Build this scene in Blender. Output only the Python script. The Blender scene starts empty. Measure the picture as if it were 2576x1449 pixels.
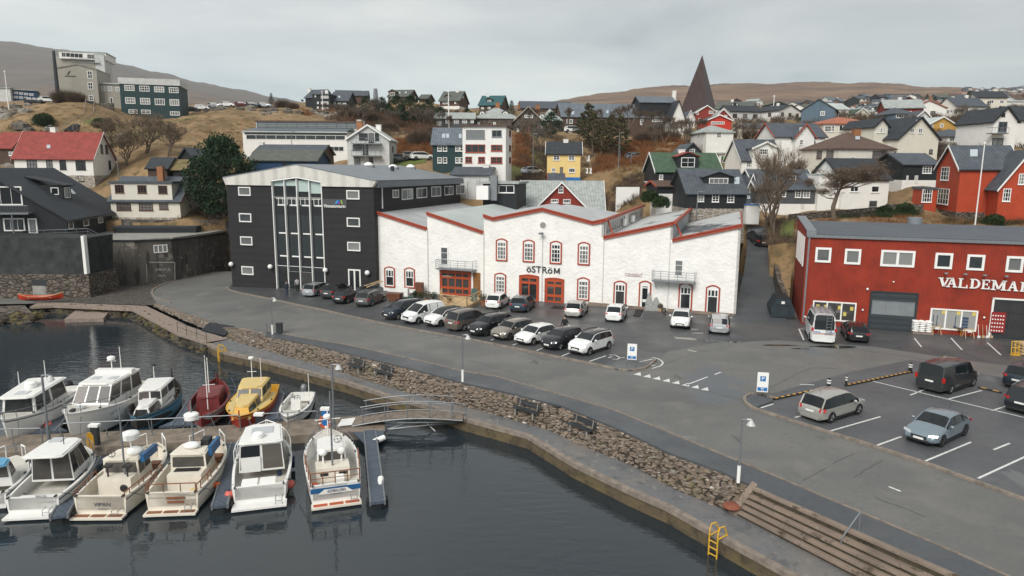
import bpy,bmesh,math,random
import numpy as np
from mathutils import Vector,Matrix
RN=random.Random(11)
C=bpy.context.scene.collection
SC=bpy.context.scene
rad=math.radians
FPX,HC,CX,CY=1750.0,14.6,1288.0,724.5
PITCH=math.atan(300.0/FPX)
cam=bpy.data.cameras.new('camera');camo=bpy.data.objects.new('camera',cam);C.objects.link(camo)
cam.sensor_width=36.0;cam.lens=36.0*FPX/2576.0;cam.clip_start=.5;cam.clip_end=12000
CM=Matrix.Translation((0,0,HC))@Matrix.Rotation(math.pi/2-PITCH,4,'X')@Matrix.Rotation(.007,4,'Z')
camo.matrix_world=CM;SC.camera=camo
SUN_EL,SUN_AZ=rad(42),rad(205)
w=bpy.data.worlds.new('World');SC.world=w;w.use_nodes=True
nt=w.node_tree;nt.nodes.clear();N=nt.nodes.new;LK=nt.links.new
def ramp(nt,stops,interp='LINEAR'):
 r=nt.nodes.new('ShaderNodeValToRGB');r.color_ramp.interpolation=interp
 el=r.color_ramp.elements
 el[0].position=stops[0][0];el[0].color=(*stops[0][1],1)
 el[1].position=stops[-1][0];el[1].color=(*stops[-1][1],1)
 for p,c in stops[1:-1]:
  e=el.new(p);e.color=(*c,1)
 return r
out=N('ShaderNodeOutputWorld');bg=N('ShaderNodeBackground');LK(bg.outputs[0],out.inputs[0])
sky=N('ShaderNodeTexSky');sky.sky_type='NISHITA';sky.sun_disc=False
sky.sun_elevation=SUN_EL;sky.sun_rotation=SUN_AZ;sky.altitude=20
tc=N('ShaderNodeTexCoord');mp=N('ShaderNodeMapping');mp.inputs['Scale'].default_value=(1.6,1.6,7.0)
LK(tc.outputs['Generated'],mp.inputs[0])
no=N('ShaderNodeTexNoise');no.inputs['Scale'].default_value=1.9;no.inputs['Detail'].default_value=8;no.inputs['Roughness'].default_value=.52
no.inputs['Distortion'].default_value=.35
LK(mp.outputs[0],no.inputs['Vector'])
sx=N('ShaderNodeSeparateXYZ');LK(tc.outputs['Generated'],sx.inputs[0])
grad=ramp(nt,[(0.0,(.66,.715,.715)),(.07,(.65,.72,.715)),(.17,(.64,.66,.635)),(.35,(.60,.605,.575)),(1,(.58,.59,.57))])
LK(sx.outputs['Z'],grad.inputs[0])
cl=ramp(nt,[(.26,(.58,.61,.65)),(.42,(.83,.85,.875)),(.56,(1.0,1.0,1.0)),(.72,(1.2,1.17,1.12))])
LK(no.outputs['Fac'],cl.inputs[0])
mul=N('ShaderNodeMix');mul.data_type='RGBA';mul.blend_type='MULTIPLY';mul.inputs['Factor'].default_value=1
LK(grad.outputs[0],mul.inputs['A']);LK(cl.outputs[0],mul.inputs['B'])
side=N('ShaderNodeMapRange');side.inputs['From Min'].default_value=-.7;side.inputs['From Max'].default_value=.65
side.inputs['To Min'].default_value=1.17;side.inputs['To Max'].default_value=.80;LK(sx.outputs['X'],side.inputs['Value'])
sc2=N('ShaderNodeVectorMath');sc2.operation='SCALE';LK(mul.outputs['Result'],sc2.inputs[0]);LK(side.outputs[0],sc2.inputs['Scale'])
s10=N('ShaderNodeVectorMath');s10.operation='SCALE';s10.inputs['Scale'].default_value=.10;LK(sky.outputs[0],s10.inputs[0])
mx=N('ShaderNodeMix');mx.data_type='RGBA';mx.inputs['Factor'].default_value=.88
LK(s10.outputs[0],mx.inputs['A']);LK(sc2.outputs[0],mx.inputs['B'])
LK(mx.outputs['Result'],bg.inputs['Color']);bg.inputs['Strength'].default_value=1.0
sl=bpy.data.lights.new('sun','SUN');sl.energy=2.3;sl.angle=rad(30);sl.color=(1.0,.96,.9)
so=bpy.data.objects.new('sun',sl);C.objects.link(so)
sd=Vector((math.sin(SUN_AZ)*math.cos(SUN_EL),math.cos(SUN_AZ)*math.cos(SUN_EL),math.sin(SUN_EL)))
so.rotation_euler=sd.to_track_quat('Z','Y').to_euler()
SC.view_settings.view_transform='Standard';SC.view_settings.look='None';SC.view_settings.exposure=0.43
SC.view_settings.gamma=1;SC.view_settings.use_curve_mapping=False
RM=CM.to_3x3()
def ray(px,py):return RM@Vector(((px-CX)/FPX,-(py-CY)/FPX,-1))
O0=Vector((0,0,HC))
def AT(px,py,Y):
 d=ray(px,py);return O0+d*(Y/d.y)
def gz(x):return 0.0 if x>-5 else .026*(x+5)
def G(px,py,z=0.0,tilt=True):
 d=ray(px,py);p=None;zz=z
 for _ in range(8):
  p=O0+d*((zz-HC)/d.z);zz=z+(gz(p.x)if tilt else 0)
 return p
def V(*a):return Vector(a)
def proj(p):
 q=RM.transposed()@(Vector(p)-O0);return(CX+FPX*q.x/-q.z,CY-FPX*q.y/-q.z)
MATS={}
def mat(name,col,rough=.6,metal=0,var=.15,scale=1.5,bump=0,bscale=25,spec=.4,wave=None,ring=None):
 if name in MATS:return MATS[name]
 m=bpy.data.materials.new(name);m.use_nodes=True;MATS[name]=m
 t=m.node_tree;b=t.nodes['Principled BSDF'];n=t.nodes.new;l=t.links.new
 b.inputs['Roughness'].default_value=rough;b.inputs['Metallic'].default_value=metal;b.inputs['Specular IOR Level'].default_value=spec
 b.inputs['Base Color'].default_value=(*col,1)
 if var or bump or wave:tcn=n('ShaderNodeTexCoord')
 if var:
  no=n('ShaderNodeTexNoise');no.inputs['Scale'].default_value=scale;no.inputs['Detail'].default_value=7;no.inputs['Roughness'].default_value=.62
  l(tcn.outputs['Object'],no.inputs['Vector'])
  r=ramp(t,[(.3,tuple(c*(1-var*1.3)for c in col)),(.7,tuple(min(.95,c*(1+var))for c in col))])
  l(no.outputs['Fac'],r.inputs[0]);l(r.outputs[0],b.inputs['Base Color'])
 h=None
 if bump:
  nb=n('ShaderNodeTexNoise');nb.inputs['Scale'].default_value=bscale;nb.inputs['Detail'].default_value=4
  l(tcn.outputs['Object'],nb.inputs['Vector']);h=(nb.outputs['Fac'],bump)
 if wave:
  mpn=n('ShaderNodeMapping');mpn.inputs['Rotation'].default_value=(0,0,-wave[0]);l(tcn.outputs['Object'],mpn.inputs[0])
  wv=n('ShaderNodeTexWave');wv.bands_direction='X' if wave[3]=='v' else 'Z';wv.inputs['Scale'].default_value=.314/wave[1]
  wv.inputs['Distortion'].default_value=0
  l(mpn.outputs[0],wv.inputs['Vector']);h=(wv.outputs['Fac'],wave[2])
  src=b.inputs['Base Color'].links[0].from_socket if b.inputs['Base Color'].links else None
  if src:
   mm=n('ShaderNodeMix');mm.data_type='RGBA';mm.blend_type='MULTIPLY';mm.inputs['Factor'].default_value=1
   rr=ramp(t,[(.0,(.82,)*3),(.5,(1,)*3)]);l(wv.outputs['Fac'],rr.inputs[0])
   l(src,mm.inputs['A']);l(rr.outputs[0],mm.inputs['B']);l(mm.outputs['Result'],b.inputs['Base Color'])
 if h:
  bp=n('ShaderNodeBump');bp.inputs['Strength'].default_value=1;bp.inputs['Distance'].default_value=h[1]
  l(h[0],bp.inputs['Height']);l(bp.outputs[0],b.inputs['Normal'])
 return m
def nodes(m):
 t=m.node_tree;return t,t.nodes.new,t.links.new,t.nodes['Principled BSDF']
def glassy(name,dark=(.012,.016,.02),light=(.16,.17,.17),lo=.55,hi=.7,rough=.06,sc=.9):
 if name in MATS:return MATS[name]
 m=mat(name,dark,rough,var=0,spec=.6);t,n,l,b=nodes(m)
 tcn=n('ShaderNodeTexCoord');oi=n('ShaderNodeObjectInfo');no=n('ShaderNodeTexNoise');no.inputs['Scale'].default_value=sc;no.inputs['Detail'].default_value=3
 l(tcn.outputs['Object'],no.inputs['Vector']);ad=n('ShaderNodeMath');ad.operation='MULTIPLY_ADD';ad.inputs[1].default_value=.35;l(no.outputs['Fac'],ad.inputs[0]);l(oi.outputs['Random'],ad.inputs[2])
 r=ramp(t,[(lo+.17,dark),(hi+.17,light)]);l(ad.outputs[0],r.inputs[0]);l(r.outputs[0],b.inputs['Base Color'])
 return m
def stones(name,cell,cols,mortar,rough=.8,depth=.03,moss=None,zs=1.0,mw=.06,brick=False):
 """natural stones: Voronoi cells with their own colour and dark joints"""
 if name in MATS:return MATS[name]
 m=mat(name,cols[0],rough,var=0);t,n,l,b=nodes(m)
 tcn=n('ShaderNodeTexCoord');mp=n('ShaderNodeMapping');mp.inputs['Scale'].default_value=(1/cell,1/cell,zs/cell);l(tcn.outputs['Object'],mp.inputs[0])
 ns=n('ShaderNodeTexNoise');ns.inputs['Scale'].default_value=1.3;l(mp.outputs[0],ns.inputs['Vector'])
 ad=n('ShaderNodeVectorMath');ad.operation='MULTIPLY_ADD';ad.inputs[1].default_value=(.35,)*3
 l(ns.outputs['Color'],ad.inputs[0]);l(mp.outputs[0],ad.inputs[2])
 a=n('ShaderNodeTexVoronoi');a.inputs['Scale'].default_value=1;a.feature='F1';l(ad.outputs[0],a.inputs['Vector'])
 e=n('ShaderNodeTexVoronoi');e.inputs['Scale'].default_value=1;e.feature='DISTANCE_TO_EDGE';l(ad.outputs[0],e.inputs['Vector'])
 sp=n('ShaderNodeSeparateColor');l(a.outputs['Color'],sp.inputs[0])
 k=len(cols);r=ramp(t,[(i/(k-1)*.98,c)for i,c in enumerate(cols)]);l(sp.outputs[0],r.inputs[0])
 re=ramp(t,[(mw*.4,(0,)*3),(mw*1.6,(1,)*3)]);l(e.outputs['Distance'],re.inputs[0])
 n2=n('ShaderNodeTexNoise');n2.inputs['Scale'].default_value=9;n2.inputs['Detail'].default_value=5;l(mp.outputs[0],n2.inputs['Vector'])
 rv=ramp(t,[(.3,(.72,)*3),(.7,(1.2,)*3)]);l(n2.outputs['Fac'],rv.inputs[0])
 mv=n('ShaderNodeMix');mv.data_type='RGBA';mv.blend_type='MULTIPLY';mv.inputs['Factor'].default_value=1;l(r.outputs[0],mv.inputs['A']);l(rv.outputs[0],mv.inputs['B'])
 mm=n('ShaderNodeMix');mm.data_type='RGBA';l(re.outputs[0],mm.inputs['Factor']);mm.inputs['A'].default_value=(*mortar,1);l(mv.outputs['Result'],mm.inputs['B'])
 last=mm.outputs['Result']
 if moss:
  nm=n('ShaderNodeTexNoise');nm.inputs['Scale'].default_value=.35;nm.inputs['Detail'].default_value=8;l(tcn.outputs['Object'],nm.inputs['Vector'])
  rm=ramp(t,[(.52,(0,)*3),(.68,(.75,)*3)]);l(nm.outputs['Fac'],rm.inputs[0])
  m3=n('ShaderNodeMix');m3.data_type='RGBA';l(rm.outputs[0],m3.inputs['Factor']);l(last,m3.inputs['A']);m3.inputs['B'].default_value=(*moss,1);last=m3.outputs['Result']
 l(last,b.inputs['Base Color'])
 rh=ramp(t,[(0,(0,)*3),(.22,(1,)*3)],'EASE');l(e.outputs['Distance'],rh.inputs[0])
 bp=n('ShaderNodeBump');bp.inputs['Distance'].default_value=depth;l(rh.outputs[0],bp.inputs['Height']);l(bp.outputs[0],b.inputs['Normal'])
 return m
def layered(name,base,patches,rough=.75,bump=.01,bscale=30,rrange=None,spec=.4,detail=9):
 """base colour with a list of (scale, lo, hi, colour, stretch) noise patches over it"""
 if name in MATS:return MATS[name]
 m=mat(name,base,rough,var=.12,scale=4,bump=bump,bscale=bscale,spec=spec);t,n,l,b=nodes(m)
 tcn=n('ShaderNodeTexCoord');last=b.inputs['Base Color'].links[0].from_socket
 for i,(s,lo,hi,c,st)in enumerate(patches):
  mp=n('ShaderNodeMapping');mp.inputs['Scale'].default_value=st;mp.inputs['Location'].default_value=(i*7.3,i*3.1,0);l(tcn.outputs['Object'],mp.inputs[0])
  no=n('ShaderNodeTexNoise');no.inputs['Scale'].default_value=s;no.inputs['Detail'].default_value=detail;no.inputs['Roughness'].default_value=.6;l(mp.outputs[0],no.inputs['Vector'])
  r=ramp(t,[(lo,(0,)*3),(hi,(1,)*3)]);l(no.outputs['Fac'],r.inputs[0])
  x=n('ShaderNodeMix');x.data_type='RGBA';l(r.outputs[0],x.inputs['Factor']);l(last,x.inputs['A']);x.inputs['B'].default_value=(*c,1);last=x.outputs['Result']
 l(last,b.inputs['Base Color'])
 if rrange:
  no=n('ShaderNodeTexNoise');no.inputs['Scale'].default_value=rrange[0];no.inputs['Detail'].default_value=6;l(tcn.outputs['Object'],no.inputs['Vector'])
  r=ramp(t,[(rrange[1],(rrange[3],)*3),(rrange[2],(rrange[4],)*3)]);l(no.outputs['Fac'],r.inputs[0]);l(r.outputs[0],b.inputs['Roughness'])
 return m
class MB:
 def __init__(s):s.v=[];s.f=[];s.m=[]
 def add(s,vs,fs,m=0):
  k=len(s.v);s.v+=[Vector(p)for p in vs]
  for f in fs:s.f.append([i+k for i in f]);s.m.append(m)
  return s
 def poly(s,pts,m=0):return s.add(pts,[list(range(len(pts)))],m)
 def obox(s,o,a,b,c,m=0):
  o,a,b,c=Vector(o),Vector(a),Vector(b),Vector(c)
  if a.cross(b).dot(c)<0:a,b=b,a
  return s.add([o,o+a,o+a+b,o+b,o+c,o+a+c,o+a+b+c,o+b+c],[(0,3,2,1),(4,5,6,7),(0,1,5,4),(1,2,6,5),(2,3,7,6),(3,0,4,7)],m)
 def box(s,a,b,m=0):return s.obox(a,(b[0]-a[0],0,0),(0,b[1]-a[1],0),(0,0,b[2]-a[2]),m)
 def prism(s,pts,vec,m=0,mcap=None):
  pts=[Vector(p)for p in pts];vec=Vector(vec);n=len(pts)
  nor=Vector((0,0,0))
  for i in range(n):nor+=pts[i].cross(pts[(i+1)%n])
  if nor.dot(vec)>0:pts=pts[::-1]
  k=len(s.v);s.v+=pts+[p+vec for p in pts]
  s.f.append([k+i for i in range(n)]);s.m.append(m)
  s.f.append([k+n+i for i in range(n)][::-1]);s.m.append(m if mcap is None else mcap)
  for i in range(n):
   j=(i+1)%n;s.f.append([k+j,k+i,k+n+i,k+n+j]);s.m.append(m)
  return s
 def slab(s,p,th,m=0):
  p=[Vector(q)for q in p];nr=(p[1]-p[0]).cross(p[2]-p[0]).normalized()
  if nr.z<0:nr=-nr
  return s.prism(p,nr*th,m)
 def tube(s,pts,r,n=6,m=0,r1=None):
  pts=[Vector(p)for p in pts];K=len(pts);k0=len(s.v)
  for i,p in enumerate(pts):
   d=(pts[min(i+1,K-1)]-pts[max(i-1,0)]).normalized();up=Vector((0,0,1))if abs(d.z)<.9 else Vector((1,0,0))
   a=d.cross(up).normalized();b=d.cross(a);rr=r if r1 is None else r+(r1-r)*i/(K-1)
   for j in range(n):
    t=2*math.pi*j/n;s.v.append(p+a*(math.cos(t)*rr)+b*(math.sin(t)*rr))
  for i in range(K-1):
   for j in range(n):
    q=k0+i*n;s.f.append([q+j,q+(j+1)%n,q+n+(j+1)%n,q+n+j]);s.m.append(m)
  s.f.append([k0+j for j in range(n)][::-1]);s.m.append(m);s.f.append([k0+(K-1)*n+j for j in range(n)]);s.m.append(m)
  return s
 def cyl(s,p0,p1,r0,r1=None,n=12,m=0):return s.tube([p0,p1],r0,n,m,r0 if r1 is None else r1)
 def ball(s,c,r,n=8,m=0,sc=(1,1,1),top=math.pi,jit=0):
  c=Vector(c);k0=len(s.v);rows=max(3,n//2)
  for i in range(rows+1):
   a=top*i/rows
   for j in range(n):
    t=2*math.pi*j/n;q=r*(1+(RN.uniform(-jit,jit)if jit else 0))
    s.v.append(c+Vector((math.sin(a)*math.cos(t)*q*sc[0],math.sin(a)*math.sin(t)*q*sc[1],math.cos(a)*q*sc[2])))
  for i in range(rows):
   for j in range(n):
    q=k0+i*n;s.f.append([q+j,q+n+j,q+n+(j+1)%n,q+(j+1)%n]);s.m.append(m)
  return s
 def tf(s,M):
  s.v=[M@p for p in s.v];return s
 def build(s,name,mats,parent=None,smooth=0,world=True,loc=None):
  if not isinstance(mats,(list,tuple)):mats=[mats]
  off=Vector((0,0,0))
  if world:off=parent_world(parent)if parent else(Vector(loc)if loc is not None else Vector((0,0,0)))
  me=bpy.data.meshes.new(name);me.from_pydata([tuple(p-off)for p in s.v],[],s.f)
  for m in mats:me.materials.append(m)
  me.polygons.foreach_set('material_index',s.m)
  bm=bmesh.new();bm.from_mesh(me)
  if smooth:bmesh.ops.remove_doubles(bm,verts=bm.verts,dist=.0005)
  bmesh.ops.recalc_face_normals(bm,faces=bm.faces)
  if smooth:
   for f in bm.faces:f.smooth=True
   for e in bm.edges:
    if len(e.link_faces)==2 and e.calc_face_angle(0)>rad(smooth):e.smooth=False
  bm.to_mesh(me);bm.free();me.update()
  o=bpy.data.objects.new(name,me);C.objects.link(o)
  if parent:o.parent=parent
  elif loc is not None:o.location=loc
  return o
def parent_world(o):
 p=Vector((0,0,0))
 while o:p+=Vector(o.location);o=o.parent
 return p
def tag(o,label=None,cat=None,group=None,kind=None):
 if label:o['label']=label
 if cat:o['category']=cat
 if group:o['group']=group
 if kind:o['kind']=kind
 return o
def thing(name,label,cat,loc=(0,0,0),rz=0,group=None):
 o=bpy.data.objects.new(name,None);C.objects.link(o);o.location=loc;o.rotation_euler=(0,0,rz);o.empty_display_size=.3
 return tag(o,label,cat,group)
def copy_tree(o,parent=None):
 c=o.copy();C.objects.link(c);c.parent=parent
 for ch in list(o.children):copy_tree(ch,c)
 return c
class Fac:
 def __init__(s,A,yaw,dep=None,flip=False):
  s.A=Vector((A[0],A[1],0));s.yaw=yaw;s.e=V(math.cos(yaw),math.sin(yaw),0)
  s.n=V(math.sin(yaw),-math.cos(yaw),0)*(-1 if flip else 1);s.d=(Vector(dep)if dep else-s.n)
 def P(s,u,z,o=0,d=0):return s.A+s.e*u+V(0,0,z)+s.n*o+s.d*d
 def uz(s,px,py,o=0):
  r=ray(px,py);A=s.A+s.n*o;t=(A-O0).dot(s.n)/r.dot(s.n);q=O0+r*t;return(q-s.A).dot(s.e),q.z
 def right(s,u):return Fac(s.P(u,0),math.atan2(s.d.y,s.d.x))
 def left(s,u=0):return Fac(s.P(u,0),math.atan2(s.d.y,s.d.x),flip=True)
 def box(s,mb,u0,z0,u1,z1,o0,o1,m=0):return mb.obox(s.P(u0,z0,o0),s.e*(u1-u0),V(0,0,z1-z0),s.n*(o1-o0),m)
def rect(f,px,py,w,h):
 u0,_=f.uz(px-w/2,py);u1,_=f.uz(px+w/2,py);_,z1=f.uz(px,py-h/2);_,z0=f.uz(px,py+h/2)
 return min(u0,u1),z0,max(u0,u1),z1
def window(par,f,r,nx=2,nz=2,fm=None,gm=None,fw=.09,mw=.045,out=.06,sub=False,name='window',sill=False,split=None,arch=0,surround=None,glass_o=.012):
 u0,z0,u1,z1=r;fm=fm or MATS['white_frame'];gm=gm or MATS['window_glass'];fr=MB()
 for a in((u0,z0,u0+fw,z1),(u1-fw,z0,u1,z1),(u0+fw,z0,u1-fw,z0+fw),(u0+fw,z1-fw,u1-fw,z1)):f.box(fr,*a,-.05,out)
 for i in range(1,nx):
  u=u0+(u1-u0)*i/nx;f.box(fr,u-mw/2,z0+fw,u+mw/2,z1-fw,-.05,out*.8)
 for i in range(1,nz):
  z=z0+(z1-z0)*i/nz;f.box(fr,u0+fw,z-mw/2,u1-fw,z+mw/2,-.05,out*.7)
 if split:
  for q in split:
   z=z0+(z1-z0)*q;f.box(fr,u0+fw,z-mw,u1-fw,z+mw,-.05,out*.9)
 if sill:f.box(fr,u0-.06,z0-.07,u1+.06,z0,-.05,out+.07)
 gp=MB();f.box(gp,u0+.01,z0+.01,u1-.01,z1-.01,-.06,glass_o)
 if sub:
  g=gp.build(name,gm,par);k=fr.build('frame',fm,g)
  if surround:
   s=MB();sw,smt=surround;n=6;iw=u1-u0;pts=[]
   for i in range(n+1):
    t=i/n;pts.append((u0+iw*t,z1+arch*math.sin(math.pi*t)))
   outer=[(u0-sw,z0-sw*.8),(u0-sw,z1)]+[(u0-sw+(iw+2*sw)*i/n,z1+sw*.8+arch*1.2*math.sin(math.pi*i/n))for i in range(n+1)]+[(u1+sw,z1),(u1+sw,z0-sw*.8)]
   f.box(s,u0-sw,z0-sw,u0,z1+.02,-.03,.1);f.box(s,u1,z0-sw,u1+sw,z1+.02,-.03,.1);f.box(s,u0,z0-sw,u1,z0,-.03,.12)
   for i in range(n):
    a0,a1=u0-sw+(iw+2*sw)*i/n,u0-sw+(iw+2*sw)*(i+1)/n
    b0,b1=z1+.02+arch*math.sin(math.pi*i/n),z1+.02+arch*math.sin(math.pi*(i+1)/n)
    s.prism([f.P(a0,b0,-.03),f.P(a1,b1,-.03),f.P(a1,b1+sw*.9,-.03),f.P(a0,b0+sw*.9,-.03)],f.n*.13)
   s.build('surround',smt,g)
   if arch:
    t=MB()
    for i in range(n):
     a0,a1=u0+iw*i/n,u0+iw*(i+1)/n
     t.prism([f.P(a0,z1,-.05),f.P(a1,z1,-.05),f.P(a1,z1+.03+arch*math.sin(math.pi*(i+1)/n),-.05),f.P(a0,z1+.03+arch*math.sin(math.pi*i/n),-.05)],f.n*.1)
    t.build('transom',fm,g)
  return g
 k=len(fr.v);fr.v+=gp.v;fr.f+=[[i+k for i in q]for q in gp.f];fr.m+=[1]*len(gp.f)
 return fr.build(name,[fm,gm],par)
def text(par,s,f,px,py,hpx,m,name='lettering',o=.03,ext=.02,wpx=None,sx=1,bold=0,align=0,vert=False):
 cu=bpy.data.curves.new(name,'FONT');cu.body=s;cu.extrude=ext;cu.align_x='CENTER';cu.align_y='CENTER';cu.offset=bold
 cu.resolution_u=3;to=bpy.data.objects.new('t',cu);C.objects.link(to);bpy.context.view_layer.update()
 me=bpy.data.meshes.new_from_object(to);bpy.data.objects.remove(to);me.name=name
 xs=[v.co.x for v in me.vertices];ys=[v.co.y for v in me.vertices];cw=max(xs)-min(xs);chh=max(ys)-min(ys);cx=(max(xs)+min(xs))/2;cy=(max(ys)+min(ys))/2
 u,z=f.uz(px,py);_,zt=f.uz(px,py-hpx/2);_,zb=f.uz(px,py+hpx/2);h=zt-zb;k=h/chh
 if wpx:
  ua,_=f.uz(px-wpx/2,py);ub,_=f.uz(px+wpx/2,py);kx=abs(ub-ua)/cw
 else:kx=k
 base=parent_world(par)
 for v in me.vertices:
  v.co=f.P(u+(v.co.x-cx)*kx,z+(v.co.y-cy)*k,o+v.co.z*k)-base
 me.materials.clear();me.materials.append(m);ob=bpy.data.objects.new(name,me);C.objects.link(ob);ob.parent=par
 return ob
mat('white_frame',(.78,.78,.76),.45,var=.04)
glassy('window_glass')
glassy('shop_glass',(.02,.024,.026),(.06,.058,.055),.3,.9,.04,1.3)
glassy('car_glass',(.008,.011,.013),(.02,.024,.027),.4,.8,.03,2)
glassy('blind_glass',(.02,.025,.03),(.22,.225,.22),.3,.8,.1,.8)
mat('white_stucco',(.80,.79,.765),.9,var=.07,scale=.8,bump=.075,bscale=3.2)
mat('red_trim',(.36,.065,.035),.5,var=.12)
mat('orange_red',(.42,.075,.025),.45,var=.1)
mat('black_rubber',(.012,.012,.013),.7,var=.1)
mat('galvanised',(.22,.235,.25),.5,.5,var=.12,scale=5)
mat('chrome',(.55,.56,.57),.25,1,var=0)
mat('dark_metal',(.04,.045,.05),.5,.3)
mat('concrete',(.27,.26,.24),.85,var=.25,scale=1.2,bump=.01)
mat('kerb_stone',(.22,.185,.155),.85,var=.3,scale=2.5,bump=.01)
mat('white_paint',(.62,.63,.61),.65,var=.22,scale=6)
mat('weathered_wood',(.26,.205,.17),.8,var=.28,scale=3,bump=.005)
mat('pale_wood',(.50,.36,.20),.7,var=.2,scale=4)
mat('brown_wood',(.14,.055,.03),.5,var=.25,scale=4)
mat('black_paint',(.014,.016,.019),.6,var=.15)
mat('yellow_paint',(.62,.36,.03),.5,var=.15,scale=4)
mat('plate_white',(.75,.75,.72),.5,var=0)
mat('blue_sign',(.02,.15,.42),.5,var=0)
mat('terracotta',(.30,.13,.06),.8)
mat('plant_green',(.035,.07,.02),.8,var=.3,scale=9)
mat('lamp_white',(.8,.8,.78),.35,var=0)
mat('bark',(.13,.10,.075),.9,var=.25,scale=3)
m=layered('asphalt',(.138,.138,.132),[(.06,.45,.65,(.108,.11,.108),(1,2.2,1)),(.35,.50,.66,(.16,.154,.143),(1,1,1)),(1.6,.60,.74,(.10,.10,.098),(1,1,1)),(.10,.58,.60,(.115,.124,.134),(1,.5,1)),(.5,.66,.68,(.085,.085,.085),(1,.35,1)),(9,.62,.7,(.18,.175,.165),(1,1,1))],.7,.006,60,(.09,.45,.65,.75,.42))
layered('lot_asphalt',(.085,.089,.096),[(.16,.45,.66,(.105,.108,.112),(1,1.6,1)),(.8,.58,.72,(.065,.068,.074),(1,1,1)),(.3,.62,.66,(.13,.135,.14),(1,.5,1)),(7,.64,.7,(.13,.13,.13),(1,1,1))],.5,.004,60,(.2,.38,.62,.38,.65))
layered('wet_asphalt',(.062,.065,.070),[(.22,.48,.66,(.078,.080,.082),(1,1.6,1)),(1.1,.60,.72,(.042,.045,.05),(1,1,1)),(.09,.5,.6,(.088,.088,.088),(1,.6,1))],.5,.004,60,(.25,.38,.62,.34,.6))
layered('side_asphalt',(.070,.077,.085),[(.25,.5,.7,(.088,.092,.095),(1,2,1)),(2.5,.6,.75,(.055,.058,.062),(1,1,1))],.5,.004,60,(.3,.4,.6,.55,.35))
stones('slope_stones',.42,[(.105,.075,.055),(.17,.125,.09),(.21,.16,.12),(.14,.105,.08),(.25,.20,.155)],(.022,.018,.013),depth=.12,moss=(.085,.075,.03),mw=.09)
stones('cobbles',.32,[(.075,.065,.058),(.11,.095,.085),(.15,.125,.105)],(.03,.026,.022),depth=.04,mw=.09)
stones('paving',.7,[(.135,.125,.118),(.165,.15,.14),(.15,.14,.135)],(.10,.09,.08),.7,.006,mw=.03)
stones('basalt_wall',.75,[(.085,.07,.055),(.13,.11,.09),(.17,.14,.115),(.10,.08,.065)],(.025,.02,.016),depth=.06,zs=1.7,mw=.06)
stones('plinth_stone',.8,[(.24,.21,.17),(.32,.28,.23),(.19,.165,.14)],(.48,.46,.42),depth=.02,zs=1.6,mw=.05)
layered('old_concrete',(.115,.104,.09),[(.25,.42,.6,(.06,.053,.047),(1,1,.3)),(.5,.55,.62,(.17,.155,.135),(1,1,1.4)),(1.6,.52,.62,(.04,.036,.032),(1,1,.2)),(.9,.62,.68,(.24,.225,.20),(1,1,.8))],.9,.05,5)
layered('quay_side',(.105,.08,.05),[(.6,.45,.65,(.13,.10,.045),(1,1,3)),(1.5,.5,.7,(.03,.026,.02),(1,1,1))],.8,.04,6)
layered('promenade_paving',(.135,.138,.142),[(.3,.5,.66,(.18,.165,.15),(1,1,1)),(.8,.56,.62,(.10,.102,.106),(1,1,1)),(2.5,.60,.63,(.20,.19,.175),(1,.4,1)),(4,.64,.68,(.07,.068,.06),(1,1,1))],.5,.006,20,(.3,.4,.6,.6,.4))
layered('step_concrete',(.25,.195,.155),[(.5,.45,.65,(.165,.13,.105),(1,1,1)),(1.8,.55,.68,(.075,.055,.04),(1,1,1)),(3,.64,.72,(.36,.31,.26),(1,1,1))],.9,.02,15)
def planks(name,c,yaw,pitch=.14):return mat(name,c,.75,var=.22,scale=2.2,wave=(yaw,pitch,.01,'v'))
def sheet(name,px,z,m,tilt=True,thick=0,world=None,kind='structure'):
 pts=[G(x,y,z,tilt)for x,y in px]if world is None else[V(x,y,z)for x,y in world]
 bm=bmesh.new();vs=[bm.verts.new((p.x,p.y,0))for p in pts];f=bm.faces.new(vs);bm.normal_update();bmesh.ops.triangulate(bm,faces=[f])
 if tilt:
  bmesh.ops.bisect_plane(bm,geom=bm.verts[:]+bm.edges[:]+bm.faces[:],plane_co=(-5,0,0),plane_no=(1,0,0))
 if thick:
  r=bmesh.ops.extrude_face_region(bm,geom=bm.faces[:]);dn=[g for g in r['geom']if isinstance(g,bmesh.types.BMVert)]
  for v in dn:v.co.z=-thick
 for v in bm.verts:v.co.z+=z+(gz(v.co.x)if tilt else 0)
 bmesh.ops.recalc_face_normals(bm,faces=bm.faces)
 if not thick:
  for f in bm.faces:
   if f.normal.z<0:f.normal_flip()
 me=bpy.data.meshes.new(name);bm.to_mesh(me);bm.free();me.materials.append(m)
 o=bpy.data.objects.new(name,me);C.objects.link(o)
 if kind:o['kind']=kind
 return o
ZP,ZW=-1.15,-1.95
T=[(396,764),(532,809),(670,845),(790,868),(872,888),(1030,926),(1167,963),(1292,990),(1417,1022),(1560,1080),(1692,1142),(1811,1184),(1911,1230),(2348,1422),(2576,1530)]
B=[(382,769),(572,853),(636,872),(813,922),(1038,992),(1207,1032),(1267,1050),(1375,1080),(1492,1132),(1592,1172),(1705,1234),(1857,1296)]
Q=[(522,866),(563,886),(671,910),(870,962),(973,996),(1100,1030),(1160,1052),(1327,1097),(1442,1167),(1580,1234),(1677,1276),(1831,1362),(1990,1449),(2160,1540)]
tp=[G(*p)for p in T]
road_pts=[(p.x,p.y)for p in tp]+[(60,tp[-1].y-6),(85,20),(85,104),(-80,104),(-80,80.5),(tp[0].x-2,79.3)]
sheet('road',None,0,MATS['asphalt'],world=road_pts)
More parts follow.
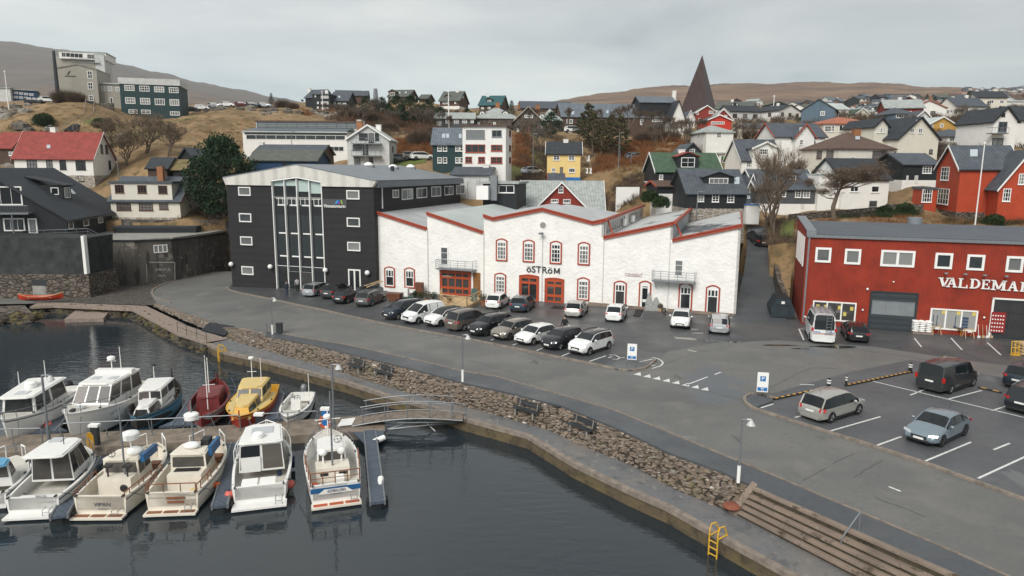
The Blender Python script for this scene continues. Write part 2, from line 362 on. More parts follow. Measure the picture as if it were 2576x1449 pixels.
wm=mat('harbour_water',(.020,.028,.034),.035,var=0,spec=.5);t_,n_,l_,b_=nodes(wm);b_.inputs['IOR'].default_value=1.52
tcn=n_('ShaderNodeTexCoord');hs=[]
for i,(s,st,a,rot)in enumerate([(.9,(1,2.6,1),1.0,.35),(2.6,(1,2.0,1),.35,-.3),(.16,(1,1.5,1),.9,.1)]):
 mp_=n_('ShaderNodeMapping');mp_.inputs['Scale'].default_value=st;mp_.inputs['Rotation'].default_value=(0,0,rot);l_(tcn.outputs['Object'],mp_.inputs[0])
 nn=n_('ShaderNodeTexNoise');nn.inputs['Scale'].default_value=s;nn.inputs['Detail'].default_value=3;l_(mp_.outputs[0],nn.inputs['Vector'])
 k=n_('ShaderNodeMath');k.operation='MULTIPLY';k.inputs[1].default_value=a;l_(nn.outputs['Fac'],k.inputs[0]);hs.append(k.outputs[0])
a1=n_('ShaderNodeMath');l_(hs[0],a1.inputs[0]);l_(hs[1],a1.inputs[1]);a2=n_('ShaderNodeMath');l_(a1.outputs[0],a2.inputs[0]);l_(hs[2],a2.inputs[1])
nq=n_('ShaderNodeTexNoise');nq.inputs['Scale'].default_value=.055;nq.inputs['Detail'].default_value=2;l_(tcn.outputs['Object'],nq.inputs['Vector'])
rq=ramp(t_,[(.38,(.35,)*3),(.62,(1,)*3)]);l_(nq.outputs['Fac'],rq.inputs[0])
mq=n_('ShaderNodeMath');mq.operation='MULTIPLY';l_(a2.outputs[0],mq.inputs[0]);l_(rq.outputs[0],mq.inputs[1])
bp_=n_('ShaderNodeBump');bp_.inputs['Distance'].default_value=.03;l_(mq.outputs[0],bp_.inputs['Height']);l_(bp_.outputs[0],b_.inputs['Normal'])
wa=MB();wa.poly([(-300,-120,ZW),(300,-120,ZW),(300,100,ZW),(-300,100,ZW)]);tag(wa.build('water',wm),kind='structure')
gb=MB();gb.poly([(-9000,-2500,-4),(9000,-2500,-4),(9000,9000,-4),(-9000,9000,-4)]);tag(gb.build('ground',MATS['cobbles']),kind='structure')
foot=[G(x,y,ZP,False)for x,y in B[1:]]+[G(x,y,ZP,False)for x,y in[(2002,1372),(2146,1449),(2330,1540)]]
edge=[G(x,y,ZP,False)for x,y in Q]
pm=MB();pm.poly(foot+edge[::-1]);tag(pm.build('promenade',MATS['promenade_paving']),kind='structure')
qw=MB()
for a,b in zip(edge,edge[1:]):
 n=(b-a).cross(V(0,0,1)).normalized()
 if n.y>0:n=-n
 qw.obox(a+V(0,0,-2.5),b-a,-n*.8,V(0,0,2.494));
tag(qw.build('quay_wall',MATS['quay_side']),'brown mossy quay wall dropping from the promenade into the harbour water','quay wall')
kb=MB()
for a,b in zip(edge,edge[1:]):
 n=(b-a).cross(V(0,0,1)).normalized();n=-n if n.y>0 else n
 kb.obox(a+n*.06+V(0,0,-.18),b-a,-n*.32,V(0,0,.26))
tag(kb.build('quay_edge_beam',MATS['kerb_stone']),'low weathered edging beam along the water side of the promenade','edging')
sl_=MB();tt=tp[:13];ff=[G(x,y,ZP,False)for x,y in B]
def resample(pts,n):
 L=[0]
 for a,b in zip(pts,pts[1:]):L.append(L[-1]+(b-a).length)
 o=[]
 for i in range(n):
  s=L[-1]*i/(n-1);k=0
  while k<len(L)-2 and L[k+1]<s:k+=1
  f=(s-L[k])/max(1e-6,L[k+1]-L[k]);o.append(pts[k].lerp(pts[k+1],f))
 return o
ts=resample(tt,60);fs=resample(ff,60)
for i in range(59):
 a,b,c,d=ts[i],ts[i+1],fs[i+1],fs[i]
 for k in range(4):
  f0,f1=k/4,(k+1)/4;h=lambda f:V(0,0,.16*math.sin(math.pi*f))
  sl_.poly([a.lerp(d,f0)+h(f0)-V(0,0,.01*(f0==0)),b.lerp(c,f0)+h(f0)-V(0,0,.01*(f0==0)),b.lerp(c,f1)+h(f1),a.lerp(d,f1)+h(f1)])
tag(sl_.build('stone_slope',MATS['slope_stones'],smooth=80),'sloping bank paved with brown boulders between sidewalk and promenade','embankment')
RNs=random.Random(3);st=MB()
for i in range(4200):
 k=RNs.random()*58.9;i0=int(k);f=k-i0;g=RNs.uniform(.03,.97)
 a=ts[i0].lerp(ts[i0+1],f);b=fs[i0].lerp(fs[i0+1],f)
 p=a.lerp(b,g)+V(0,0,.16*math.sin(math.pi*g)-.05);r=RNs.uniform(.11,.21);k0=len(st.v);n=6
 an=RNs.random()*6;s1,s2=RNs.uniform(.8,1.3),RNs.uniform(.6,1)
 def q(rr,t,z):return p+V(math.cos(t+an)*rr*s1,math.sin(t+an)*rr*s2,z)
 jr=[r*RNs.uniform(.75,1.15)for _ in range(n)]
 st.v+=[q(jr[j],6.283*j/n,0)for j in range(n)]+[q(jr[j]*.72,6.283*j/n,r*.27)for j in range(n)]
 mi=RNs.choice([0,0,1,1,2,2,3])if RNs.random()>.012 else 4
 for j in range(n):st.f.append([k0+j,k0+(j+1)%n,k0+n+(j+1)%n,k0+n+j]);st.m.append(mi)
 st.f.append([k0+n+j for j in range(n)]);st.m.append(mi)
SM=[mat('boulder_%s'%n,c,.85,var=.25,scale=6,bump=.02,bscale=14)for n,c in(('brown',(.165,.128,.098)),('tan',(.215,.172,.135)),('dark',(.12,.096,.076)),('grey',(.19,.168,.145)),('pale',(.48,.45,.40)))]
tag(st.build('slope_boulders',SM),'rough brown boulders set into the sloping bank below the sidewalk','boulders',kind='stuff')
SW=[(670,832),(760,850),(872,868),(1072,912),(1167,936),(1247,948),(1392,989),(1542,1032),(1739,1113),(1984,1214),(2348,1368),(2576,1470),(2700,1530)]
sheet('sidewalk',T[2:]+[(2700,1590)]+SW[::-1],.06,MATS['side_asphalt'],thick=.3)
def kerb(name,line,wd=.16,h=.12,m=None,z0=0,label=None):
 pts=resample([G(*p,z0)for p in line],max(2,int(sum((G(*b)-G(*a)).length for a,b in zip(line,line[1:]))/.95)+1));k=MB()
 for a,b in zip(pts,pts[1:]):
  d=(b-a);n=V(-d.y,d.x,0).normalized();k.obox(a+d*.006-n*wd/2-V(0,0,.1),d*.985,n*wd,V(0,0,h+.1))
 return k.build(name,m or MATS['kerb_stone'])
tag(kerb('kerb',SW,.12,.075),kind='structure')
K1=[(571,724),(576,730),(600,737),(680,753),(748,768),(810,780),(872,795),(1020,827),(1167,852),(1370,893),(1516,922),(1554,931),(1590,934),(1618,929),(1634,921),(1650,906)]
tag(kerb('kerb',K1[:],.2,.13),kind='structure')
K2=[(1950,1004),(1905,990),(1882,994),(1872,1002),(1874,1014),(1893,1029),(2026,1071),(2180,1119),(2330,1168),(2450,1213),(2576,1259),(2700,1306)]
tag(kerb('kerb',K2,.2,.13),kind='structure')
K0=[(520,688),(440,706),(404,718),(386,728),(382,738),(392,750),(430,762)]
tag(kerb('kerb',K0,.2,.1),kind='structure')
sheet('parking_surface',[(573,726),(600,734),(748,765),(872,793),(1167,850),(1516,920),(1554,929),(1590,932),(1634,919),(1680,885),(1800,862),(1960,856),(2200,872),(2420,905),(2576,925),(2700,935),(2700,820),(2010,800),(1860,790),(1400,752),(942,722),(585,712)],.004,MATS['wet_asphalt'])
sheet('parking_surface',[(1893,1027),(1905,1003),(1960,985),(2132,937),(2290,905),(2420,930),(2700,985),(2700,1303),(2576,1256),(2330,1165),(2026,1069)],.004,MATS['lot_asphalt'])
sheet('cobbled_yard',[(95,760),(135,760),(382,768),(396,764),(386,752),(377,738),(382,727),(440,704),(515,686),(440,680),(250,700),(100,730),(40,752)],.006,MATS['cobbles'])
sheet('traffic_island',[(1513,919),(1554,928),(1590,931),(1618,926),(1631,918),(1585,903)],.1,MATS['side_asphalt'],thick=.12)
sheet('traffic_island',[(1904,991),(1884,995),(1876,1003),(1879,1014),(1896,1025),(1946,1008)],.1,MATS['side_asphalt'],thick=.12)
MK=[]
def line(p,q,wd=.12,z=.012):
 a,b=G(*p,z),G(*q,z);d=(b-a);n=V(-d.y,d.x,0).normalized()*wd/2;MK.append([a-n,a+n,b+n,b-n])
for p,q in[((2089,1084),(2215,1048)),((2207,1120),(2268,1098)),((2327,1160),(2443,1112)),((2461,1203),(2585,1146)),((1725,969),(1780,948)),((1798,942),(1814,936)),((2236,1224),(2266,1236)),((1413,896),(1432,888)),((1483,909),(1524,895)),((1350,882),(1368,874)),((1235,856),(1250,848)),((1143,832),(1165,825)),((2196,959),(2576,1050)),((2385,1004),(2470,982)),((2495,1033),(2545,1017)),((2290,994),(2330,978)),((1914,1026),(1945,1016)),((2000,1050),(2015,1046)),((2500,1131),(2540,1115)),((2048,968),(2012,967)),((2008,827),(2050,829)),((2010,828),(2022,855)),((2300,850),(2318,873)),((2392,850),(2420,880)),((2484,862),(2518,893)),((2168,843),(2180,860)),((1730,880),(1752,885)),((1634,921),(1648,918)),((1602,912),(1642,903)),((1466,893),(1478,889)),((1290,868),(1309,861))]:line(p,q)
c_=[(1640,899),(1655,902),(1665,908),(1668,914),(1662,920),(1640,927)]
for a,b in zip(c_,c_[1:]):line(a,b)
for i in range(8):
 x,y=1602+i*24.2,942+i*5.4
 a,b,c=G(x-9,y,.012),G(x+9,y-6,.012),G(x+11,y+3.5,.012);MK.append([a,b,c])
SEAM=[((1722,969),(1886,1011)),((1928,980),(1985,950)),((1985,950),(2043,925)),((2043,925),(2100,926)),((2019,1210),(2080,1176)),((2095,1168),(2148,1140)),((2148,1199),(2222,1157)),((1640,925),(1780,880)),((1300,880),(1380,905)),((900,800),(1000,822)),((700,775),(760,790)),((2200,1250),(2330,1300)),((1180,905),(1300,940)),((1980,868),(2150,878)),((2150,878),(2330,905))]
for a,b in[((1532,893),(1548,893)),((1548,893),(1560,900)),((1540,897),(1530,900)),((1560,900),(1552,904)),((1552,904),(1540,903)),((1560,900),(1572,899))]:line(a,b,.1)
line((1690,1098),(1752,1100),.02)
sm=MB()
for p,q in SEAM:
 a,b=G(*p,.01),G(*q,.01);d=(b-a);n=V(-d.y,d.x,0).normalized()*.02;k=6
 pts_=[a.lerp(b,i/k)+n*RN.uniform(-3,3)*(0<i<k)for i in range(k+1)]
 for u_,v_ in zip(pts_,pts_[1:]):sm.poly([V(w_.x,w_.y,.009+gz(w_.x))for w_ in(u_-n,u_+n,v_+n,v_-n)])
RN.seed(3)
for i in range(70):
 px,py=RN.uniform(900,2500),RN.uniform(800,1150);pq=G(px,py,.01)
 if py>800+(px-900)*.19 and py<870+(px-900)*.21 or px>1950 and py>980 and py>1040+(px-1950)*.35-60:
  r_=RN.uniform(.02,.07);sm.poly([V(pq.x+math.cos(t*1.047)*r_*RN.uniform(.6,1.3),pq.y+math.sin(t*1.047)*r_*RN.uniform(.6,1.3),.008+gz(pq.x))for t in range(6)])
tag(sm.build('tar_seams',mat('tar',(.075,.076,.078),.5,var=.1)),kind='structure')
mk=MB()
for p in MK:mk.poly([V(q.x,q.y,.012+gz(q.x))for q in p])
tag(mk.build('road_markings',MATS['white_paint']),kind='structure')
tri=MB();tri.poly([G(x,y,ZP+.006,False)for x,y in((2012-0,0),)]if 0 else[G(1440,1082,ZP+.006,False),G(1502,1084,ZP+.006,False),G(1442,1104,ZP+.006,False),G(1438,1104,ZP+.006,False)])
tag(tri.build('paving_mark',MATS['concrete']),kind='structure')
def disc(name,px,py,r,z,m,label,cat,tilt=True):
 p=G(px,py,z,tilt);d=MB();d.cyl((0,0,-.03),(0,0,.0),r,n=20);d.cyl((0,0,0),(0,0,.008),r*.85,n=20,m=1)
 return tag(d.build(name,[m,MATS['dark_metal']]if m is not MATS['terracotta']else[m,m],loc=p,world=False),label,cat)
disc('manhole_cover',1835,1180,.36,.014,MATS['dark_metal'],'dark drain cover in the roadway beside the sidewalk lamp','manhole')
disc('manhole_cover',1404,1020-0,.25,.02,MATS['dark_metal'],'small drain cover at the kerb line of the harbour road','manhole')
p=G(1841,1268,ZP+.45,False);d=MB();d.ball((0,0,-.1),.42,16,sc=(1,1,.35),top=math.pi)
tag(d.build('well_cover',mat('rust_red',(.20,.065,.04),.85,var=.2),smooth=40,loc=p,world=False),'round rust red lid on the stone bank beside the steps','cover')
sp=MB();S0,S1=[G(x,y)for x,y in((1905,1231),(2348,1424),(2700,1580))],[G(x,y,ZP,False)for x,y in((1857,1297),(2146,1449),(2420,1595))]
ns=5
for i in range(ns):
 f0,f1=i/ns,(i+1)/ns;z1=-ZP*(1-(i+.0)/ns)+ZP
 for k in range(2):
  a,b=S0[k].lerp(S1[k],f0),S0[k+1].lerp(S1[k+1],f0);c,d=S0[k+1].lerp(S1[k+1],f1),S0[k].lerp(S1[k],f1)
  zt=-i*(.23)-.004+(.1 if i==0 else 0)
  sp.prism([V(p.x,p.y,zt)for p in(a,b,c,d)],V(0,0,-1.3))
  e=(b-a).normalized();nn=(d-a);nn.z=0;nn=nn.normalized()
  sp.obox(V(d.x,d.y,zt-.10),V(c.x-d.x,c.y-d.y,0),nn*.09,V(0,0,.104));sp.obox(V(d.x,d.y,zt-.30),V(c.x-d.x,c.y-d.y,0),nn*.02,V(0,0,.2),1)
tag(sp.build('harbour_steps',[MATS['step_concrete'],mat('riser_shade',(.055,.045,.03),.9,var=.4,scale=2)]),'broad worn brown concrete steps from the sidewalk down to the promenade','steps')  # second material: shade under each nosing, painted as dark strips on the risers
cw=MB();a,b=G(1905,1228),G(1852,1298,ZP,False);n=V(-(b-a).y,(b-a).x,0).normalized()
cw.prism([a+V(0,0,.2),b+V(0,0,.22),b+V(0,0,-.6),a+V(0,0,-1.2)],-n*.35 if n.x>0 else n*.35)
tag(cw.build('stair_wall',MATS['step_concrete']),'low sloping concrete cheek wall between the stone bank and the wide steps','wall')
s2=MB();a0,a1=G(606,826),G(672,838);b0,b1=G(578,852,ZP,False),G(648,868,ZP,False)
for i in range(5):
 f0,f1=i/5,(i+1)/5;zt=a0.z+(ZP-a0.z)*(i+.4)/5+.12
 s2.prism([V(p.x,p.y,zt)for p in(a0.lerp(b0,f0),a1.lerp(b1,f0),a1.lerp(b1,f1),a0.lerp(b0,f1))],V(0,0,-1))
tag(s2.build('harbour_steps',MATS['step_concrete']),'short mossy flight of steps at the end of the boardwalk','steps')
U=[(95,762),(140,761),(367,769),(470,818),(572,852)];L_=[(75,771),(135,768),(335,777),(450,838),(522,861)]
u=[G(x,y,-1.05,False)for x,y in U];lo=[G(x,y,-1.05,False)for x,y in L_]
for k,(i,j)in enumerate(((0,2),(2,4))):pass
bw=MB()
for i in range(4):
 n=max(2,int((u[i+1]-u[i]).length/.32))
 for k in range(n):
  f0,f1=k/n,(k+.93)/n;q=[u[i].lerp(u[i+1],f0),u[i].lerp(u[i+1],f1),lo[i].lerp(lo[i+1],f1),lo[i].lerp(lo[i+1],f0)]
  bw.prism(q,V(0,0,-.05))
root=thing('boardwalk','weathered timber boardwalk bending along the old harbour corner','boardwalk',u[2])
bw.build('deck',MATS['weathered_wood'],root)
bb=MB()
for i in range(4):
 d=(lo[i+1]-lo[i]);n=V(d.y,-d.x,0).normalized();n=-n if n.y>0 else n
 bb.obox(lo[i]+n*.0-V(0,0,.26),d,n*.12,V(0,0,.27))
bb.build('edge_beam',MATS['pale_wood']if 0 else MATS['weathered_wood'],root)
pr=MB()
for x,y in((447,836),(470,845),(495,853),(520,862)):
 p=G(x,y,-1.05,False);pr.cyl(p,p+V(0,0,1.0),.025,n=5)
q=[G(x,y,-1.05,False)+V(0,0,1)for x,y in((447,836),(520,862))];pr.tube(q,.022,5);pr.tube([v-V(0,0,.45)for v in q],.018,5)
pr.build('railing',MATS['dark_metal'],root)
pl=MB()
for x,y in((450,840),(512,862)):
 p=G(x,y,-1.2,False);pl.box((p.x-.35,p.y-.1,-3.5),(p.x+.35,p.y+.8,-1.3))
pl.build('pier',MATS['old_concrete'],root)
rk=MB();RNr=random.Random(5)
def rocks(mb,line,n,r0,r1,spread,z):
 pts=resample(line,60)
 for _ in range(n):
  k=RNr.random()*58.9;p=pts[int(k)].lerp(pts[int(k)+1],k%1);g=RNr.random()
  q=V(p.x+RNr.uniform(-.3,.3),p.y+.9-g*spread,z-g*.95);r=RNr.uniform(r0,r1);mb.ball(q,r,6,sc=(1.2,.9,.75),jit=.3,m=RNr.choice([0,0,1]))
rocks(rk,lo,420,.16,.42,1.5,-1.25)
RM_=[mat('wet_rock',(.06,.05,.035),.6,var=.35,scale=3),mat('weed_rock',(.10,.08,.03),.7,var=.3,scale=3)]
tag(rk.build('rock_bank',RM_),'dark seaweed covered rocks under the boardwalk edge','rocks',kind='stuff')
gr=MB();a,b,c,d=G(527,812),G(590,822),G(566,846,-1.0,False),G(507,832,-1.0,False)
gr.prism([a+V(0,0,.06),b+V(0,0,.06),c+V(0,0,.1),d+V(0,0,.1)],V(0,0,-.3))
g_=gr.build('steel_grating',mat('grating',(.03,.035,.045),.4,.5,wave=(.3,.12,.03,'v')),loc=a);tag(g_,'dark steel grating set in the stone bank beside the boardwalk','grating')
rf=MB();a,b,c,d=[G(x,y,-1.6,False)for x,y in((197,775),(279,778),(260,801),(162,803))]
for k in range(14):
 f0,f1=k/14,(k+.93)/14;rf.prism([a.lerp(b,f0),a.lerp(b,f1),d.lerp(c,f1),d.lerp(c,f0)],V(0,0,-.12))
rf.prism([V(p.x,p.y,-1.73)for p in(a,b,c,d)],V(0,0,-.3))
tag(rf.build('raft',MATS['weathered_wood'],loc=a),'square grey plank raft floating below the boardwalk','raft')
ph=MB();a,b,c,d=[G(x,y,-.95,False)for x,y in((-70,772),(62,768),(80,786),(-70,792))]
ph.prism([a,b,c,d],V(0,0,-3));ph.build
tag(ph.build('stone_pier',MATS['basalt_wall'],loc=a),'rough old masonry pier head at the left harbour corner','pier')
rk2=MB();rocks(rk2,[G(-60,792,-.95,False),G(0,792,-.95,False),G(80,788,-.95,False)],60,.3,.6,1.2,-1.15)
tag(rk2.build('pier_rocks',RM_),'heap of rounded boulders against the old pier head','rocks',kind='stuff')
def crop(k):
 ox,oy={1:(0,80.5),2:(644,80.5),3:(1288,80.5),4:(1932,80.5),5:(0,402.5),6:(563.5,402.5),7:(1167.3,402.5),8:(1771,402.5),9:(1932,536.7)}[k]
 return lambda x,y:(ox+x*.25,oy+y*.25)
DEP=V(.302,.953,0)
mat('dark_cladding',(.022,.020,.022),.7,var=.12,scale=.6,wave=(-.307,.9,.004,'h'))
mat('zinc_roof',(.20,.22,.24),.5,.2,var=.08,scale=.5)
mat('cream_fascia',(.62,.60,.56),.5,var=.05,wave=(-.307,1.9,.01,'v'))
mat('roller_blind',(.42,.52,.50),.5,var=.02)
VA=AT(585,724,89.4);YV=rad(-17.6);f=Fac(VA,YV,DEP);c6=crop(6)
def U(c,x,y):return f.uz(*c(x,y))
WV=f.uz(942,600)[0];WV+=.05
root=thing('office_building','dark charcoal office building with tall glazed front and cream gabled fascia','office building',VA)
ze=U(c6,20,225)[1];zr=U(c6,740,50)[1];um=U(c6,740,200)[0];zb=-1.4
gu0,gu1=U(c6,508,700)[0],U(c6,1000,700)[0];zg=[U(c6,505,200)[1],U(c6,740,165)[1],U(c6,985,212)[1]]
wl=MB();DL=27.5;zw=ze
prof=[(0,zb),(gu0,zb),(gu0,zw-.05),(0,zw-.05)]
wl.prism([f.P(*q)for q in prof],f.d*DL)
wl.prism([f.P(*q)for q in[(gu1,zb),(WV,zb),(WV,zw-.05),(gu1,zw-.05)]],f.d*DL)
wl.prism([f.P(u,z,d=1.2)for u,z in[(gu0,zb),(gu1,zb),(gu1,zw),(gu0,zw)]],f.d*(DL-1.3))
wl.build('wall',MATS['dark_cladding'],root)
fb=MB()
def band(pts):fb.prism([f.P(u,z,.25)for u,z in pts],f.d*.6)
uL,uR=U(c6,0,180)[0],U(c6,1535,215)[0];zL,zR=U(c6,0,180)[1],U(c6,1535,215)[1]
zl=lambda u:zL+(zr-zL)*(u-uL)/(um-uL)if u<um else zr+(zR-zr)*(u-um)/(uR-um)
band([(uL,zL-.05),(.1,ze-.3),(gu0,ze-.3),(gu0,zl(gu0)),(uL,zL)])
band([(gu0,zg[0]),(um,zg[1]),(um,zr),(gu0,zl(gu0))]);band([(um,zg[1]),(gu1,zg[2]),(gu1,zl(gu1)),(um,zr)])
band([(gu1,ze-.3),(WV,ze-.3),(uR,zR-.05),(uR,zR),(gu1,zl(gu1))])
fb.build('fascia',MATS['cream_fascia'],root)
rf=MB()
for a,b in(((uL,zL),(um,zr)),((um,zr),(uR,zR))):
 rf.slab([f.P(*a,.28),f.P(*b,.28),f.P(*b)+f.d*(DL+.2),f.P(*a)+f.d*(DL+.2)],.12)
rf.obox(f.P(uR-.75,zR-.75,-.4),f.d*DL,f.e*.75+V(0,0,.0),V(0,0,.72))
rf.build('roof',MATS['zinc_roof'],root)
gl=MB();f.box(gl,gu0,zb,gu1,zg[0]+.6,-.30,-.24);g_=gl.build('glass_front',MATS['shop_glass'],root)
mu=MB();us=[gu0+(gu1-gu0)*i/4 for i in range(5)]
for i,u in enumerate(us):
 zt=zg[0]+(zg[1]-zg[0])*(1-abs(i-2)/2)-.02;q=.055;f.box(mu,u-q,-.7,u+q,zt,-.24,.1)
mu.prism([f.P(gu0-.09,zg[0]-.2,-.2),f.P(um,zg[1]-.2,-.2),f.P(um,zg[1],-.2),f.P(gu0-.09,zg[0],-.2)],f.n*.42)
mu.prism([f.P(um,zg[1]-.2,-.2),f.P(gu1+.09,zg[2]-.2,-.2),f.P(gu1+.09,zg[2],-.2),f.P(um,zg[1],-.2)],f.n*.42)
mu.build('mullions',MATS['white_frame'],g_)
bd=MB()
for y0,y1 in((475,555),(985,1065)):
 f.box(bd,gu0+.08,U(c6,750,y1)[1],gu1-.08,U(c6,750,y0)[1],-.24,-.2)
bd.build('spandrel',MATS['black_paint'],g_)
bl=MB()
for i,(y0,y1)in enumerate(((205,265),(205,262),(205,318),(212,335))):
 f.box(bl,us[i]+.1,U(c6,750,y1)[1],us[i+1]-.1,U(c6,750,y0)[1],-.24,-.215)
bl.build('blind',MATS['roller_blind'],g_)
rl=MB()
for y in(455,740,972):
 for i in range(4):f.box(rl,us[i]+.5,U(c6,750,y+9)[1],us[i+1]-.15,U(c6,750,y-4)[1],-.24,-.18)
for y in(380,1075):f.box(rl,gu0,U(c6,750,y+2)[1],gu1,U(c6,750,y-2)[1],-.24,-.14)
for k in range(10):
 u=gu0+.6+k*(gu1-gu0-1)/9.5;z=U(c6,750,458)[1];f.box(rl,u,z,u+.06,z+.9,-.24,-.22);f.box(rl,u-.3,z+.75,u+.3,z+.82,-.24,-.22)
rl.build('interior_rail',MATS['white_frame'],g_)
ed=rect(f,*c6(765,1205),55,48)
window(root,f,(us[1]+.12,U(c6,750,1300)[1],us[2]-.1,U(c6,750,1125)[1]),1,1,gm=MATS['shop_glass'],name='door',sub=True,out=.0)
window(root,f,(us[2]+.12,U(c6,750,1300)[1],us[3]-.1,U(c6,750,1125)[1]),1,1,gm=MATS['shop_glass'],name='door',sub=True,out=.0)
for x,y,w,h in((211,315,122,88),(219,580,122,88),(230,813,120,86),(242,1112,118,84),(1302,350,130,92),(1306,626,130,92),(1311,870,130,90)):
 r=rect(f,*c6(x,y),w*.25,h*.25);window(root,f,r,1,1,fw=.13,out=.14,gm=MATS['blind_glass'],sub=True)
r=rect(f,*c6(1317,1208),31,54);window(root,f,r,2,1,fw=.16,mw=.2,out=.1,gm=MATS['shop_glass'],sub=True,name='door')
sg=MB();r=rect(f,*c6(1118,438),60,22);f.box(sg,*r,0,.08);s_=sg.build('sign',mat('sign_grey',(.075,.075,.078),.5,var=0),root)
text(s_,'Vinnustovnurin',f,*c6(1115,463),8,MATS['plate_white'],o=.1,wpx=54,bold=.02)
for i,(pts,cc)in enumerate((([(1115,440),(1140,405),(1150,410),(1132,440)],(.05,.35,.7)),([(1135,440),(1158,403),(1168,412),(1150,440)],(.02,.1,.45)),([(1150,440),(1160,420),(1172,440)],(.5,.02,.2)),([(1172,405),(1183,403),(1196,440),(1182,440)],(.25,.5,.05)))):
 m_=MB();m_.prism([f.P(*f.uz(*c6(*p),.1),.1)for p in pts],f.n*.02);m_.build('emblem',mat('emblem_%s'%('cyan','navy','crimson','green')[i],cc,.5,var=0),s_)
fs=f.right(WV)
for x,w,y,h in((1726,62,340,82),(1843,112,343,108),(1988,104,330,104),(2133,96,317,100),(2262,88,307,92),(2377,84,297,92)):
 r=rect(fs,*c6(x,y),w*.25,h*.25);window(root,fs,r,2,1,gm=MATS['blind_glass'],fw=.1)
dp=MB()
for x,y0,y1 in((1588,258,488),(2434,210,392)):
 u,z0=fs.uz(*c6(x,y1));_,z1=fs.uz(*c6(x,y0));dp.tube([fs.P(u,z0,.1),fs.P(u,z1,.1)],.08,6)
dp.build('downpipe',MATS['white_frame'],root)
dm=MB()
def onroof(px,py,up=0):
 a,b,c=f.P(um,zr),f.P(uR,zR),f.P(um,zr)+f.d*10;n=(b-a).cross(c-a);d=ray(px,py);return O0+d*((a-O0).dot(n)/d.dot(n))+V(0,0,up)
for x,y in((1455,75),(1700,95),(1878,92)):
 p=onroof(*c6(x,y));dm=MB();dm.box((p.x-.75,p.y-.75,p.z-.1),(p.x+.75,p.y+.75,p.z+.3),1);dm.ball((p.x,p.y,p.z+.3),.68,12,0,(1,1,.65),math.pi/2)
 dm.build('roof_light',[MATS['lamp_white'],MATS['galvanised']],root,smooth=40)
p=onroof(*c6(1695,118));vt=MB();vt.cyl(p-V(0,0,.2),p+V(0,0,.8),.28,n=10);vt.build('vent',MATS['dark_metal'],root)
p=onroof(*c6(2418,140));vt=MB();vt.box((p.x-.35,p.y-.35,p.z-.2),(p.x+.35,p.y+.35,p.z+1.7));vt.build('chimney',MATS['plinth_stone'],root)
for x,y in((90,1045),(482,1070),(1035,1105),(1456,1132)):
 u,z=U(c6,x,y);p=f.P(u,z,.35);lb=MB();lb.ball(p,.31,14);lm=lb.build('globe',MATS['lamp_white'],None,smooth=60,loc=p)
 lm.name='globe_lamp';tag(lm,{90:'white globe wall lamp at the far left corner of the dark office building',482:'white globe wall lamp left of the tall glass front',1035:'white globe wall lamp right of the tall glass front',1456:'white globe wall lamp beside the small side door near the white wall'}[x],'wall lamp','globe lamps on the office front')
 ar=MB();ar.tube([f.P(u,z-.45,0),f.P(u,z-.45,.35),f.P(u,z-.28,.35)],.04,6);ar.build('bracket',MATS['dark_metal'],lm)
c7=crop(7)
OA=AT(1857,800,14.6*1750/(800-429));YO=rad(-21);fo=Fac(OA,YO,DEP);u0=fo.uz(942,600)[0];fo=Fac(fo.P(u0,0),YO,DEP)
root=thing('warehouse','white rough plastered stone warehouse with saw-tooth roofs and red trimmed windows','warehouse',fo.A)
mat('pale_roof',(.44,.48,.465),.6,var=.12,scale=.25);mat('grey_roof',(.44,.455,.46),.6,var=.15,scale=.4)
layered('felt_roof',(.47,.48,.475),[(.22,.54,.60,(.07,.075,.085),(1,.35,1)),(1.2,.5,.8,(.42,.43,.43),(1,1,1))],.6,.004,20)
S=[([(942,532),(1075,575)],[30,30],'grey_roof'),([(1073,536),(1217,584)],[32,32],'pale_roof'),([(1214,542),(1242,550),(1365,526),(1492,560),(1520,554)],[33,32,12,18,33],'grey_roof'),([(1522,597),(1694,561)],[33,33],'felt_roof'),([(1686,603),(1865,567)],[24,26],'felt_roof')]
wall=MB();roofs={};trims=MB();prev=None
for k,(pp,dd,rm)in enumerate(S):
 q=[fo.uz(*p)for p in pp]
 if k:q[0]=(prev,q[0][1])
 prev=q[-1][0]
 wall.prism([fo.P(q[0][0],-1)]+[fo.P(q[-1][0],-1)]+[fo.P(u,z-.1)for u,z in q[::-1]],fo.d*.7)
 for(a,da),(b,db)in zip(zip(q,dd),zip(q[1:],dd[1:])):
  rmb=roofs.setdefault(k,(MB(),rm))[0]
  A_,B_,C_,D_=fo.P(*a,.15),fo.P(*b,.15),fo.P(*b)+fo.d*db,fo.P(*a)+fo.d*da
  for tri_ in((A_,B_,C_),(A_,C_,D_)):rmb.prism(tri_,V(0,0,-.12))
  trims.prism([fo.P(a[0],a[1]-.22,.0),fo.P(b[0],b[1]-.22,.0),fo.P(b[0],b[1]+.16,.0),fo.P(a[0],a[1]+.16,.0)],fo.n*.22)
  trims.prism([fo.P(a[0],a[1]+.05,.22),fo.P(b[0],b[1]+.05,.22),fo.P(b[0],b[1]+.19,.22),fo.P(a[0],a[1]+.19,.22)],fo.n*.1)
UW=prev;zE=q[-1][1]
wall.build('wall',MATS['white_stucco'],root)
for k,(mb_,rm)in roofs.items():mb_.build('roof',MATS[rm],root)
trims.build('roof_trim',MATS['red_trim'],root)
sw=MB()
def pw(u,z0,z1,d,mb):mb.prism([fo.P(u,z0),fo.P(u,z1),fo.P(u,z1)+fo.d*d,fo.P(u,z0)+fo.d*d],-fo.e*.25)
pw(UW,-1,zE-.1,26,sw);sw.build('side_wall',MATS['white_stucco'],root)
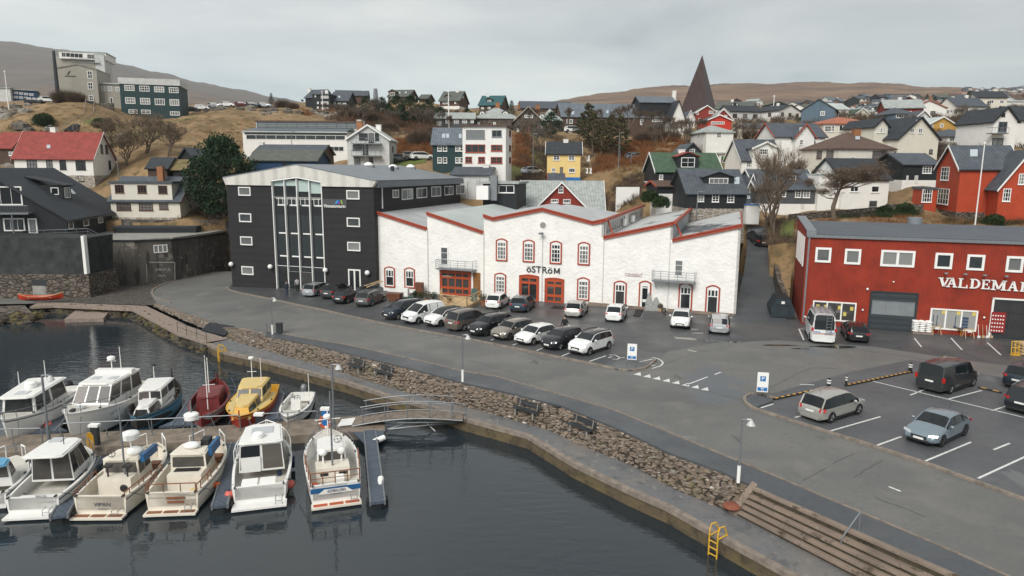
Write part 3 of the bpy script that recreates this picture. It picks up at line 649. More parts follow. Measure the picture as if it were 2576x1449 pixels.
tr=MB();tr.prism([fo.P(UW,zE-.25),fo.P(UW,zE+.12),fo.P(UW,zE+.12)+fo.d*26,fo.P(UW,zE-.25)+fo.d*26],fo.e*.12);tr.build('verge_board',MATS['red_trim'],root)
bk=MB();bk.prism([fo.P(.5,-1,d=1),fo.P(UW-.5,-1,d=1),fo.P(UW-.5,5.2,d=1),fo.P(.5,5.2,d=1)],fo.d*22);bk.build('core',MATS['white_stucco'],root)
u3,z3=fo.uz(1520,554);u4,z4=fo.uz(1694,561);z3b=fo.uz(1522,597)[1];z4b=fo.uz(1686,603)[1]
cl_=MB();cl_.prism([fo.P(u3,z3b),fo.P(u3,z3-.1),fo.P(u3,z3-.1)+fo.d*33,fo.P(u3,z3b)+fo.d*33],-fo.e*.25);cl_.build('clerestory_wall',MATS['white_frame'],root)
cl_=MB();cl_.prism([fo.P(u4,z4b),fo.P(u4,z4-.1),fo.P(u4,z4-.1)+fo.d*30,fo.P(u4,z4b)+fo.d*30],-fo.e*.25);cl_.build('clerestory_wall',mat('grey_boards',(.42,.44,.45),.7,var=.15,wave=(1.26,.25,.01,'v')),root)
for uu,zz,dd in((u3,z3,33),(u4,z4,30)):
 tr=MB();tr.prism([fo.P(uu,zz-.12),fo.P(uu,zz+.2),fo.P(uu,zz+.2)+fo.d*dd,fo.P(uu,zz-.12)+fo.d*dd],fo.e*.3);tr.build('verge_board',MATS['red_trim'],root)
 tr=MB();tr.tube([fo.P(uu+.15,zz-.1)+fo.d*1.5,fo.P(uu+.9,zz-1.55)+fo.d*.6],.1,6);tr.build('strut',MATS['red_trim'],root)
ff_=fo.right(u3)
for d0,d1,n in((1.0,14.5,8),(17.5,32.5,9)):window(root,ff_,(d0,z3b+.15,d1,z3-.3),n,1,fw=.08,mw=.1,gm=MATS['window_glass'],name='clerestory_window')
for d_ in(12.5,19.5):
 hp=MB();ff_.box(hp,d_,z3b+.3,d_+.9,z3b+1.1,.05,.5);hp.build('heat_pump',MATS['lamp_white'],root)
dp=[]
for x,y0,y1 in((1075.5,578,770),(1217,586,772),(1365,590,772),(1519,600,775),(1685.5,606,790)):
 b=MB();ua,za=fo.uz(x,y0);ub,zb_=fo.uz(x-2,y1);b.tube([fo.P(ua,za,.12),fo.P(ua,max(zb_,.1),.12)],.065,6);b.build('downpipe',MATS['white_frame'],root)
RS=(.15,MATS['red_trim'])
for c,x,y,w,h,nx,nz,sp_,ar in((7,380,913,92,180,3,4,0,.25),(7,652,925,94,180,3,4,0,.25),(7,925,940,96,185,3,4,0,.25),(7,1207,952,98,185,3,4,0,.25),(7,366,1250,95,165,3,4,0,.25),(7,1201,1308,100,185,3,4,0,.25),(7,1570,1362,105,225,3,1,.70,.25),(6,1670,1185,85,165,3,1,.58,.25),(6,1870,1195,85,165,3,1,.58,.25),(7,2227,1402,112,250,3,1,.72,.3),(7,2500,1430,115,260,3,1,.72,.3)):
 cc=crop(c);r=rect(fo,*cc(x,y),w*.25,h*.25)
 if sp_:
  g=window(root,fo,r,1,1,fw=.12,split=[sp_],sub=True,surround=RS,arch=ar,gm=MATS['shop_glass'])
  mb_=MB();u0_,z0_,u1_,z1_=r
  for i in(1,2):uu=u0_+(u1_-u0_)*i/3;fo.box(mb_,uu-.05,z0_+(z1_-z0_)*sp_,uu+.05,z1_-.1,0,.05)
  mb_.build('glazing_bar',MATS['white_frame'],g)
 else:window(root,fo,r,nx,nz,fw=.12,mw=.06,split=[.72],sub=True,surround=RS,arch=ar)
def odoor(c,x,y,w,h,nx,name='door',transom=.76,fm='orange_red'):
 cc=crop(c);r=rect(fo,*cc(x,y),w*.25,h*.25);r=(r[0],max(r[1],.02),r[2],r[3])
 return window(root,fo,r,nx,1,fm=MATS[fm],fw=.16,mw=.14,split=[transom,.3]if name=='door' else[transom],sub=True,surround=RS,arch=.15,gm=MATS['shop_glass'],name=name)
odoor(7,910,1330,170,240,2);odoor(7,655,1300,175,245,2,'shop_window');g=odoor(6,2330,1250,290,240,4)
text(g,'Apotikarar',fo,*c6(2248,1167),5,MATS['plate_white'],o=.1,wpx=22)
r=rect(fo,*c7(1820,1370),24,60);g=window(root,fo,(r[0],.05,r[2],r[3]),1,1,fw=.22,split=[.86],sub=True,surround=RS,arch=.25,gm=MATS['window_glass'],name='door')
nt_=MB();rr=rect(fo,*c7(1815,1415),10,7);fo.box(nt_,*rr,.015,.03);nt_.build('notice',MATS['plate_white'],g)
for c,x,y,w,h in((6,2218,965,80,185),(7,2162,1088,92,170)):
 cc=crop(c);window(root,fo,rect(fo,*cc(x,y),w*.25,h*.25),1,3,fw=.13,sub=True,name='balcony_door',gm=MATS['window_glass'])
for c,x0,x1,yf,yt,name in((6,2130,2500,1095,985,'a'),(7,1890,2320,1218,1085,'b')):
 cc=crop(c);ua,z=fo.uz(*cc(x0,yf),1.1);ub,_=fo.uz(*cc(x1,yf),1.1);zt=z+1.05
 bf=MB();fo.box(bf,ua,z-.06,ub,z+.06,0,1.1);b_o=bf.build('balcony',MATS['galvanised'],root);rb=MB()
 for i in range(6):
  u=ua+(ub-ua)*i/5;rb.tube([fo.P(u,z,1.08),fo.P(u,zt,1.08)],.025,5)
 for zz in(zt,z+.3,z+.55,z+.8):rb.tube([fo.P(ua,zz,.05),fo.P(ua,zz,1.08),fo.P(ub,zz,1.08),fo.P(ub,zz,.05)],.02 if zz<zt else .03,5)
 for u in(ua+.3,ub-.3):rb.tube([fo.P(u,z-.05,1.0),fo.P(u,z-.9,.05)],.03,5)
 rb.build('railing',MATS['galvanised'],b_o)
text(root,'öSTRö',fo,1357.3,678,16.8,mat('sign_letters',(.035,.04,.045),.5,var=0),wpx=65,o=.06,ext=.03,bold=.008)
mm_=MB();rm_=rect(fo,1401.3,681,15,13.8);w_m=rm_[2]-rm_[0];t_m=w_m*.2
P_m=lambda a,z:fo.P(rm_[0]+w_m*a,rm_[1]+(rm_[3]-rm_[1])*z,.06)
for a0,a1 in((.1,.1),(.9,.9)):mm_.prism([P_m(a0-.09,0),P_m(a0+.09,0),P_m(a1+.09,1),P_m(a1-.09,1)],fo.n*.06)
for a0 in(.1,.9):mm_.prism([P_m(.5-.09,.12),P_m(.5+.09,.12),P_m(a0+.1,.998),P_m(a0-.08,.998)],fo.n*.058)
mm_.build('letter',MATS['sign_letters'],root)
text(root,'STEINPRENT',fo,*c7(1705,1155),7,mat('faded_red',(.30,.17,.16),.7,var=0),wpx=44,o=.03,ext=.01)
ln=MB();a=rect(fo,*c7(1708,1172),40,.9);fo.box(ln,*a,0,.02);ln.build('underline',MATS['faded_red'],root)
bd=MB();r=rect(fo,*c6(2545,1230),18,48);fo.box(bd,r[0],.02,r[2],r[3],0,.06);b_o=bd.build('board',mat('ochre_board',(.22,.10,.03),.7,var=.2),root)
for i,ch in enumerate('MOSS'):text(b_o,ch,fo,*c6(2545,1370-i*45),6,mat('board_letters',(.36,.20,.08),.7,var=0),o=.08,ext=.01)
rd=MB();u,z=fo.uz(*c7(795,655));rd.cyl(fo.P(u,z,-.02),fo.P(u,z,.03),.42,n=20);rd.cyl(fo.P(u,z,.03),fo.P(u,z,.06),.33,n=20,m=1);rd.build('roundel',[MATS['white_frame'],MATS['concrete']],root)
lp=MB();u,z=fo.uz(*c7(792,735));lp.tube([fo.P(u,z-.1,.1),fo.P(u,z+.05,.5)],.05,6);lp.ball(fo.P(u,z,.55),.28,8,0,(1.2,1,.5));lp.build('wall_light',MATS['galvanised'],root)
pb=MB();fo.box(pb,fo.uz(1480,770)[0],-.5,fo.uz(1545,775)[0],.35,0,.25);fo.box(pb,fo.uz(1560,770)[0],-.5,UW,.3,0,.12);pb.build('plinth',MATS['step_concrete'],root)
mat('dark_boards',(.02,.023,.027),.7,var=.2,wave=(-.3,.3,.012,'v'));mat('barn_red',(.20,.035,.022),.65,var=.12,wave=(-.25,.22,.01,'v'))
mat('shop_red',(.27,.028,.011),.75,var=.2,scale=.7,wave=(-.323,.2,.012,'v'));mat('slate_blue_roof',(.088,.10,.118),.7,var=.1,scale=.4)
c9=crop(9);RA=G(2014,815);fr=Fac(RA,rad(-18.5),DEP);r_=lambda x,y:fr.uz(*c9(x,y))
root=thing('shop_building','long red ribbed metal shop building with white framed windows','shop',RA)
WR,DR=36,11.5;zt=r_(370,222)[1];zr=zt+.55
wl=MB();wl.prism([fr.P(0,-1),fr.P(WR,-1),fr.P(WR,zt),fr.P(0,zt)],fr.d*DR);wl.prism([fr.P(-.02,zt,.02),fr.P(-.02,zt,.02)+fr.d*DR,fr.P(-.02,zt+1.0)+fr.d*DR,fr.P(-.02,zt+.35)],fr.e*.3)
wl.build('wall',MATS['shop_red'],root)
rf=MB();rf.slab([fr.P(.3,zt+.05,.1),fr.P(WR,zt+.05,.1),fr.P(WR,zr)+fr.d*DR,fr.P(.3,zr)+fr.d*DR],.12);rf.build('roof',MATS['slate_blue_roof'],root)
cp=MB();cp.slab([fr.P(-.1,zt+.4,.2),fr.P(.75,zt+.4,.2),fr.P(.75,zt+1.05)+fr.d*DR,fr.P(-.1,zt+1.05)+fr.d*DR],.12);fr.box(cp,-.1,zt+.1,.75,zt+.4,.02,.2);cp.build('coping',MATS['zinc_roof'],root)
gt=MB();fr.box(gt,-.05,zt-.15,WR,zt+.1,.0,.22);fr.box(gt,.1,.2,.25,zt,.03,.16);gt.build('gutter',MATS['galvanised'],root)
for x,y,w,h,nx in((555,418,160,150,1),(852,435,164,155,1),(1305,455,345,165,2),(1767,478,178,160,1),(2088,494,180,158,1),(2480,512,175,162,1),(2850,530,180,160,1)):
 window(root,fr,rect(fr,*c9(x,y),w*.25,h*.25),nx,1,fw=.2,mw=.22,out=.1,gm=MATS['blind_glass'],sub=True)
for x,y,w,h in((665,985,440,195),(1865,1070,480,210)):
 g=window(root,fr,rect(fr,*c9(x,y),w*.25,h*.25),3,1,fw=.13,mw=.13,out=.08,gm=MATS['shop_glass']if x<900 else glassy('display_glass',(.10,.11,.12),(.30,.30,.29),.2,.8,.08,1.1),sub=True,name='shop_window')
 r=rect(fr,*c9(x,y),w*.25,h*.25);st_=MB()
 for q in((.12,.72),(.3,.72),(.62,.72),(.75,.4),(.9,.7))if x<900 else((.29,.85),(.6,.85),(.92,.85)):
  u_,z_=r[0]+(r[2]-r[0])*q[0],r[1]+(r[3]-r[1])*q[1];fr.box(st_,u_-.14,z_-.2,u_+.14,z_+.15,.013,.03)
 st_.build('price_notice',mat('notice_yellow',(.6,.48,.12),.6,var=0),g)
 if x>900:
  tl=MB()
  for q in(.08,.16,.55):u_=r[0]+(r[2]-r[0])*q;fr.box(tl,u_-.03,r[1]+.2,u_+.03,r[1]+1.3,.013,.03);fr.box(tl,u_-.1,r[1]+.15,u_+.1,r[1]+.4,.013,.035)
  for q in range(4):fr.box(tl,r[0]+(r[2]-r[0])*.68,r[1]+.2+q*.28,r[0]+(r[2]-r[0])*.82,r[1]+.42+q*.28,.013,.03)
  tl.build('displayed_tools',mat('tool_blue',(.03,.06,.12),.5),g)
r=rect(fr,*c9(1255,985),112,92);r=(r[0],.03,r[2],r[3]);gd=MB();fr.box(gd,*r,.01,.04);g=gd.build('garage_door',mat('door_grey',(.035,.045,.052),.5,var=.05,wave=(-.32,.5,.01,'h')),root)
za,zb_=r_(1250,1025)[1],r_(1250,885)[1];window(g,fr,(r[0]+.05,za,r[2]-.05,zb_),3,2,fw=.06,mw=.08,out=.07,fm=MATS['galvanised'],gm=mat('frosted',(.20,.22,.23),.3,var=.1,scale=1),glass_o=.05,name='window')
fr_=MB();
for a in((r[0]-.15,0,r[0],r[3]),(r[2],0,r[2]+.15,r[3]),(r[0]-.15,r[3],r[2]+.15,r[3]+.12)):fr.box(fr_,*a,.0,.1)
fr_.build('frame',MATS['dark_metal'],g)
ea,ez=r_(2270,862);e=(ea,.03,ea+9.5,ez);window(root,fr,e,7,1,fw=.16,mw=.1,split=[.7],out=.06,gm=MATS['shop_glass'],sub=True,name='entrance_glazing',fm=MATS['dark_metal'])
ef=MB();fr.box(ef,ea-.1,0,ea+.06,ez+.12,.03,.12);fr.box(ef,ea-.1,ez,ea+9.5,ez+.14,.03,.12);ef.build('entrance_frame',MATS['white_frame'],root)
rk_=MB();u_,z_=r_(2307,1100);fr.box(rk_,u_-.55,.5,u_+.55,2.35,.07,.16)
for i in range(5):
 for j in range(5):fr.box(rk_,u_-.48+i*.2,.62+j*.34,u_-.38+i*.2,.74+j*.34,.16,.18,1)
o_=rk_.build('vending_rack',[mat('bright_red',(.27,.02,.02),.4,var=.05),MATS['plate_white']],root)
fl=fr.left(0);fn=MB()
for i in range(5):
 d=2.0+i*1.75;z1=fl.uz(*c9(268+62*(1-i/4)*1.0,210))[1]
 fl.box(fn,d,zt-3.2,d+.55,zt-.3,.0,.12)
fn.build('side_fins',MATS['white_frame'],root)
for x,y in((1780,598),(1972,606),(2167,617),(2383,628),(2600,640)):
 lp=MB();u_,z_=r_(x,y);lp.tube([fr.P(u_,z_,0),fr.P(u_,z_+.05,.45)],.04,5);lp.ball(fr.P(u_,z_,.5),.17,8,0,(1.2,1,.6));lp.build('sign_light',MATS['galvanised'],root)
for x,y,rr in((1000,760,.12),(1262,688,.08),(952,970,.1),(2172,1046,.1)):
 lp=MB();u_,z_=r_(x,y);lp.ball(fr.P(u_,z_,.1),rr,8);lp.build('wall_fitting',MATS['lamp_white'],root)
def letter(mb,ch,f,u0,z0,w,h,o=.05,th=.09):
 st=w*.2;sh=h*.1
 def bar(a,b,wd):
  p,q=V(u0+a[0]*w,z0+a[1]*h,0),V(u0+b[0]*w,z0+b[1]*h,0)
  mb.prism([f.P(p.x-wd/2,p.y,o),f.P(p.x+wd/2,p.y,o),f.P(q.x+wd/2,q.y,o),f.P(q.x-wd/2,q.y,o)],f.n*th)
 def hb(x0,x1,y,t=sh):f.box(mb,u0+x0*w,z0+y*h,u0+x1*w,z0+y*h+t,o,o+th+.002)
 def arc(cx,cy,rx,ry,a0,a1,t):
  n=10
  for i in range(n):
   t0,t1=a0+(a1-a0)*i/n,a0+(a1-a0)*(i+1)/n
   g=lambda k,tt:f.P(u0+(cx+math.cos(tt)*(rx-(t if k else 0)))*w,z0+(cy+math.sin(tt)*(ry-(t*.55*w/h if k else 0)))*h,o)
   mb.prism([g(0,t0),g(0,t1),g(1,t1),g(1,t0)],f.n*(th-.003))
 top=1-sh/h
 if ch=='V':bar((.18,1),(.5,0),st*1.25);bar((.82,1),(.5,0),st*.7);hb(-.02,.42,top);hb(.62,1.02,top)
 if ch=='A':bar((.5,1),(.14,0),st*.7);bar((.5,1),(.84,0),st*1.25);hb(.3,.72,.3,h*.1);hb(-.05,.34,0);hb(.6,1.05,0)
 if ch=='L':bar((.22,0),(.22,1),st*1.2);hb(0,.5,top);hb(0,.95,0);f.box(mb,u0+.82*w,z0,u0+.95*w,z0+.32*h,o,o+th)
 if ch=='E':
  bar((.22,0),(.22,1),st*1.2);hb(0,.92,top);hb(0,.95,0);hb(.2,.7,.46,h*.09)
  f.box(mb,u0+.8*w,z0,u0+.93*w,z0+.3*h,o,o+th);f.box(mb,u0+.78*w,z0+.72*h,u0+.9*w,z0+h,o,o+th);f.box(mb,u0+.6*w,z0+.36*h,u0+.7*w,z0+.64*h,o,o+th)
 if ch=='D':bar((.22,0),(.22,1),st*1.2);hb(0,.5,top);hb(0,.5,0);arc(.45,.5,.52,.5,-math.pi/2,math.pi/2,.24)
 if ch=='M':bar((.14,0),(.14,1),st*.7);bar((.86,0),(.86,1),st);bar((.16,1),(.5,.1),st*.9);bar((.84,1),(.5,.1),st*.7);hb(-.05,.32,0);hb(.68,1.05,0);hb(-.05,.25,top);hb(.75,1.05,top)
 if ch=='R':bar((.22,0),(.22,1),st*1.2);hb(0,.5,top);hb(0,.42,0);hb(.2,.5,.45,h*.09);arc(.48,.73,.4,.27,-math.pi/2,math.pi/2,.22);bar((.5,.48),(.85,0),st*1.1);hb(.7,1.05,0)
cx_=[(1705,1835,645,735),(1790,1905,645,742),(1905,2018,652,750),(2022,2142,658,755),(2138,2240,665,762),(2240,2395,672,772),(2400,2520,682,780),(2528,2640,690,788)]
root_sign=root
for ch,(x0,x1,y0,y1)in zip('VALDEMAR',cx_):
 ua,z0_=r_(x0,y1);ub,z1_=r_(x1,y0);mb_=MB();_,z0_=r_((x0+x1)/2,y1);_,z1_=r_((x0+x1)/2,y0)
 letter(mb_,ch,fr,ua,z0_,ub-ua,z1_-z0_);mb_.build('letter',MATS['plate_white'],root)
vt=MB();p=AT(*c9(1474,118),73);vt.cyl(p-V(0,0,.8),p+V(0,0,.8),.7,n=16);vt.build('roof_vent',MATS['zinc_roof'],root,smooth=40)
c5=crop(5)
RB=[(-260,745),(225,722),(255,720),(345,716),(440,706),(525,687),(584,670)];RT=[(-260,610),(225,610),(233,607),(345,608),(440,605),(520,598),(584,591)]
rw=MB();WB=[]
for(x,y),(xt,yt)in zip(RB,RT):
 p=G(x,y);Y=p.y;zt_=AT(x,yt,Y).z;WB.append((p,zt_))
for(a,za_),(b,zb2)in zip(WB,WB[1:]):
 n=(b-a).cross(V(0,0,1)).normalized();n=-n if n.y>0 else n
 rw.prism([V(a.x,a.y,-3),V(b.x,b.y,-3),V(b.x,b.y,zb2),V(a.x,a.y,za_)],-n*.6)
rr_=thing('retaining_wall','tall stained concrete and stone retaining wall curving behind the street','retaining wall',WB[3][0])
rw.build('wall',MATS['old_concrete'],rr_)
cpg=MB()
for(a,za_),(b,zb2)in zip(WB[2:],WB[3:]):
 n=(b-a).cross(V(0,0,1)).normalized();n=-n if n.y>0 else n
 cpg.prism([V(a.x,a.y,za_+.004)+n*.1,V(b.x,b.y,zb2+.004)+n*.1,V(b.x,b.y,zb2+.2)+n*.1,V(a.x,a.y,za_+.2)+n*.1],-n*.75)
cpg.build('coping',MATS['black_paint'],rr_)
fw_=Fac(WB[3][0],math.atan2((WB[4][0]-WB[3][0]).y,(WB[4][0]-WB[3][0]).x))
window(rr_,fw_,rect(fw_,*c5(1615,892),35,20),3,1,fw=.1,mw=.12,gm=MATS['blind_glass'],sub=True)
gp=mat('graffiti',(.45,.45,.43),.8,var=.3,scale=5)
text(rr_,'MÁLÐ',fw_,*c5(1620,1098),7,gp,wpx=27,o=.02,ext=.005)
gl_=MB()
for pts in([(1478,1230),(1476,1045)],[(1500,1030),(1755,1030)],[(1758,1030),(1762,1210)],[(1590,1170),(1610,1155),(1625,1175),(1645,1158),(1668,1172)]):
 gl_.tube([fw_.P(*fw_.uz(*c5(*p)),.0)for p in pts],.035,4)
gl_.build('graffiti',gp,rr_)
BH=G(228,748);fbh=Fac(BH,rad(-2));ub_=fbh.uz(-80,700)[0]
mat('dark_corrugated',(.026,.029,.031),.7,var=.6,scale=.8,wave=(-.03,.18,.02,'v'))
root=thing('boathouse','old waterside boathouse with dark corrugated front above rough stone base','boathouse',BH)
zs=fbh.uz(*c5(450,1150))[1];zt2=fbh.uz(*c5(450,785))[1]
b=MB();b.prism([fbh.P(ub_,-3.5),fbh.P(0,-3.5),fbh.P(0,zs),fbh.P(ub_,zs)],fbh.d*6);b.build('stone_base',MATS['basalt_wall'],root)
b=MB();b.prism([fbh.P(ub_,zs),fbh.P(-.15,zs),fbh.P(-.15,zt2)+fbh.d*.6,fbh.P(ub_,zt2)+fbh.d*.6],fbh.d*5.2);b.build('upper_wall',MATS['dark_corrugated'],root)
b=MB();fbh.box(b,-.45,zs+.1,-.1,zt2+.3,-.5,.1);b.build('corner_board',MATS['white_frame'],root)
b=MB();r=rect(fbh,*c5(392,1232),36,15);fbh.box(b,*r,-.05,.03);b.build('hatch',MATS['dark_metal'],root)
b=MB();r=rect(fbh,*c5(398,1310),34,22);fbh.box(b,*r,-.05,.02);b.build('infill',MATS['concrete'],root)
for n_,c_,r_u,wv in(('white',(.74,.73,.70),.7,0),('cream',(.64,.61,.53),.75,0),('black',(.014,.017,.02),.65,.16),('dark_green',(.016,.045,.05),.65,.14),('yellow',(.76,.56,.23),.7,0),('blue',(.012,.05,.12),.7,.2),('red',(.24,.03,.018),.7,.16),('vermilion',(.42,.055,.018),.65,.18),('brown',(.085,.05,.035),.7,.2),('grey',(.075,.082,.088),.75,.2),('pale',(.56,.57,.56),.7,.2),('beige',(.34,.32,.275),.85,0),('slate_blue',(.10,.15,.20),.7,.16),('scarlet',(.5,.035,.02),.6,0),('ochre',(.5,.30,.07),.7,0)):
 mat(n_+'_wall',c_,r_u,var=.12 if wv else .05,scale=.9,bump=.004 if wv else .008,bscale=12,wave=(.0,wv,.012,'v')if wv else None)
MATS['stone_wall']=MATS['basalt_wall']
for n_,c_ in(('black',(.032,.038,.046)),('slate',(.075,.088,.105)),('red',(.27,.05,.04)),('green',(.055,.10,.062)),('brown',(.11,.07,.055)),('sheet',(.34,.365,.355)),('teal',(.03,.10,.11)),('orange',(.38,.13,.075)),('pale',(.45,.46,.45)),('moss',(.10,.11,.095)),('bluegrey',(.13,.155,.18))):
 mat(n_+'_roof',c_,.75,var=.22,scale=1.1,wave=(0,.45,.01,'v'))
layered('turf_roof',(.20,.15,.07),[(1.2,.45,.6,(.10,.10,.04),(1,1,1))],.95,.08,8)
mat('brown_frame',(.10,.045,.03),.5,var=.05)
EL=[]
def ctl(px,py,Y):
 p=AT(px,py,Y);EL.append((p.x/Y,Y,(p.z-HC)/Y))
def house(label,name,k,x0,x1,yb,ye,yr,Y,yaw,d,roof,wc,rc,wins=(),base=None,trim='white_frame',chim=(),ov=.35,parent=None,cat='house',group=None,fm='white_frame',gm='window_glass',sky=(),dorm=(),bal=(),ctrl=True,foot=4.0,barge=True):
 cc=crop(k);A=AT(*cc(x0,yb),Y);f=Fac(A,rad(yaw));zb=A.z;W=f.uz(*cc(x1,yb))[0]
 ze=f.uz(*cc(x0,ye))[1]
 root=parent or thing(name,label,cat,A,group=group)
 sub=Y<150
 if roof in('gx','hip'):zr=AT(*cc((x0+x1)/2,yr),f.P(W/2,0,d=d/2).y).z
 elif roof=='gy':zr=f.uz(*cc((x0+x1)/2,yr))[1]
 else:zr=ze+.3
 hgt=max(zr-ze,.15);WM=MATS[wc+'_wall'];RM2=MATS[rc+'_roof'];w=MB();z0=zb
 if base:bmt,bh=base;z0=f.uz(*cc(x0,yb-bh))[1];b=MB();b.prism([f.P(-.06,zb-foot,.06),f.P(W+.06,zb-foot,.06),f.P(W+.06,z0,.06),f.P(-.06,z0,.06)],f.d*(d+.12));b.build('foundation',MATS[bmt],root)
 else:z0=zb-foot
 if roof=='gx':w.prism([f.P(0,z0),f.P(0,ze),f.P(0,zr,d=d/2)-V(0,0,.05),f.P(0,ze,d=d),f.P(0,z0,d=d)],f.e*W)
 elif roof=='gy':w.prism([f.P(0,z0),f.P(W,z0),f.P(W,ze),f.P(W/2,zr-.05),f.P(0,ze)],f.d*d)
 else:w.prism([f.P(0,z0),f.P(W,z0),f.P(W,ze),f.P(0,ze)],f.d*d)
 w.build('wall',WM,root);r=MB();t=.16;s=hgt/(d/2)if roof in('gx','hip')else hgt/(W/2)
 if roof=='gx':
  lo=ze-ov*s
  for sg_ in(0,1):
   D0=-ov if sg_==0 else d+ov
   r.slab([f.P(-ov,lo,d=D0),f.P(W+ov,lo,d=D0),f.P(W+ov,zr,d=d/2),f.P(-ov,zr,d=d/2)],t)
  if barge:
   for u in(-ov-.04,W+ov-.02):
    bb_=MB()
    for D0 in(-ov,d+ov):
     bb_.prism([f.P(u,lo-.08,d=D0),f.P(u,zr-.08,d=d/2),f.P(u,zr+t+.04,d=d/2),f.P(u,lo+t+.04,d=D0)],f.e*.07)
    bb_.build('bargeboard',MATS[trim],root)
 elif roof=='gy':
  lo=ze-ov*s
  for ua in(-ov,W+ov):r.slab([f.P(ua,lo,ov),f.P(ua,lo,d=d+ov),f.P(W/2,zr,d=d+ov),f.P(W/2,zr,ov)],t)
  if barge:
   bb_=MB()
   for ua in(-ov,W+ov):bb_.prism([f.P(ua,lo-.1,ov),f.P(W/2,zr-.1,ov),f.P(W/2,zr+t+.05,ov),f.P(ua,lo+t+.05,ov)],f.n*.08)
   bb_.build('bargeboard',MATS[trim],root)
 elif roof=='hip':
  i=min(d/2,W/2*.98);a=[f.P(-ov,ze,ov),f.P(W+ov,ze,ov),f.P(W+ov,ze,d=d+ov),f.P(-ov,ze,d=d+ov)];p,q=f.P(i,zr,d=d/2),f.P(W-i,zr,d=d/2)
  r.add(a+[p,q]+[v-V(0,0,.18)for v in a],[(0,1,5,4),(1,2,5),(2,3,4,5),(3,0,4),(0,6,7,1),(1,7,8,2),(2,8,9,3),(3,9,6,0),(6,9,8,7)])
 else:
  r.prism([f.P(-ov,ze,ov),f.P(W+ov,ze,ov),f.P(W+ov,ze,d=d+ov),f.P(-ov,ze,d=d+ov)],V(0,0,.3))
 ro=r.build('roof',RM2,root)
 for cx_,cy_,cw_ in chim:
  u,_=f.uz(*cc(cx_,cy_));p=AT(*cc(cx_,cy_),f.P(u,0,d=d/2).y);ch_=MB();m_=.5*cw_;ch_.box((p.x-m_,p.y-m_,ze),(p.x+m_,p.y+m_,p.z));ch_.box((p.x-m_-.06,p.y-m_-.06,p.z),(p.x+m_+.06,p.y+m_+.06,p.z+.12))
  ch_.build('chimney',MATS['white_wall']if cw_<1 else MATS['terracotta'],ro)
 for wd_ in wins:
  s_,x,y,w_,h_=wd_[:5];nx,nz=(wd_[5:7]if len(wd_)>6 else(2,2));ff_={'F':f,'R':f.right(W),'L':f.left(0)}[s_]
  window(root,ff_,rect(ff_,*cc(x,y),w_*.25,h_*.25),nx,nz,fm=MATS[wd_[7]if len(wd_)>7 else fm],gm=MATS[gm],fw=.1 if Y<160 else .14,mw=.06 if Y<160 else .09,sub=sub,sill=sub)
 for x,y,w_,h_ in sky:
  a,b_2=f.P(0,ze),f.P(0,zr,d=d/2);n=f.e.cross(b_2-a).normalized();n=-n if n.z<0 else n
  h4=[]
  for qx,qy in((-1,1),(1,1),(1,-1),(-1,-1)):
   dd=ray(*cc(x+qx*w_/2,y+qy*h_/2));h4.append(O0+dd*((a+n*t-O0).dot(n)/dd.dot(n)))
  sk=MB();sk.prism(h4,n*.08);sk.build('roof_window',MATS['skylight_glass'],ro)
 for dv in dorm:
  x,y,w_,h_,bk_,dwc,drc=dv[:7];fd=Fac(f.P(0,0,d=bk_),f.yaw);u0_,za,u1_,zb2=rect(fd,*cc(x,y),w_*.25,h_*.25);um_=(u0_+u1_)/2;rise=(u1_-u0_)*(.28 if len(dv)<9 else dv[8])
  dm=MB();dm.prism([fd.P(u0_,za-.8),fd.P(u1_,za-.8),fd.P(u1_,zb2),fd.P(um_,zb2+rise),fd.P(u0_,zb2)],fd.d*(d/2-bk_+.5));dob=dm.build('dormer',MATS[dwc+'_wall'],root)
  dr=MB()
  for ua in(u0_-.25,u1_+.25):dr.slab([fd.P(ua,zb2-.1,.25),fd.P(ua,zb2-.1,d=d/2-bk_+.6),fd.P(um_,zb2+rise,d=d/2-bk_+.6),fd.P(um_,zb2+rise,.25)],.12)
  dr.build('dormer_roof',MATS[drc+'_roof'],dob)
  nx=dv[7]if len(dv)>7 else 2
  window(dob,fd,(u0_+(u1_-u0_)*.18,za+.15,u1_-(u1_-u0_)*.18,zb2-.15),nx,2,fm=MATS[fm],fw=.1)
 for x0_,x1_,yf in bal:
  ua,z=f.uz(*cc(x0_,yf),1.2);ub2,_=f.uz(*cc(x1_,yf),1.2);b2=MB();f.box(b2,ua,z-.08,ub2,z+.08,.0,1.3);bo=b2.build('balcony',MATS['galvanised'],root);b2=MB()
  for i in range(7):u=ua+(ub2-ua)*i/6;b2.tube([f.P(u,z,1.25),f.P(u,z+1,1.25)],.03,4)
  b2.tube([f.P(ua,z+1,0),f.P(ua,z+1,1.25),f.P(ub2,z+1,1.25),f.P(ub2,z+1,0)],.04,4);b2.build('railing',MATS['galvanised'],bo)
 if ctrl:
  for u,dd in((0,0),(W,0),(W/2,d)):
   p=f.P(u,zb+.1+(0 if dd==0 else .0),d=dd);EL.append((p.x/p.y,p.y,(p.z-HC)/p.y))
 return root,f,W,ze,zr
mat('skylight_glass',(.40,.45,.48),.15,var=0)
H_=house
F_=lambda*a:('F',)+a
H_('white house with red tiled roof and arched dark windows on stone basement','stone_house',1,168,955,1540,1264,1010,122,6,8.6,'gx','white','red',[F_(322,1333,100,92,3,2),F_(498,1336,62,92),F_(633,1338,64,92),F_(812,1341,98,92,3,2),F_(820,1474,60,60),('R',1022,1178,22,90,1,2),('R',1070,1180,22,88,1,2),('R',1103,1337,22,88,1,2)],base=('plinth_stone',100),fm='black_paint',chim=[(543,965,.95)],sky=[(490,1155,36,34)])
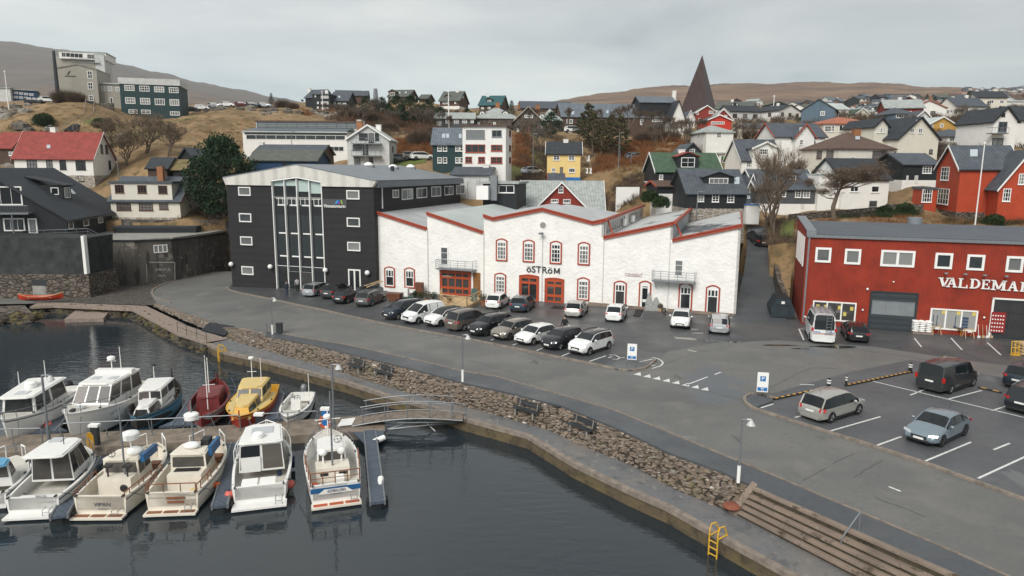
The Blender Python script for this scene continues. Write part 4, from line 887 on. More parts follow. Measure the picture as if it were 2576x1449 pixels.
H_('dark barn with red roof at the far left behind the white house','barn',1,-60,130,1350,1166,1014,131,6,9,'gx','brown','red',[F_(120,1225,60,40)],cat='barn',trim='red_roof')
HY=15
tr_,ft,*_=H_('beige concrete control building with tall rear tower on the hilltop','tower_block',1,612,1000,720,362,326,182,HY,12,'gy','beige','sheet',[F_(905,430,52,78,2,2),F_(910,542,52,72,2,2),F_(918,665,45,60)],cat='office building',trim='concrete',ov=.1)
_,fh,Wh,*_=H_('','',1,604,985,700,262,200,196,HY,9,'flat','beige','sheet',[F_(940,355,30,20)],parent=tr_,ctrl=False,ov=.0)
H_('','',1,596,1068,260,196,190,195.5,HY,9.5,'flat','white','sheet',[F_(641,228,36,36,1,1,'black_paint'),F_(685,230,36,36,1,1,'black_paint'),F_(728,233,36,36,1,1,'black_paint'),F_(770,236,36,36,1,1,'black_paint'),F_(812,239,36,36,1,1,'black_paint'),F_(898,245,36,36,1,1,'black_paint'),F_(940,247,36,36,1,1,'black_paint')],parent=tr_,ctrl=False,foot=.1,ov=.1,bal=[(718,1000,300)])
H_('','',1,985,1080,640,232,225,197,HY,7,'flat','pale','sheet',parent=tr_,ctrl=False,ov=0)
em=MB();em.prism([ft.P(*ft.uz(*crop(1)(*p),.03),.03)for p in((672,428),(695,392),(706,392),(688,428))],ft.n*.05);em.prism([ft.P(*ft.uz(*crop(1)(*p),.03),.03)for p in((652,446),(652,438),(762,442),(762,449))],ft.n*.05);em.build('emblem',MATS['dark_metal'],tr_)
H_('','',1,1000,1222,730,522,500,186,HY,8,'flat','beige','pale',[F_(1040,570,38,44),F_(1108,572,42,44),F_(1185,575,42,44),F_(1122,690,32,60,1,1)],parent=tr_)
gw=[F_(1303,563,100,56,4,2),F_(1453,570,100,56,4,2),F_(1602,578,100,56,4,2),F_(1748,585,95,56,4,2),F_(1311,690,100,64,4,2),F_(1461,697,100,64,4,2),F_(1608,703,100,64,4,1),F_(1755,709,95,64,4,1),F_(1340,800,90,40),F_(1468,803,95,40),F_(1760,820,95,40,4,1)]
gr_,fg,Wg,zg_,_=H_('dark teal three storey office block with white fascia on the hilltop','office_block',1,1228,1826,850,522,500,182,HY,11,'flat','dark_green','pale',gw,cat='office building',gm='blind_glass',ov=0)
fb_=MB();fb_.obox(fg.P(-.2,zg_,.2),fg.e*(Wg+.4),V(0,0,AT(*crop(1)(1220,458),182).z-zg_),fg.d*11.4);fb_.build('fascia',MATS['pale_wall'],gr_)
H_('grey flat concrete block at the far left edge of the hilltop','grey_block',1,-60,115,705,563,560,236,10,12,'flat','pale','sheet',cat='building')
H_('long blue two storey school building at the far left hilltop','school_building',1,118,372,694,582,575,238,28,10,'flat','blue','sheet',[F_(160+i*52,612+i*6,40,22,3,1)for i in range(4)]+[F_(160+i*52,655+i*5,40,22,3,1)for i in range(4)],cat='school')
H_('small black shed with grey roof left of the dark evergreen tree','shed',1,1800,1960,1345,1275,1168,126,-5,7,'gy','black','slate',trim='dark_metal',cat='shed')
H_('small dark cottage with brown turf roof beside the evergreen tree','turf_cottage',1,1745,1860,1460,1385,1290,116,8,6,'gx','black','turf',cat='cottage',trim='weathered_wood')
H_('low brown shed with dark roof under the big bare trees','shed',1,1490,1680,1440,1370,1268,115,5,6,'gx','brown','black',cat='shed',trim='dark_metal')
wh,fwh,Wwh,*_=H_('cream two storey house with brown windows and dark roof above the retaining wall','white_house',5,1128,1822,606,408,172,107,1,9,'gx','cream','slate',[F_(1245,460,145,92,4,3),F_(1468,462,140,92,4,3),F_(1647,456,90,80,3,3),('R',1897,288,32,88,2,3),('R',1913,462,16,30,1,1)],base=('plinth_stone',30),fm='brown_frame',trim='brown_frame',gm='window_glass')
H_('','',5,1128,1738,420,232,200,106.94,1,4.2,'flat','cream','slate',[F_(1202,290,90,80,3,3),F_(1430,293,90,80,3,3),F_(1638,297,90,80,3,3)],parent=wh,fm='brown_frame',ctrl=False,foot=.2,ov=.25)
b=MB();p=AT(*crop(5)(1623,170),110);b.box((p.x-.45,p.y-.4,p.z-1.2),(p.x+.45,p.y+.4,p.z+1.6));b.build('chimney',MATS['terracotta'],wh)
H_('small white gabled shed on stone base with red door beside the office','shed',5,2098,2360,640,512,385,112,3,6,'gy','white','pale',[F_(2258,582,80,75,1,1,'red_roof')],base=('basalt_wall',122),cat='shed',trim='pale_wood')
H_('low black annex with debris on its flat roof above the retaining wall','annex',5,1150,1980,800,690,680,102,6,7,'flat','black','black',cat='annex',ov=.05,ctrl=False)
Bw=AT(172,592,92);YB=rad(9.9);eB=V(math.cos(YB),math.sin(YB),0);fB=Fac(Bw-eB*19,YB);c5=crop(5)
root=thing('black_house','large black timber house with huge dark roof above the retaining wall','house',fB.A)
ze=AT(*c5(690,592),92).z;zr=ze+6.4;zb=4.6;dB=19.5
b=MB();b.prism([fB.P(0,zb),fB.P(19,zb),fB.P(19,ze),fB.P(9.5,zr),fB.P(0,ze)],fB.d*dB);b.build('wall',MATS['black_wall'],root)
b=MB()
for ua in(-.5,19.5):b.slab([fB.P(ua,ze-.3,.5),fB.P(ua,ze-.3,d=dB+.4),fB.P(9.5,zr,d=dB+.4),fB.P(9.5,zr,.5)],.2)
ro=b.build('roof',MATS['black_roof'],root)
b=MB()
for ua in(19.55,):b.prism([fB.P(ua,ze-.42,.5),fB.P(ua,ze-.42,d=dB+.4),fB.P(ua,ze-.2,d=dB+.4),fB.P(ua,ze-.2,.5)],fB.e*.12)
b.prism([fB.P(19.5,ze-.35,.5),fB.P(9.5,zr-.05,.5),fB.P(9.5,zr+.22,.5),fB.P(19.5,ze-.08,.5)],fB.n*.1);b.build('gutter',MATS['dark_metal'],root)
for x,y,w,h,nx,nz in((145,650,215,130,3,1),(333,665,92,155,1,1),(60,360,330,190,3,1)):window(root,fB,rect(fB,*c5(x,y),w*.25,h*.25),nx,nz,fw=.16,out=.1,sub=True,gm=MATS['window_glass'])
fBr=fB.right(19)
for x,y,w,h in((712,648,50,90),(865,625,55,80),(1010,597,48,75),(1177,592,45,120)):window(root,fBr,rect(fBr,*c5(x,y),w*.25,h*.25),1,1,fw=.12,sub=True,gm=MATS['blind_glass'])
nR=V(0,0,0);a_,b_3,c_3=fB.P(19.5,ze-.1),fB.P(9.5,zr+.2),fB.P(19.5,ze-.1,d=10);nR=(b_3-a_).cross(c_3-a_).normalized()
def onB(x,y):dd=ray(*c5(x,y));return O0+dd*((a_-O0).dot(nR)/dd.dot(nR))
p=onB(640,400);q=onB(345,232);dm=MB();w_=2.6
pp=p;dm.obox(pp-V(0,0,.1),-fB.e*3.4,fB.d*w_,V(0,0,2.1));dob=dm.build('dormer',MATS['black_wall'],root)
dr=MB();dr.slab([pp+fB.e*.4+V(0,0,1.9)-fB.d*.3,pp+fB.e*.4+V(0,0,1.9)+fB.d*(w_+.3),pp-fB.e*4.6+V(0,0,3.1)+fB.d*(w_+.3),pp-fB.e*4.6+V(0,0,3.1)-fB.d*.3],.15);dr.build('dormer_roof',MATS['black_roof'],dob)
fD=Fac(pp,math.atan2(fB.d.y,fB.d.x));window(dob,fD,(.4,pp.z+.2,w_-.4,pp.z+1.7),2,1,fw=.1);fD2=Fac(pp,YB);window(dob,fD2,(-1.5,pp.z+.7,-.5,pp.z+1.7),1,1,fw=.1)
sk=MB();h4=[onB(*q)for q in((690,300),(722,296),(765,342),(735,346))];sk.prism([v+V(0,0,.02)for v in h4],V(0,0,.06));sk.build('roof_window',MATS['skylight_glass'],ro)
b=MB();r4=rect(fB,*c5(150,535),95,3);fB.box(b,r4[0],r4[1],r4[2],r4[3]+.05,0,1.5);bo=b.build('balcony',MATS['galvanised'],root)
b=MB()
for i in range(26):u=r4[0]+(r4[2]-r4[0])*i/25;b.tube([fB.P(u,r4[1],1.45),fB.P(u,r4[1]+1.1,1.45)],.02,4)
for zz in(.15,1.1):b.tube([fB.P(r4[0],r4[1]+zz,1.45),fB.P(r4[2],r4[1]+zz,1.45),fB.P(r4[2],r4[1]+zz,0)],.035,5)
b.tube([fB.P(r4[2]-2,4,1.3),fB.P(r4[2]-2,r4[1],1.3)],.1,6);b.build('railing',MATS['galvanised'],bo)
te=MB();wtop=[V(p.x,p.y,0)for p,_ in WB]
tag(te.prism([V(p.x,p.y,4.9)+V(.0,.3,0)for p,_ in WB]+[V(-38,112,4.9),V(-150,112,4.9)],V(0,0,-.3)).build('terrace',MATS['concrete']),kind='structure')
rl=MB();pts=[AT(x,y,Y)for x,y,Y in((0,583,91),(168,577,91),(220,575,91))]
for i in range(9):
 q=pts[0].lerp(pts[2],i/8);rl.tube([q-V(0,0,1.0),q],.025,4)
rl.tube(pts,.03,5);rl.tube([q-V(0,0,.4)for q in pts],.02,4);e1=AT(278,603,92);rl.tube([pts[2],e1],.035,5);rl.tube([pts[2]-V(0,0,.35),e1-V(0,0,.35)],.03,5)
tag(rl.build('railing',MATS['galvanised'],loc=pts[0]),'grey steel railing along the terrace before the large black house','railing')
H_('black timber house with steep slate roof at the left end of the ridge','timber_house',2,500,640,755,662,583,226,-18,9,'gx','black','slate',[('L',465,690,22,20)],trim='dark_metal',chim=[(537,570,.9)])
r0_,*_=H_('black three storey house with low roof and white windows on the ridge','timber_house',2,572,748,790,632,600,216,-4,8,'flat','black','slate',[F_(597,647,14,18,1,1)]+[F_(x,y,22,28)for x in(665,692,718)for y in(655,714,775)]+[F_(623,713,18,24),F_(622,762,18,22)],chim=[(712,590,.9)])
H_('long black house with slate roof and twin roof windows on the ridge','timber_house',2,750,925,775,692,608,219,-4,9,'gx','black','slate',[F_(785,716,38,20),F_(840,720,34,18),F_(890,722,34,18)],sky=[(780,652,20,18),(838,654,20,18)],trim='dark_metal')
H_('long brown house with slate roof behind the black ridge houses','timber_house',2,800,1122,705,636,592,246,8,9,'gx','brown','slate',trim='dark_metal',chim=[(1085,590,.9)])
H_('brown timber house with greenish roof and glazed dormer on the ridge','timber_house',2,1330,1535,705,652,586,226,-10,10,'gx','brown','moss',[F_(1385,668,60,22,4,1),('R',1600,660,16,26)],sky=[(1445,612,18,16),(1507,609,18,16)],dorm=[(1372,622,75,40,.5,'brown','moss')],trim='dark_metal')
H_('low brown wing with green roof right of the glazed dormer house','timber_house',2,1640,1722,700,672,632,232,-10,8,'gx','brown','moss',trim='dark_metal')
H_('brown gabled house with green roof on white basement upon the ridge','timber_house',2,1850,2045,775,694,601,214,-12,10,'gx','brown','moss',[F_(1910,713,60,25,5,1),F_(2005,708,18,30),('R',2080,655,18,20)],base=('white_wall',28),dorm=[(1930,660,60,30,2,'brown','moss')],chim=[(2027,585,.9)],trim='dark_metal')
H_('brown house with bright teal roof and small dormer on the ridge','timber_house',2,2245,2460,790,738,645,204,-12,10,'gx','brown','teal',[F_(2280,768,28,22),F_(2345,765,28,22)],dorm=[(2348,702,55,45,1.5,'brown','teal',1)],chim=[(2333,625,.9)],trim='dark_metal')
H_('small black cottage with one white window amid the ridge trees','cottage',2,1200,1340,822,752,712,188,10,7,'gy','black','slate',[F_(1272,783,36,34)],trim='dark_metal',cat='cottage')
H_('long dark grey building with pale roof beside the tall white flagpole','hall',2,1805,2190,975,870,816,172,2,9,'gx','grey','sheet',[F_(1843,922,45,38),F_(1930,902,46,36),F_(2015,902,46,36),F_(2100,900,46,36),F_(2176,898,30,36)],cat='hall')
sh,*_=H_('large grey stone building with pale hipped roof and front gable on the slope','stone_building',2,2200,2640,985,864,756,178,2,12,'hip','stone','sheet',[F_(2240,925,26,36),F_(2400,925,26,36)],dorm=[(2275,828,45,48,2,'white','slate',1),(2508,830,50,48,2,'white','slate',2)],chim=[(2432,715,1.1)],cat='building')
H_('','',3,32,292,1010,880,752,168,3,14,'gy','stone','sheet',[F_(168,850,85,32,4,1),F_(165,985,60,80,2,1,'orange_red'),F_(60,985,22,36)],parent=sh,trim='plinth_stone')
H_('','',3,292,495,1010,888,772,180,2,11,'hip','stone','sheet',[F_(300,960,24,36)],dorm=[(300,850,40,40,2,'white','slate',1)],parent=sh,chim=[(258,740,1.1)])
H_('wide slate roofed house with red chimneys behind the stone building','house',3,95,600,800,765,702,235,4,12,'gx','brown','slate',trim='dark_metal',chim=[(75,715,1.0)])
lw,flw,Wlw,zlw,_=H_('long white public building with window band and stepped glass roof','public_building',2,-120,922,1290,1008,1000,150,2,8,'flat','white','pale',[F_(400,1060,1000,50,10,1),F_(810,1175,150,50,3,1)],cat='public building',ov=.1,gm='blind_glass')
b=MB();r4=rect(flw,*crop(2)(400,1022),257,4.5);flw.box(b,r4[0],r4[1],r4[2],r4[3]+.02,.02,.16);b.build('fascia_band',MATS['black_paint'],lw)
H_('','',2,5,1015,1010,903,895,158,2,8,'flat','pale','brown',[F_(510,940,1000,56,10,3,'dark_metal')],parent=lw,ctrl=False,gm='frosted',ov=.15)
zq=AT(*crop(2)(500,974),157.8).z;b=MB();b.slab([flw.P(0,zlw+.35),flw.P(Wlw,zlw+.35),flw.P(Wlw,zq,d=7.9),flw.P(0,zq,d=7.9)],.1);b.build('roof_slope',MATS['bluegrey_roof'],lw)
H_('','',2,1015,1060,1010,895,890,157.5,2,5,'flat','white','pale',parent=lw,ctrl=False,ov=0)
H_('long brown barn with dark slate roof below the long white building','barn',2,-10,655,1330,1222,1140,129,1,10,'gx','brown','slate',cat='barn',trim='dark_metal',chim=[(55,1115,.9),(280,1168,.8)])
H_('dark blue barn with mossy grey roof in front of the brown barn','barn',2,-60,608,1375,1292,1194,118,1,9,'gx','blue','moss',[F_(300,1335,70,28,4,1,'dark_metal'),F_(490,1335,50,28,3,1,'dark_metal')],cat='barn',trim='dark_metal')
H_('pale three storey gabled apartment house with two recessed balconies','apartment_house',2,925,1345,1390,1078,940,127,2,10,'gy','pale','pale',[F_(1080,1052,88,68,4,2),F_(1160,1065,52,92),F_(1217,1055,42,72),F_(1018,1162,90,52,4,2),F_(1102,1185,56,95),F_(1020,1308,60,95),F_(1158,1290,42,52),('R',1375,1180,10,60,1,2)],bal=[(960,1255,1122),(960,1255,1245)],cat='apartment house',fm='dark_metal',chim=[(1235,940,.9),(1045,905,1.0)])
H_('dark green timber house with black roof and paired white windows','green_house',2,1778,2085,1370,1130,970,124,1,9,'gx','dark_green','bluegrey',[F_(x,y,42,58,1,2)for x in(1847,1902,2027,2072)for y in(1171,1290)],sky=[(1888,1047,32,40),(1928,1047,32,40),(2056,1050,28,40)],trim='dark_metal')
H_('white three storey house with red framed windows and flat dark roof','white_house',2,2080,2512,1460,952,940,117,-6,9,'flat','white','brown',[F_(2208,1030,190,90,3,1,'galvanised'),F_(2423,1022,100,70,2,1,'galvanised'),F_(2207,1172,200,82,3,1),F_(2422,1167,115,65),F_(2140,1285,68,62),F_(2270,1287,70,62),F_(2420,1290,118,65),('R',2555,1020,18,60,1,1),('R',2555,1170,18,62,1,1),('R',2555,1290,18,62,1,1)],fm='red_trim')
H_('small yellow house with black gable top and blue basement','yellow_house',3,350,684,1500,1224,1112,130,-4,7.5,'gx','yellow','black',[F_(448,1266,65,48),F_(600,1267,65,48),F_(418,1388,38,40),F_(602,1392,65,45,3,1),F_(497,1400,30,82,1,1,'brown_frame'),('R',765,1272,18,48,1,1),('R',752,1393,12,50,1,1),('R',788,1393,12,50,1,1)],base=('blue_sign',40),chim=[(541,1085,.9)])
wg,fwg,*_=H_('dark flat roofed wing with wide white window behind the warehouse roofs','office_wing',7,190,530,440,238,215,105,-10,9,'flat','black','sheet',[F_(427,292,158,78,2,1)],cat='office wing',ctrl=False)
b=MB();r4=rect(fwg,*c7(313,280),16,62);fwg.box(b,*r4,.3,1.2);b.build('duct',MATS['galvanised'],wg)
b=MB();r4=rect(fwg,*c7(215,325),29,34);fwg.box(b,*r4,.6,2.2);b.build('air_unit',MATS['lamp_white'],wg)
b=MB();r4=rect(fwg,*c7(158,290),8,52)
for i in range(2):fwg.box(b,r4[0]+i*.45,r4[1],r4[0]+i*.45+.06,r4[3],.9,1.0)
for i in range(9):fwg.box(b,r4[0],r4[1]+.3*i+.2,r4[0]+.5,r4[1]+.3*i+.25,.9,.96)
b.build('ladder',MATS['galvanised'],wg)
H_('low grey building with slate roof and black chimney behind the office roof','low_house',7,-120,250,330,150,78,112,-6,9,'gx','pale','slate',ctrl=False,trim='dark_metal',cat='building',chim=[(222,50,.95)])
hl,*_=H_('wide hall with pale green roof and red front gable behind the warehouse','hall',7,560,1400,640,500,214,113,-4,15,'gx','red','sheet',cat='hall',ctrl=False)
H_('','',7,735,1222,640,470,228,112,-4,8,'gy','red','sheet',[F_(975,298,48,65,2,2),F_(912,410,75,34,4,1),F_(1035,414,75,40,4,1)],parent=hl,ctrl=False)
ctl(1400,480,125);ctl(1450,470,125)
H_('tiny dark roofed garden shed below the yellow house','shed',7,860,1000,240,200,140,124,0,4,'gx','brown','slate',trim='red_trim',cat='shed')
sc_,*_=H_('long dark building with seamed slate roof and many roof windows behind trees','school_building',3,500,1592,1045,852,727,190,4,15,'gx','brown','bluegrey',[F_(580,900,60,45,2,1),F_(575,990,60,40,2,1),F_(1305,905,30,60),F_(1440,890,60,30,4,1),F_(1500,890,50,30,3,1)],sky=[(580,815,26,30),(612,815,26,30),(800,808,22,28),(960,805,22,28),(1120,802,22,28),(1310,797,24,32),(1338,797,24,32),(1393,796,24,32),(1450,796,24,32),(1508,796,24,32),(1536,796,24,32)],cat='school',trim='dark_metal')
H_('','',3,1288,1640,800,707,655,192,4,9,'gx','black','bluegrey',parent=sc_,ctrl=False,trim='dark_metal',foot=2,chim=[(1632,595,.95)])
H_('','',3,1592,1730,1040,870,690,188,8,12,'gy','white','black',parent=sc_,trim='dark_metal')
H_('white gabled house with slate roof right of the long school','white_house',3,1742,1836,965,882,792,206,0,9,'gy','white','slate',[F_(1770,900,12,36,1,2),F_(1800,900,12,36,1,2)])
H_('dark red gabled house just right of the copper spire','red_house',3,1850,2062,900,812,742,236,-4,11,'gy','red','sheet',[F_(1868,815,24,34),F_(2005,808,50,32,4,1),F_(1885,880,20,28)])
H_('dark red house with white gable trim above the scarlet one','red_house',3,2030,2212,905,870,780,215,-4,9,'gy','red','sheet',[F_(2150,852,30,32)])
H_('bright scarlet gabled house with a white window row','red_house',3,1958,2205,970,888,836,192,2,9,'gy','scarlet','slate',[F_(2070,915,135,28,7,1)])
H_('tall white cubic house with low pyramid roof','white_house',3,1945,2215,1262,1003,936,150,6,10,'hip','white','sheet',[F_(2082,1038,45,48,3,2),('L',1880,1040,14,50,1,2),('L',1925,1040,12,50,1,2),('L',1915,1150,14,45,1,2)])
gs,fgs,*_=H_('small white annex with green footprint sign below the cubic house','annex',3,2078,2190,1400,1228,1220,146,4,6,'flat','white','sheet',ctrl=False,cat='annex')
b=MB();r4=rect(fgs,*crop(3)(2136,1279),15,14);fgs.box(b,*r4,0,.05);so_=b.build('sign',MATS['black_paint'],gs)
b=MB();u_,z_=fgs.uz(*crop(3)(2134,1275));
for dx,dz,rr in((.1,-.1,.22),(.25,-.25,.15),(-.05,.08,.2),(-.28,.18,.09),(-.2,.3,.08),(-.05,.34,.07),(.1,.33,.06),(.22,.27,.05)):b.cyl(fgs.P(u_+dx,z_+dz,.05),fgs.P(u_+dx,z_+dz,.08),rr,n=10)
b.build('emblem',mat('sign_green',(.12,.6,.04),.5,var=0),so_)
H_('cream bungalow with grey roof right of the cubic house','bungalow',3,2385,2640,1060,966,926,170,6,9,'gx','cream','slate',[F_(2410,998,16,28,1,1),F_(2478,998,16,28,1,1),F_(2540,995,36,30),('L',2325,1000,20,30,1,1)],cat='bungalow')
H_('dark grey gabled house with one white window behind the green roof','grey_house',3,1720,1905,1260,1220,1122,117,0,8,'gy','grey','slate',[F_(1812,1200,55,44)],ctrl=False,trim='dark_metal')
H_('black timber house with green roof and red trimmed dormer','green_roofed_house',3,1450,2095,1580,1402,1222,107,1,9,'gx','black','green',[F_(1500,1460,40,50)],base=('white_wall',70),dorm=[(1770,1312,215,120,.6,'black','red',2,.18)],chim=[(1705,1190,.95)])
mh,*_=H_('white house with slate cross gables beside the cubic house','white_house',3,2300,2690,1510,1288,1088,126,2,9,'gx','white','slate',[F_(2412,1332,110,58,5,2)])
H_('','',3,2405,2660,1510,1170,1110,125.5,2,5,'gy','white','slate',[F_(2530,1205,95,60,5,2),F_(2412,1332,1,1,1,1)][:1],parent=mh,ctrl=False)
b=MB();p=AT(*crop(4)(160,1095),124);b.box((p.x-.5,p.y-.4,p.z-5),(p.x+.5,p.y+.4,p.z));b.build('chimney',MATS['white_wall'],mh)
rh,*_=H_('white house with dark roof and red edged twin gables','white_house',4,60,560,1290,1052,926,130,3,9,'gx','white','slate',[F_(455,1115,55,55,1,1),F_(275,1235,110,50,3,1)],trim='red_trim',ctrl=False)
H_('','',4,262,450,1290,1052,930,129,3,5,'gy','white','slate',[F_(335,990,35,60,2,2),F_(335,1110,35,55,2,2)],parent=rh,trim='red_trim')
H_('long cream house with orange hipped roof','cream_house',4,548,1115,1100,918,856,141,2,11,'hip','cream','orange',[F_(603,975,75,60,5,2),F_(650,972,34,60,2,2),F_(732,968,35,62,1,1),F_(915,958,80,60,3,1),F_(1055,962,45,60,1,1)])
H_('white house with broad brown tiled hip roof and brown windows','white_house',4,695,1250,1420,1168,1010,115,12,10,'hip','cream','brown',[F_(1107,1238,115,80,5,2),F_(852,1268,50,25,3,1,'white_frame'),('L',517,1235,50,75,3,3),('L',625,1232,70,78,3,3),('L',505,1372,48,45,3,2)],fm='brown_frame',chim=[(890,985,1.1)],sky=[(900,1068,45,32)])
ch,*_=H_('tall cream house with steep black roof and small paired windows','cream_house',4,1285,1690,1335,1068,858,128,12,14,'gy','cream','black',[F_(1450,992,45,50,2,1),F_(1533,993,45,52,2,1),F_(1500,893,18,18,1,1),F_(1370,1262,35,60,2,2),F_(1638,1203,34,44,1,1,'black_paint'),('L',1225,1115,14,50,1,2)],trim='black_paint')
H_('','',4,1055,1190,1150,945,872,131,10,9,'gy','cream','black',[F_(1105,990,20,50,2,2),F_(1138,990,20,50,1,2),F_(1168,990,20,50,2,2)],parent=ch,trim='black_paint',ctrl=False)
H_('ochre gabled house with pale roof edge on the right slope','yellow_house',4,1578,1908,1000,945,856,166,6,11,'gy','ochre','pale',[F_(1645,943,35,40,2,1),F_(1748,942,35,38,2,1)])
H_('slate hip roofed house with white glazed front on the right slope','grey_house',4,1270,1492,880,818,762,186,5,10,'hip','slate_blue','slate',[F_(1365,846,150,40,6,1)])
H_('pale blue gabled house with white edges on the right slope','blue_house',4,1500,1620,880,845,792,181,4,9,'gy','pale','slate',[F_(1548,855,14,20,1,1),F_(1582,855,14,20,1,1)])
bh,fbh2,*_=H_('white gabled house with railed balcony at the right edge','white_house',4,2238,2475,1180,893,757,126,6,9,'gy','white','black',[F_(2368,833,35,35,2,2,'black_paint'),F_(2360,955,88,105,2,1,'galvanised'),F_(2310,1105,110,75,2,1,'black_paint')],bal=[(2250,2420,1020)],trim='black_paint')
H_('','',4,2475,2760,1180,885,757,129,6,8,'gx','white','black',parent=bh,trim='black_paint',ctrl=False)
H_('low white house with slate hip roof left of the balcony house','bungalow',4,1800,2145,1150,1047,978,142,5,10,'hip','white','slate',[F_(1850,1080,55,45,3,1),F_(2010,1085,40,30,2,1)],cat='bungalow')
H_('black timber cottage with white gridded window next to the vermilion house','black_house',4,1345,1690,1560,1332,1228,106,4,8,'gx','black','slate',[F_(1600,1385,90,75,3,3),F_(1400,1480,18,70,1,3),F_(1490,1480,32,70,2,3)],base=('white_wall',70),trim='dark_metal')
vh,fvh,Wvh,zvh,_=H_('large vermilion timber villa with slate roof and white gridded windows','vermilion_house',4,1882,2470,1890,1374,1150,92,-13,8.5,'gx','vermilion','slate',[('L',1784,1425,80,135,3,3),('L',1765,1654,110,160,4,3),('L',1765,1840,40,60,2,2),F_(2395,1660,70,120,2,3),F_(2235,1720,55,210,1,2)],base=('basalt_wall',80),sky=[(2070,1220,75,70)])
H_('','',4,2290,2830,1890,1560,1190,88,-13,5,'gy','vermilion','slate',[F_(2402,1640,80,130,3,3),F_(2560,1480,80,110,3,3)],parent=vh,ctrl=False)
H_('','',4,1552,1672,1890,1585,1520,96,-5,3.5,'flat','vermilion','slate',[F_(1600,1648,100,130,4,3)],parent=vh,ctrl=False,ov=.15)
H_('dark grey house with white trimmed dormer behind the bare trees','grey_house',8,520,1125,510,290,102,104,2,9,'gx','grey','slate',[F_(697,330,50,70,2,3),F_(790,332,70,75,2,3),F_(947,338,60,78,2,3),F_(1030,340,70,78,2,3),F_(990,462,30,40,2,2)],base=('white_wall',70),dorm=[(882,192,130,90,1.6,'grey','slate',3,.18)])
H_('narrow blue gabled porch house left of the dark grey house','blue_house',8,428,512,420,262,150,106,2,7,'gy','slate_blue','slate',[F_(452,330,24,110,1,3)])
wv_,*_=H_('white house with large dark roof behind the windswept pine','white_house',8,1372,1838,500,192,-8,103,4,10,'gx','white','black',[F_(1722,293,80,66,1,1),F_(1512,290,85,62,2,1),F_(1700,440,78,60,1,1,'galvanised')],dorm=[(1650,148,90,60,1,'white','slate',2)],trim='dark_metal')
H_('','',8,1135,1372,500,160,150,103.5,4,7,'flat','white','pale',parent=wv_,ctrl=False,ov=0)
H_('black timber house with eyebrow dormer and white windows above the warehouse','black_house',7,2238,2830,548,332,100,97,3,9,'gx','black','slate',[F_(2382,380,65,78,2,3),F_(2530,383,70,80,2,3),F_(2683,387,70,80,2,3),F_(2380,530,40,50)],base=('plinth_stone',60),dorm=[(2560,235,300,130,1.6,'black','slate',4,.16)],sky=[(2745,210,50,70)],trim='dark_metal')
H_('','',7,2125,2238,548,312,280,98,3,4,'flat','black','slate',[F_(2200,368,48,75,2,3)],parent=C.objects[-1]if 0 else None,cat='house')if 0 else None
H_('low dark shed with white base left of the black eyebrow dormer house','shed',7,1945,2180,400,265,215,104,8,5,'gx','black','brown',[F_(2050,370,30,30,1,1)],base=('white_wall',60),cat='shed',trim='red_trim')
for lb,nm,k,a in(('long dark glazed building below the brown hill','long_block',4,(1188,1510,668,628,622,620,4,12,'flat','slate_blue','slate',[F_(1370,645,250,18,16,1)])),('large white wall fronted block at the right edge of town','white_block',4,(2395,2760,770,700,690,270,4,14,'flat','white','pale',[])),('white flat roofed office block right of the copper spire','white_block',3,(2284,2515,760,698,690,430,3,14,'flat','white','pale',[F_(2400,722,200,16,12,1)])),('white house with red front panel and pale roof mid slope','white_house',4,(620,808,860,778,722,236,3,12,'gx','white','pale',[F_(685,805,45,60,1,1,'red_trim'),F_(757,800,30,26,2,1),('L',580,810,12,40,1,1)])),('white bungalow with slate roof beside dark conifers','bungalow',4,(1672,1870,800,742,702,262,5,11,'hip','white','slate',[F_(1755,758,20,14,2,1),F_(1720,758,14,12,1,1)])),('long brown gabled house with grey green roof mid slope','long_house',4,(1860,2060,760,722,668,300,-8,14,'gx','beige','moss',[])),('small dark roofed house behind green hedge mid slope','house',4,(880,1010,860,820,770,232,5,9,'gy','cream','green',[]))):
 H_(lb,nm,k,*a,cat='building' if 'block' in nm else 'house',trim='white_frame')
SA=AT(*crop(3)(1770,812),430);mat('copper_cladding',(.072,.043,.04),.5,.3,var=.14,scale=.12,wave=(.3,1.5,.03,'v'))
root=thing('church_spire','huge pointed copper clad wedge of the church above the town','church',SA)
lx,rx=AT(*crop(3)(1690,800),430),AT(*crop(3)(2060,800),430);mx_=AT(*crop(3)(1960,830),412);top=AT(*crop(3)(1915,230),425);bk_=AT(*crop(3)(1890,780),455)
lx,rx,mx_,bk_=[top+(q-top)*1.12 for q in(lx,rx,mx_,bk_)];b=MB();b.add([lx,mx_,rx,bk_,top],[(0,1,4),(1,2,4),(2,3,4),(3,0,4),(0,3,2,1)]);b.build('spire',MATS['copper_cladding'],root)
b=MB();b.box((lx.x-6,lx.y+10,lx.z-8),(lx.x+4,lx.y+30,lx.z-1));b.build('nave',MATS['white_wall'],root)
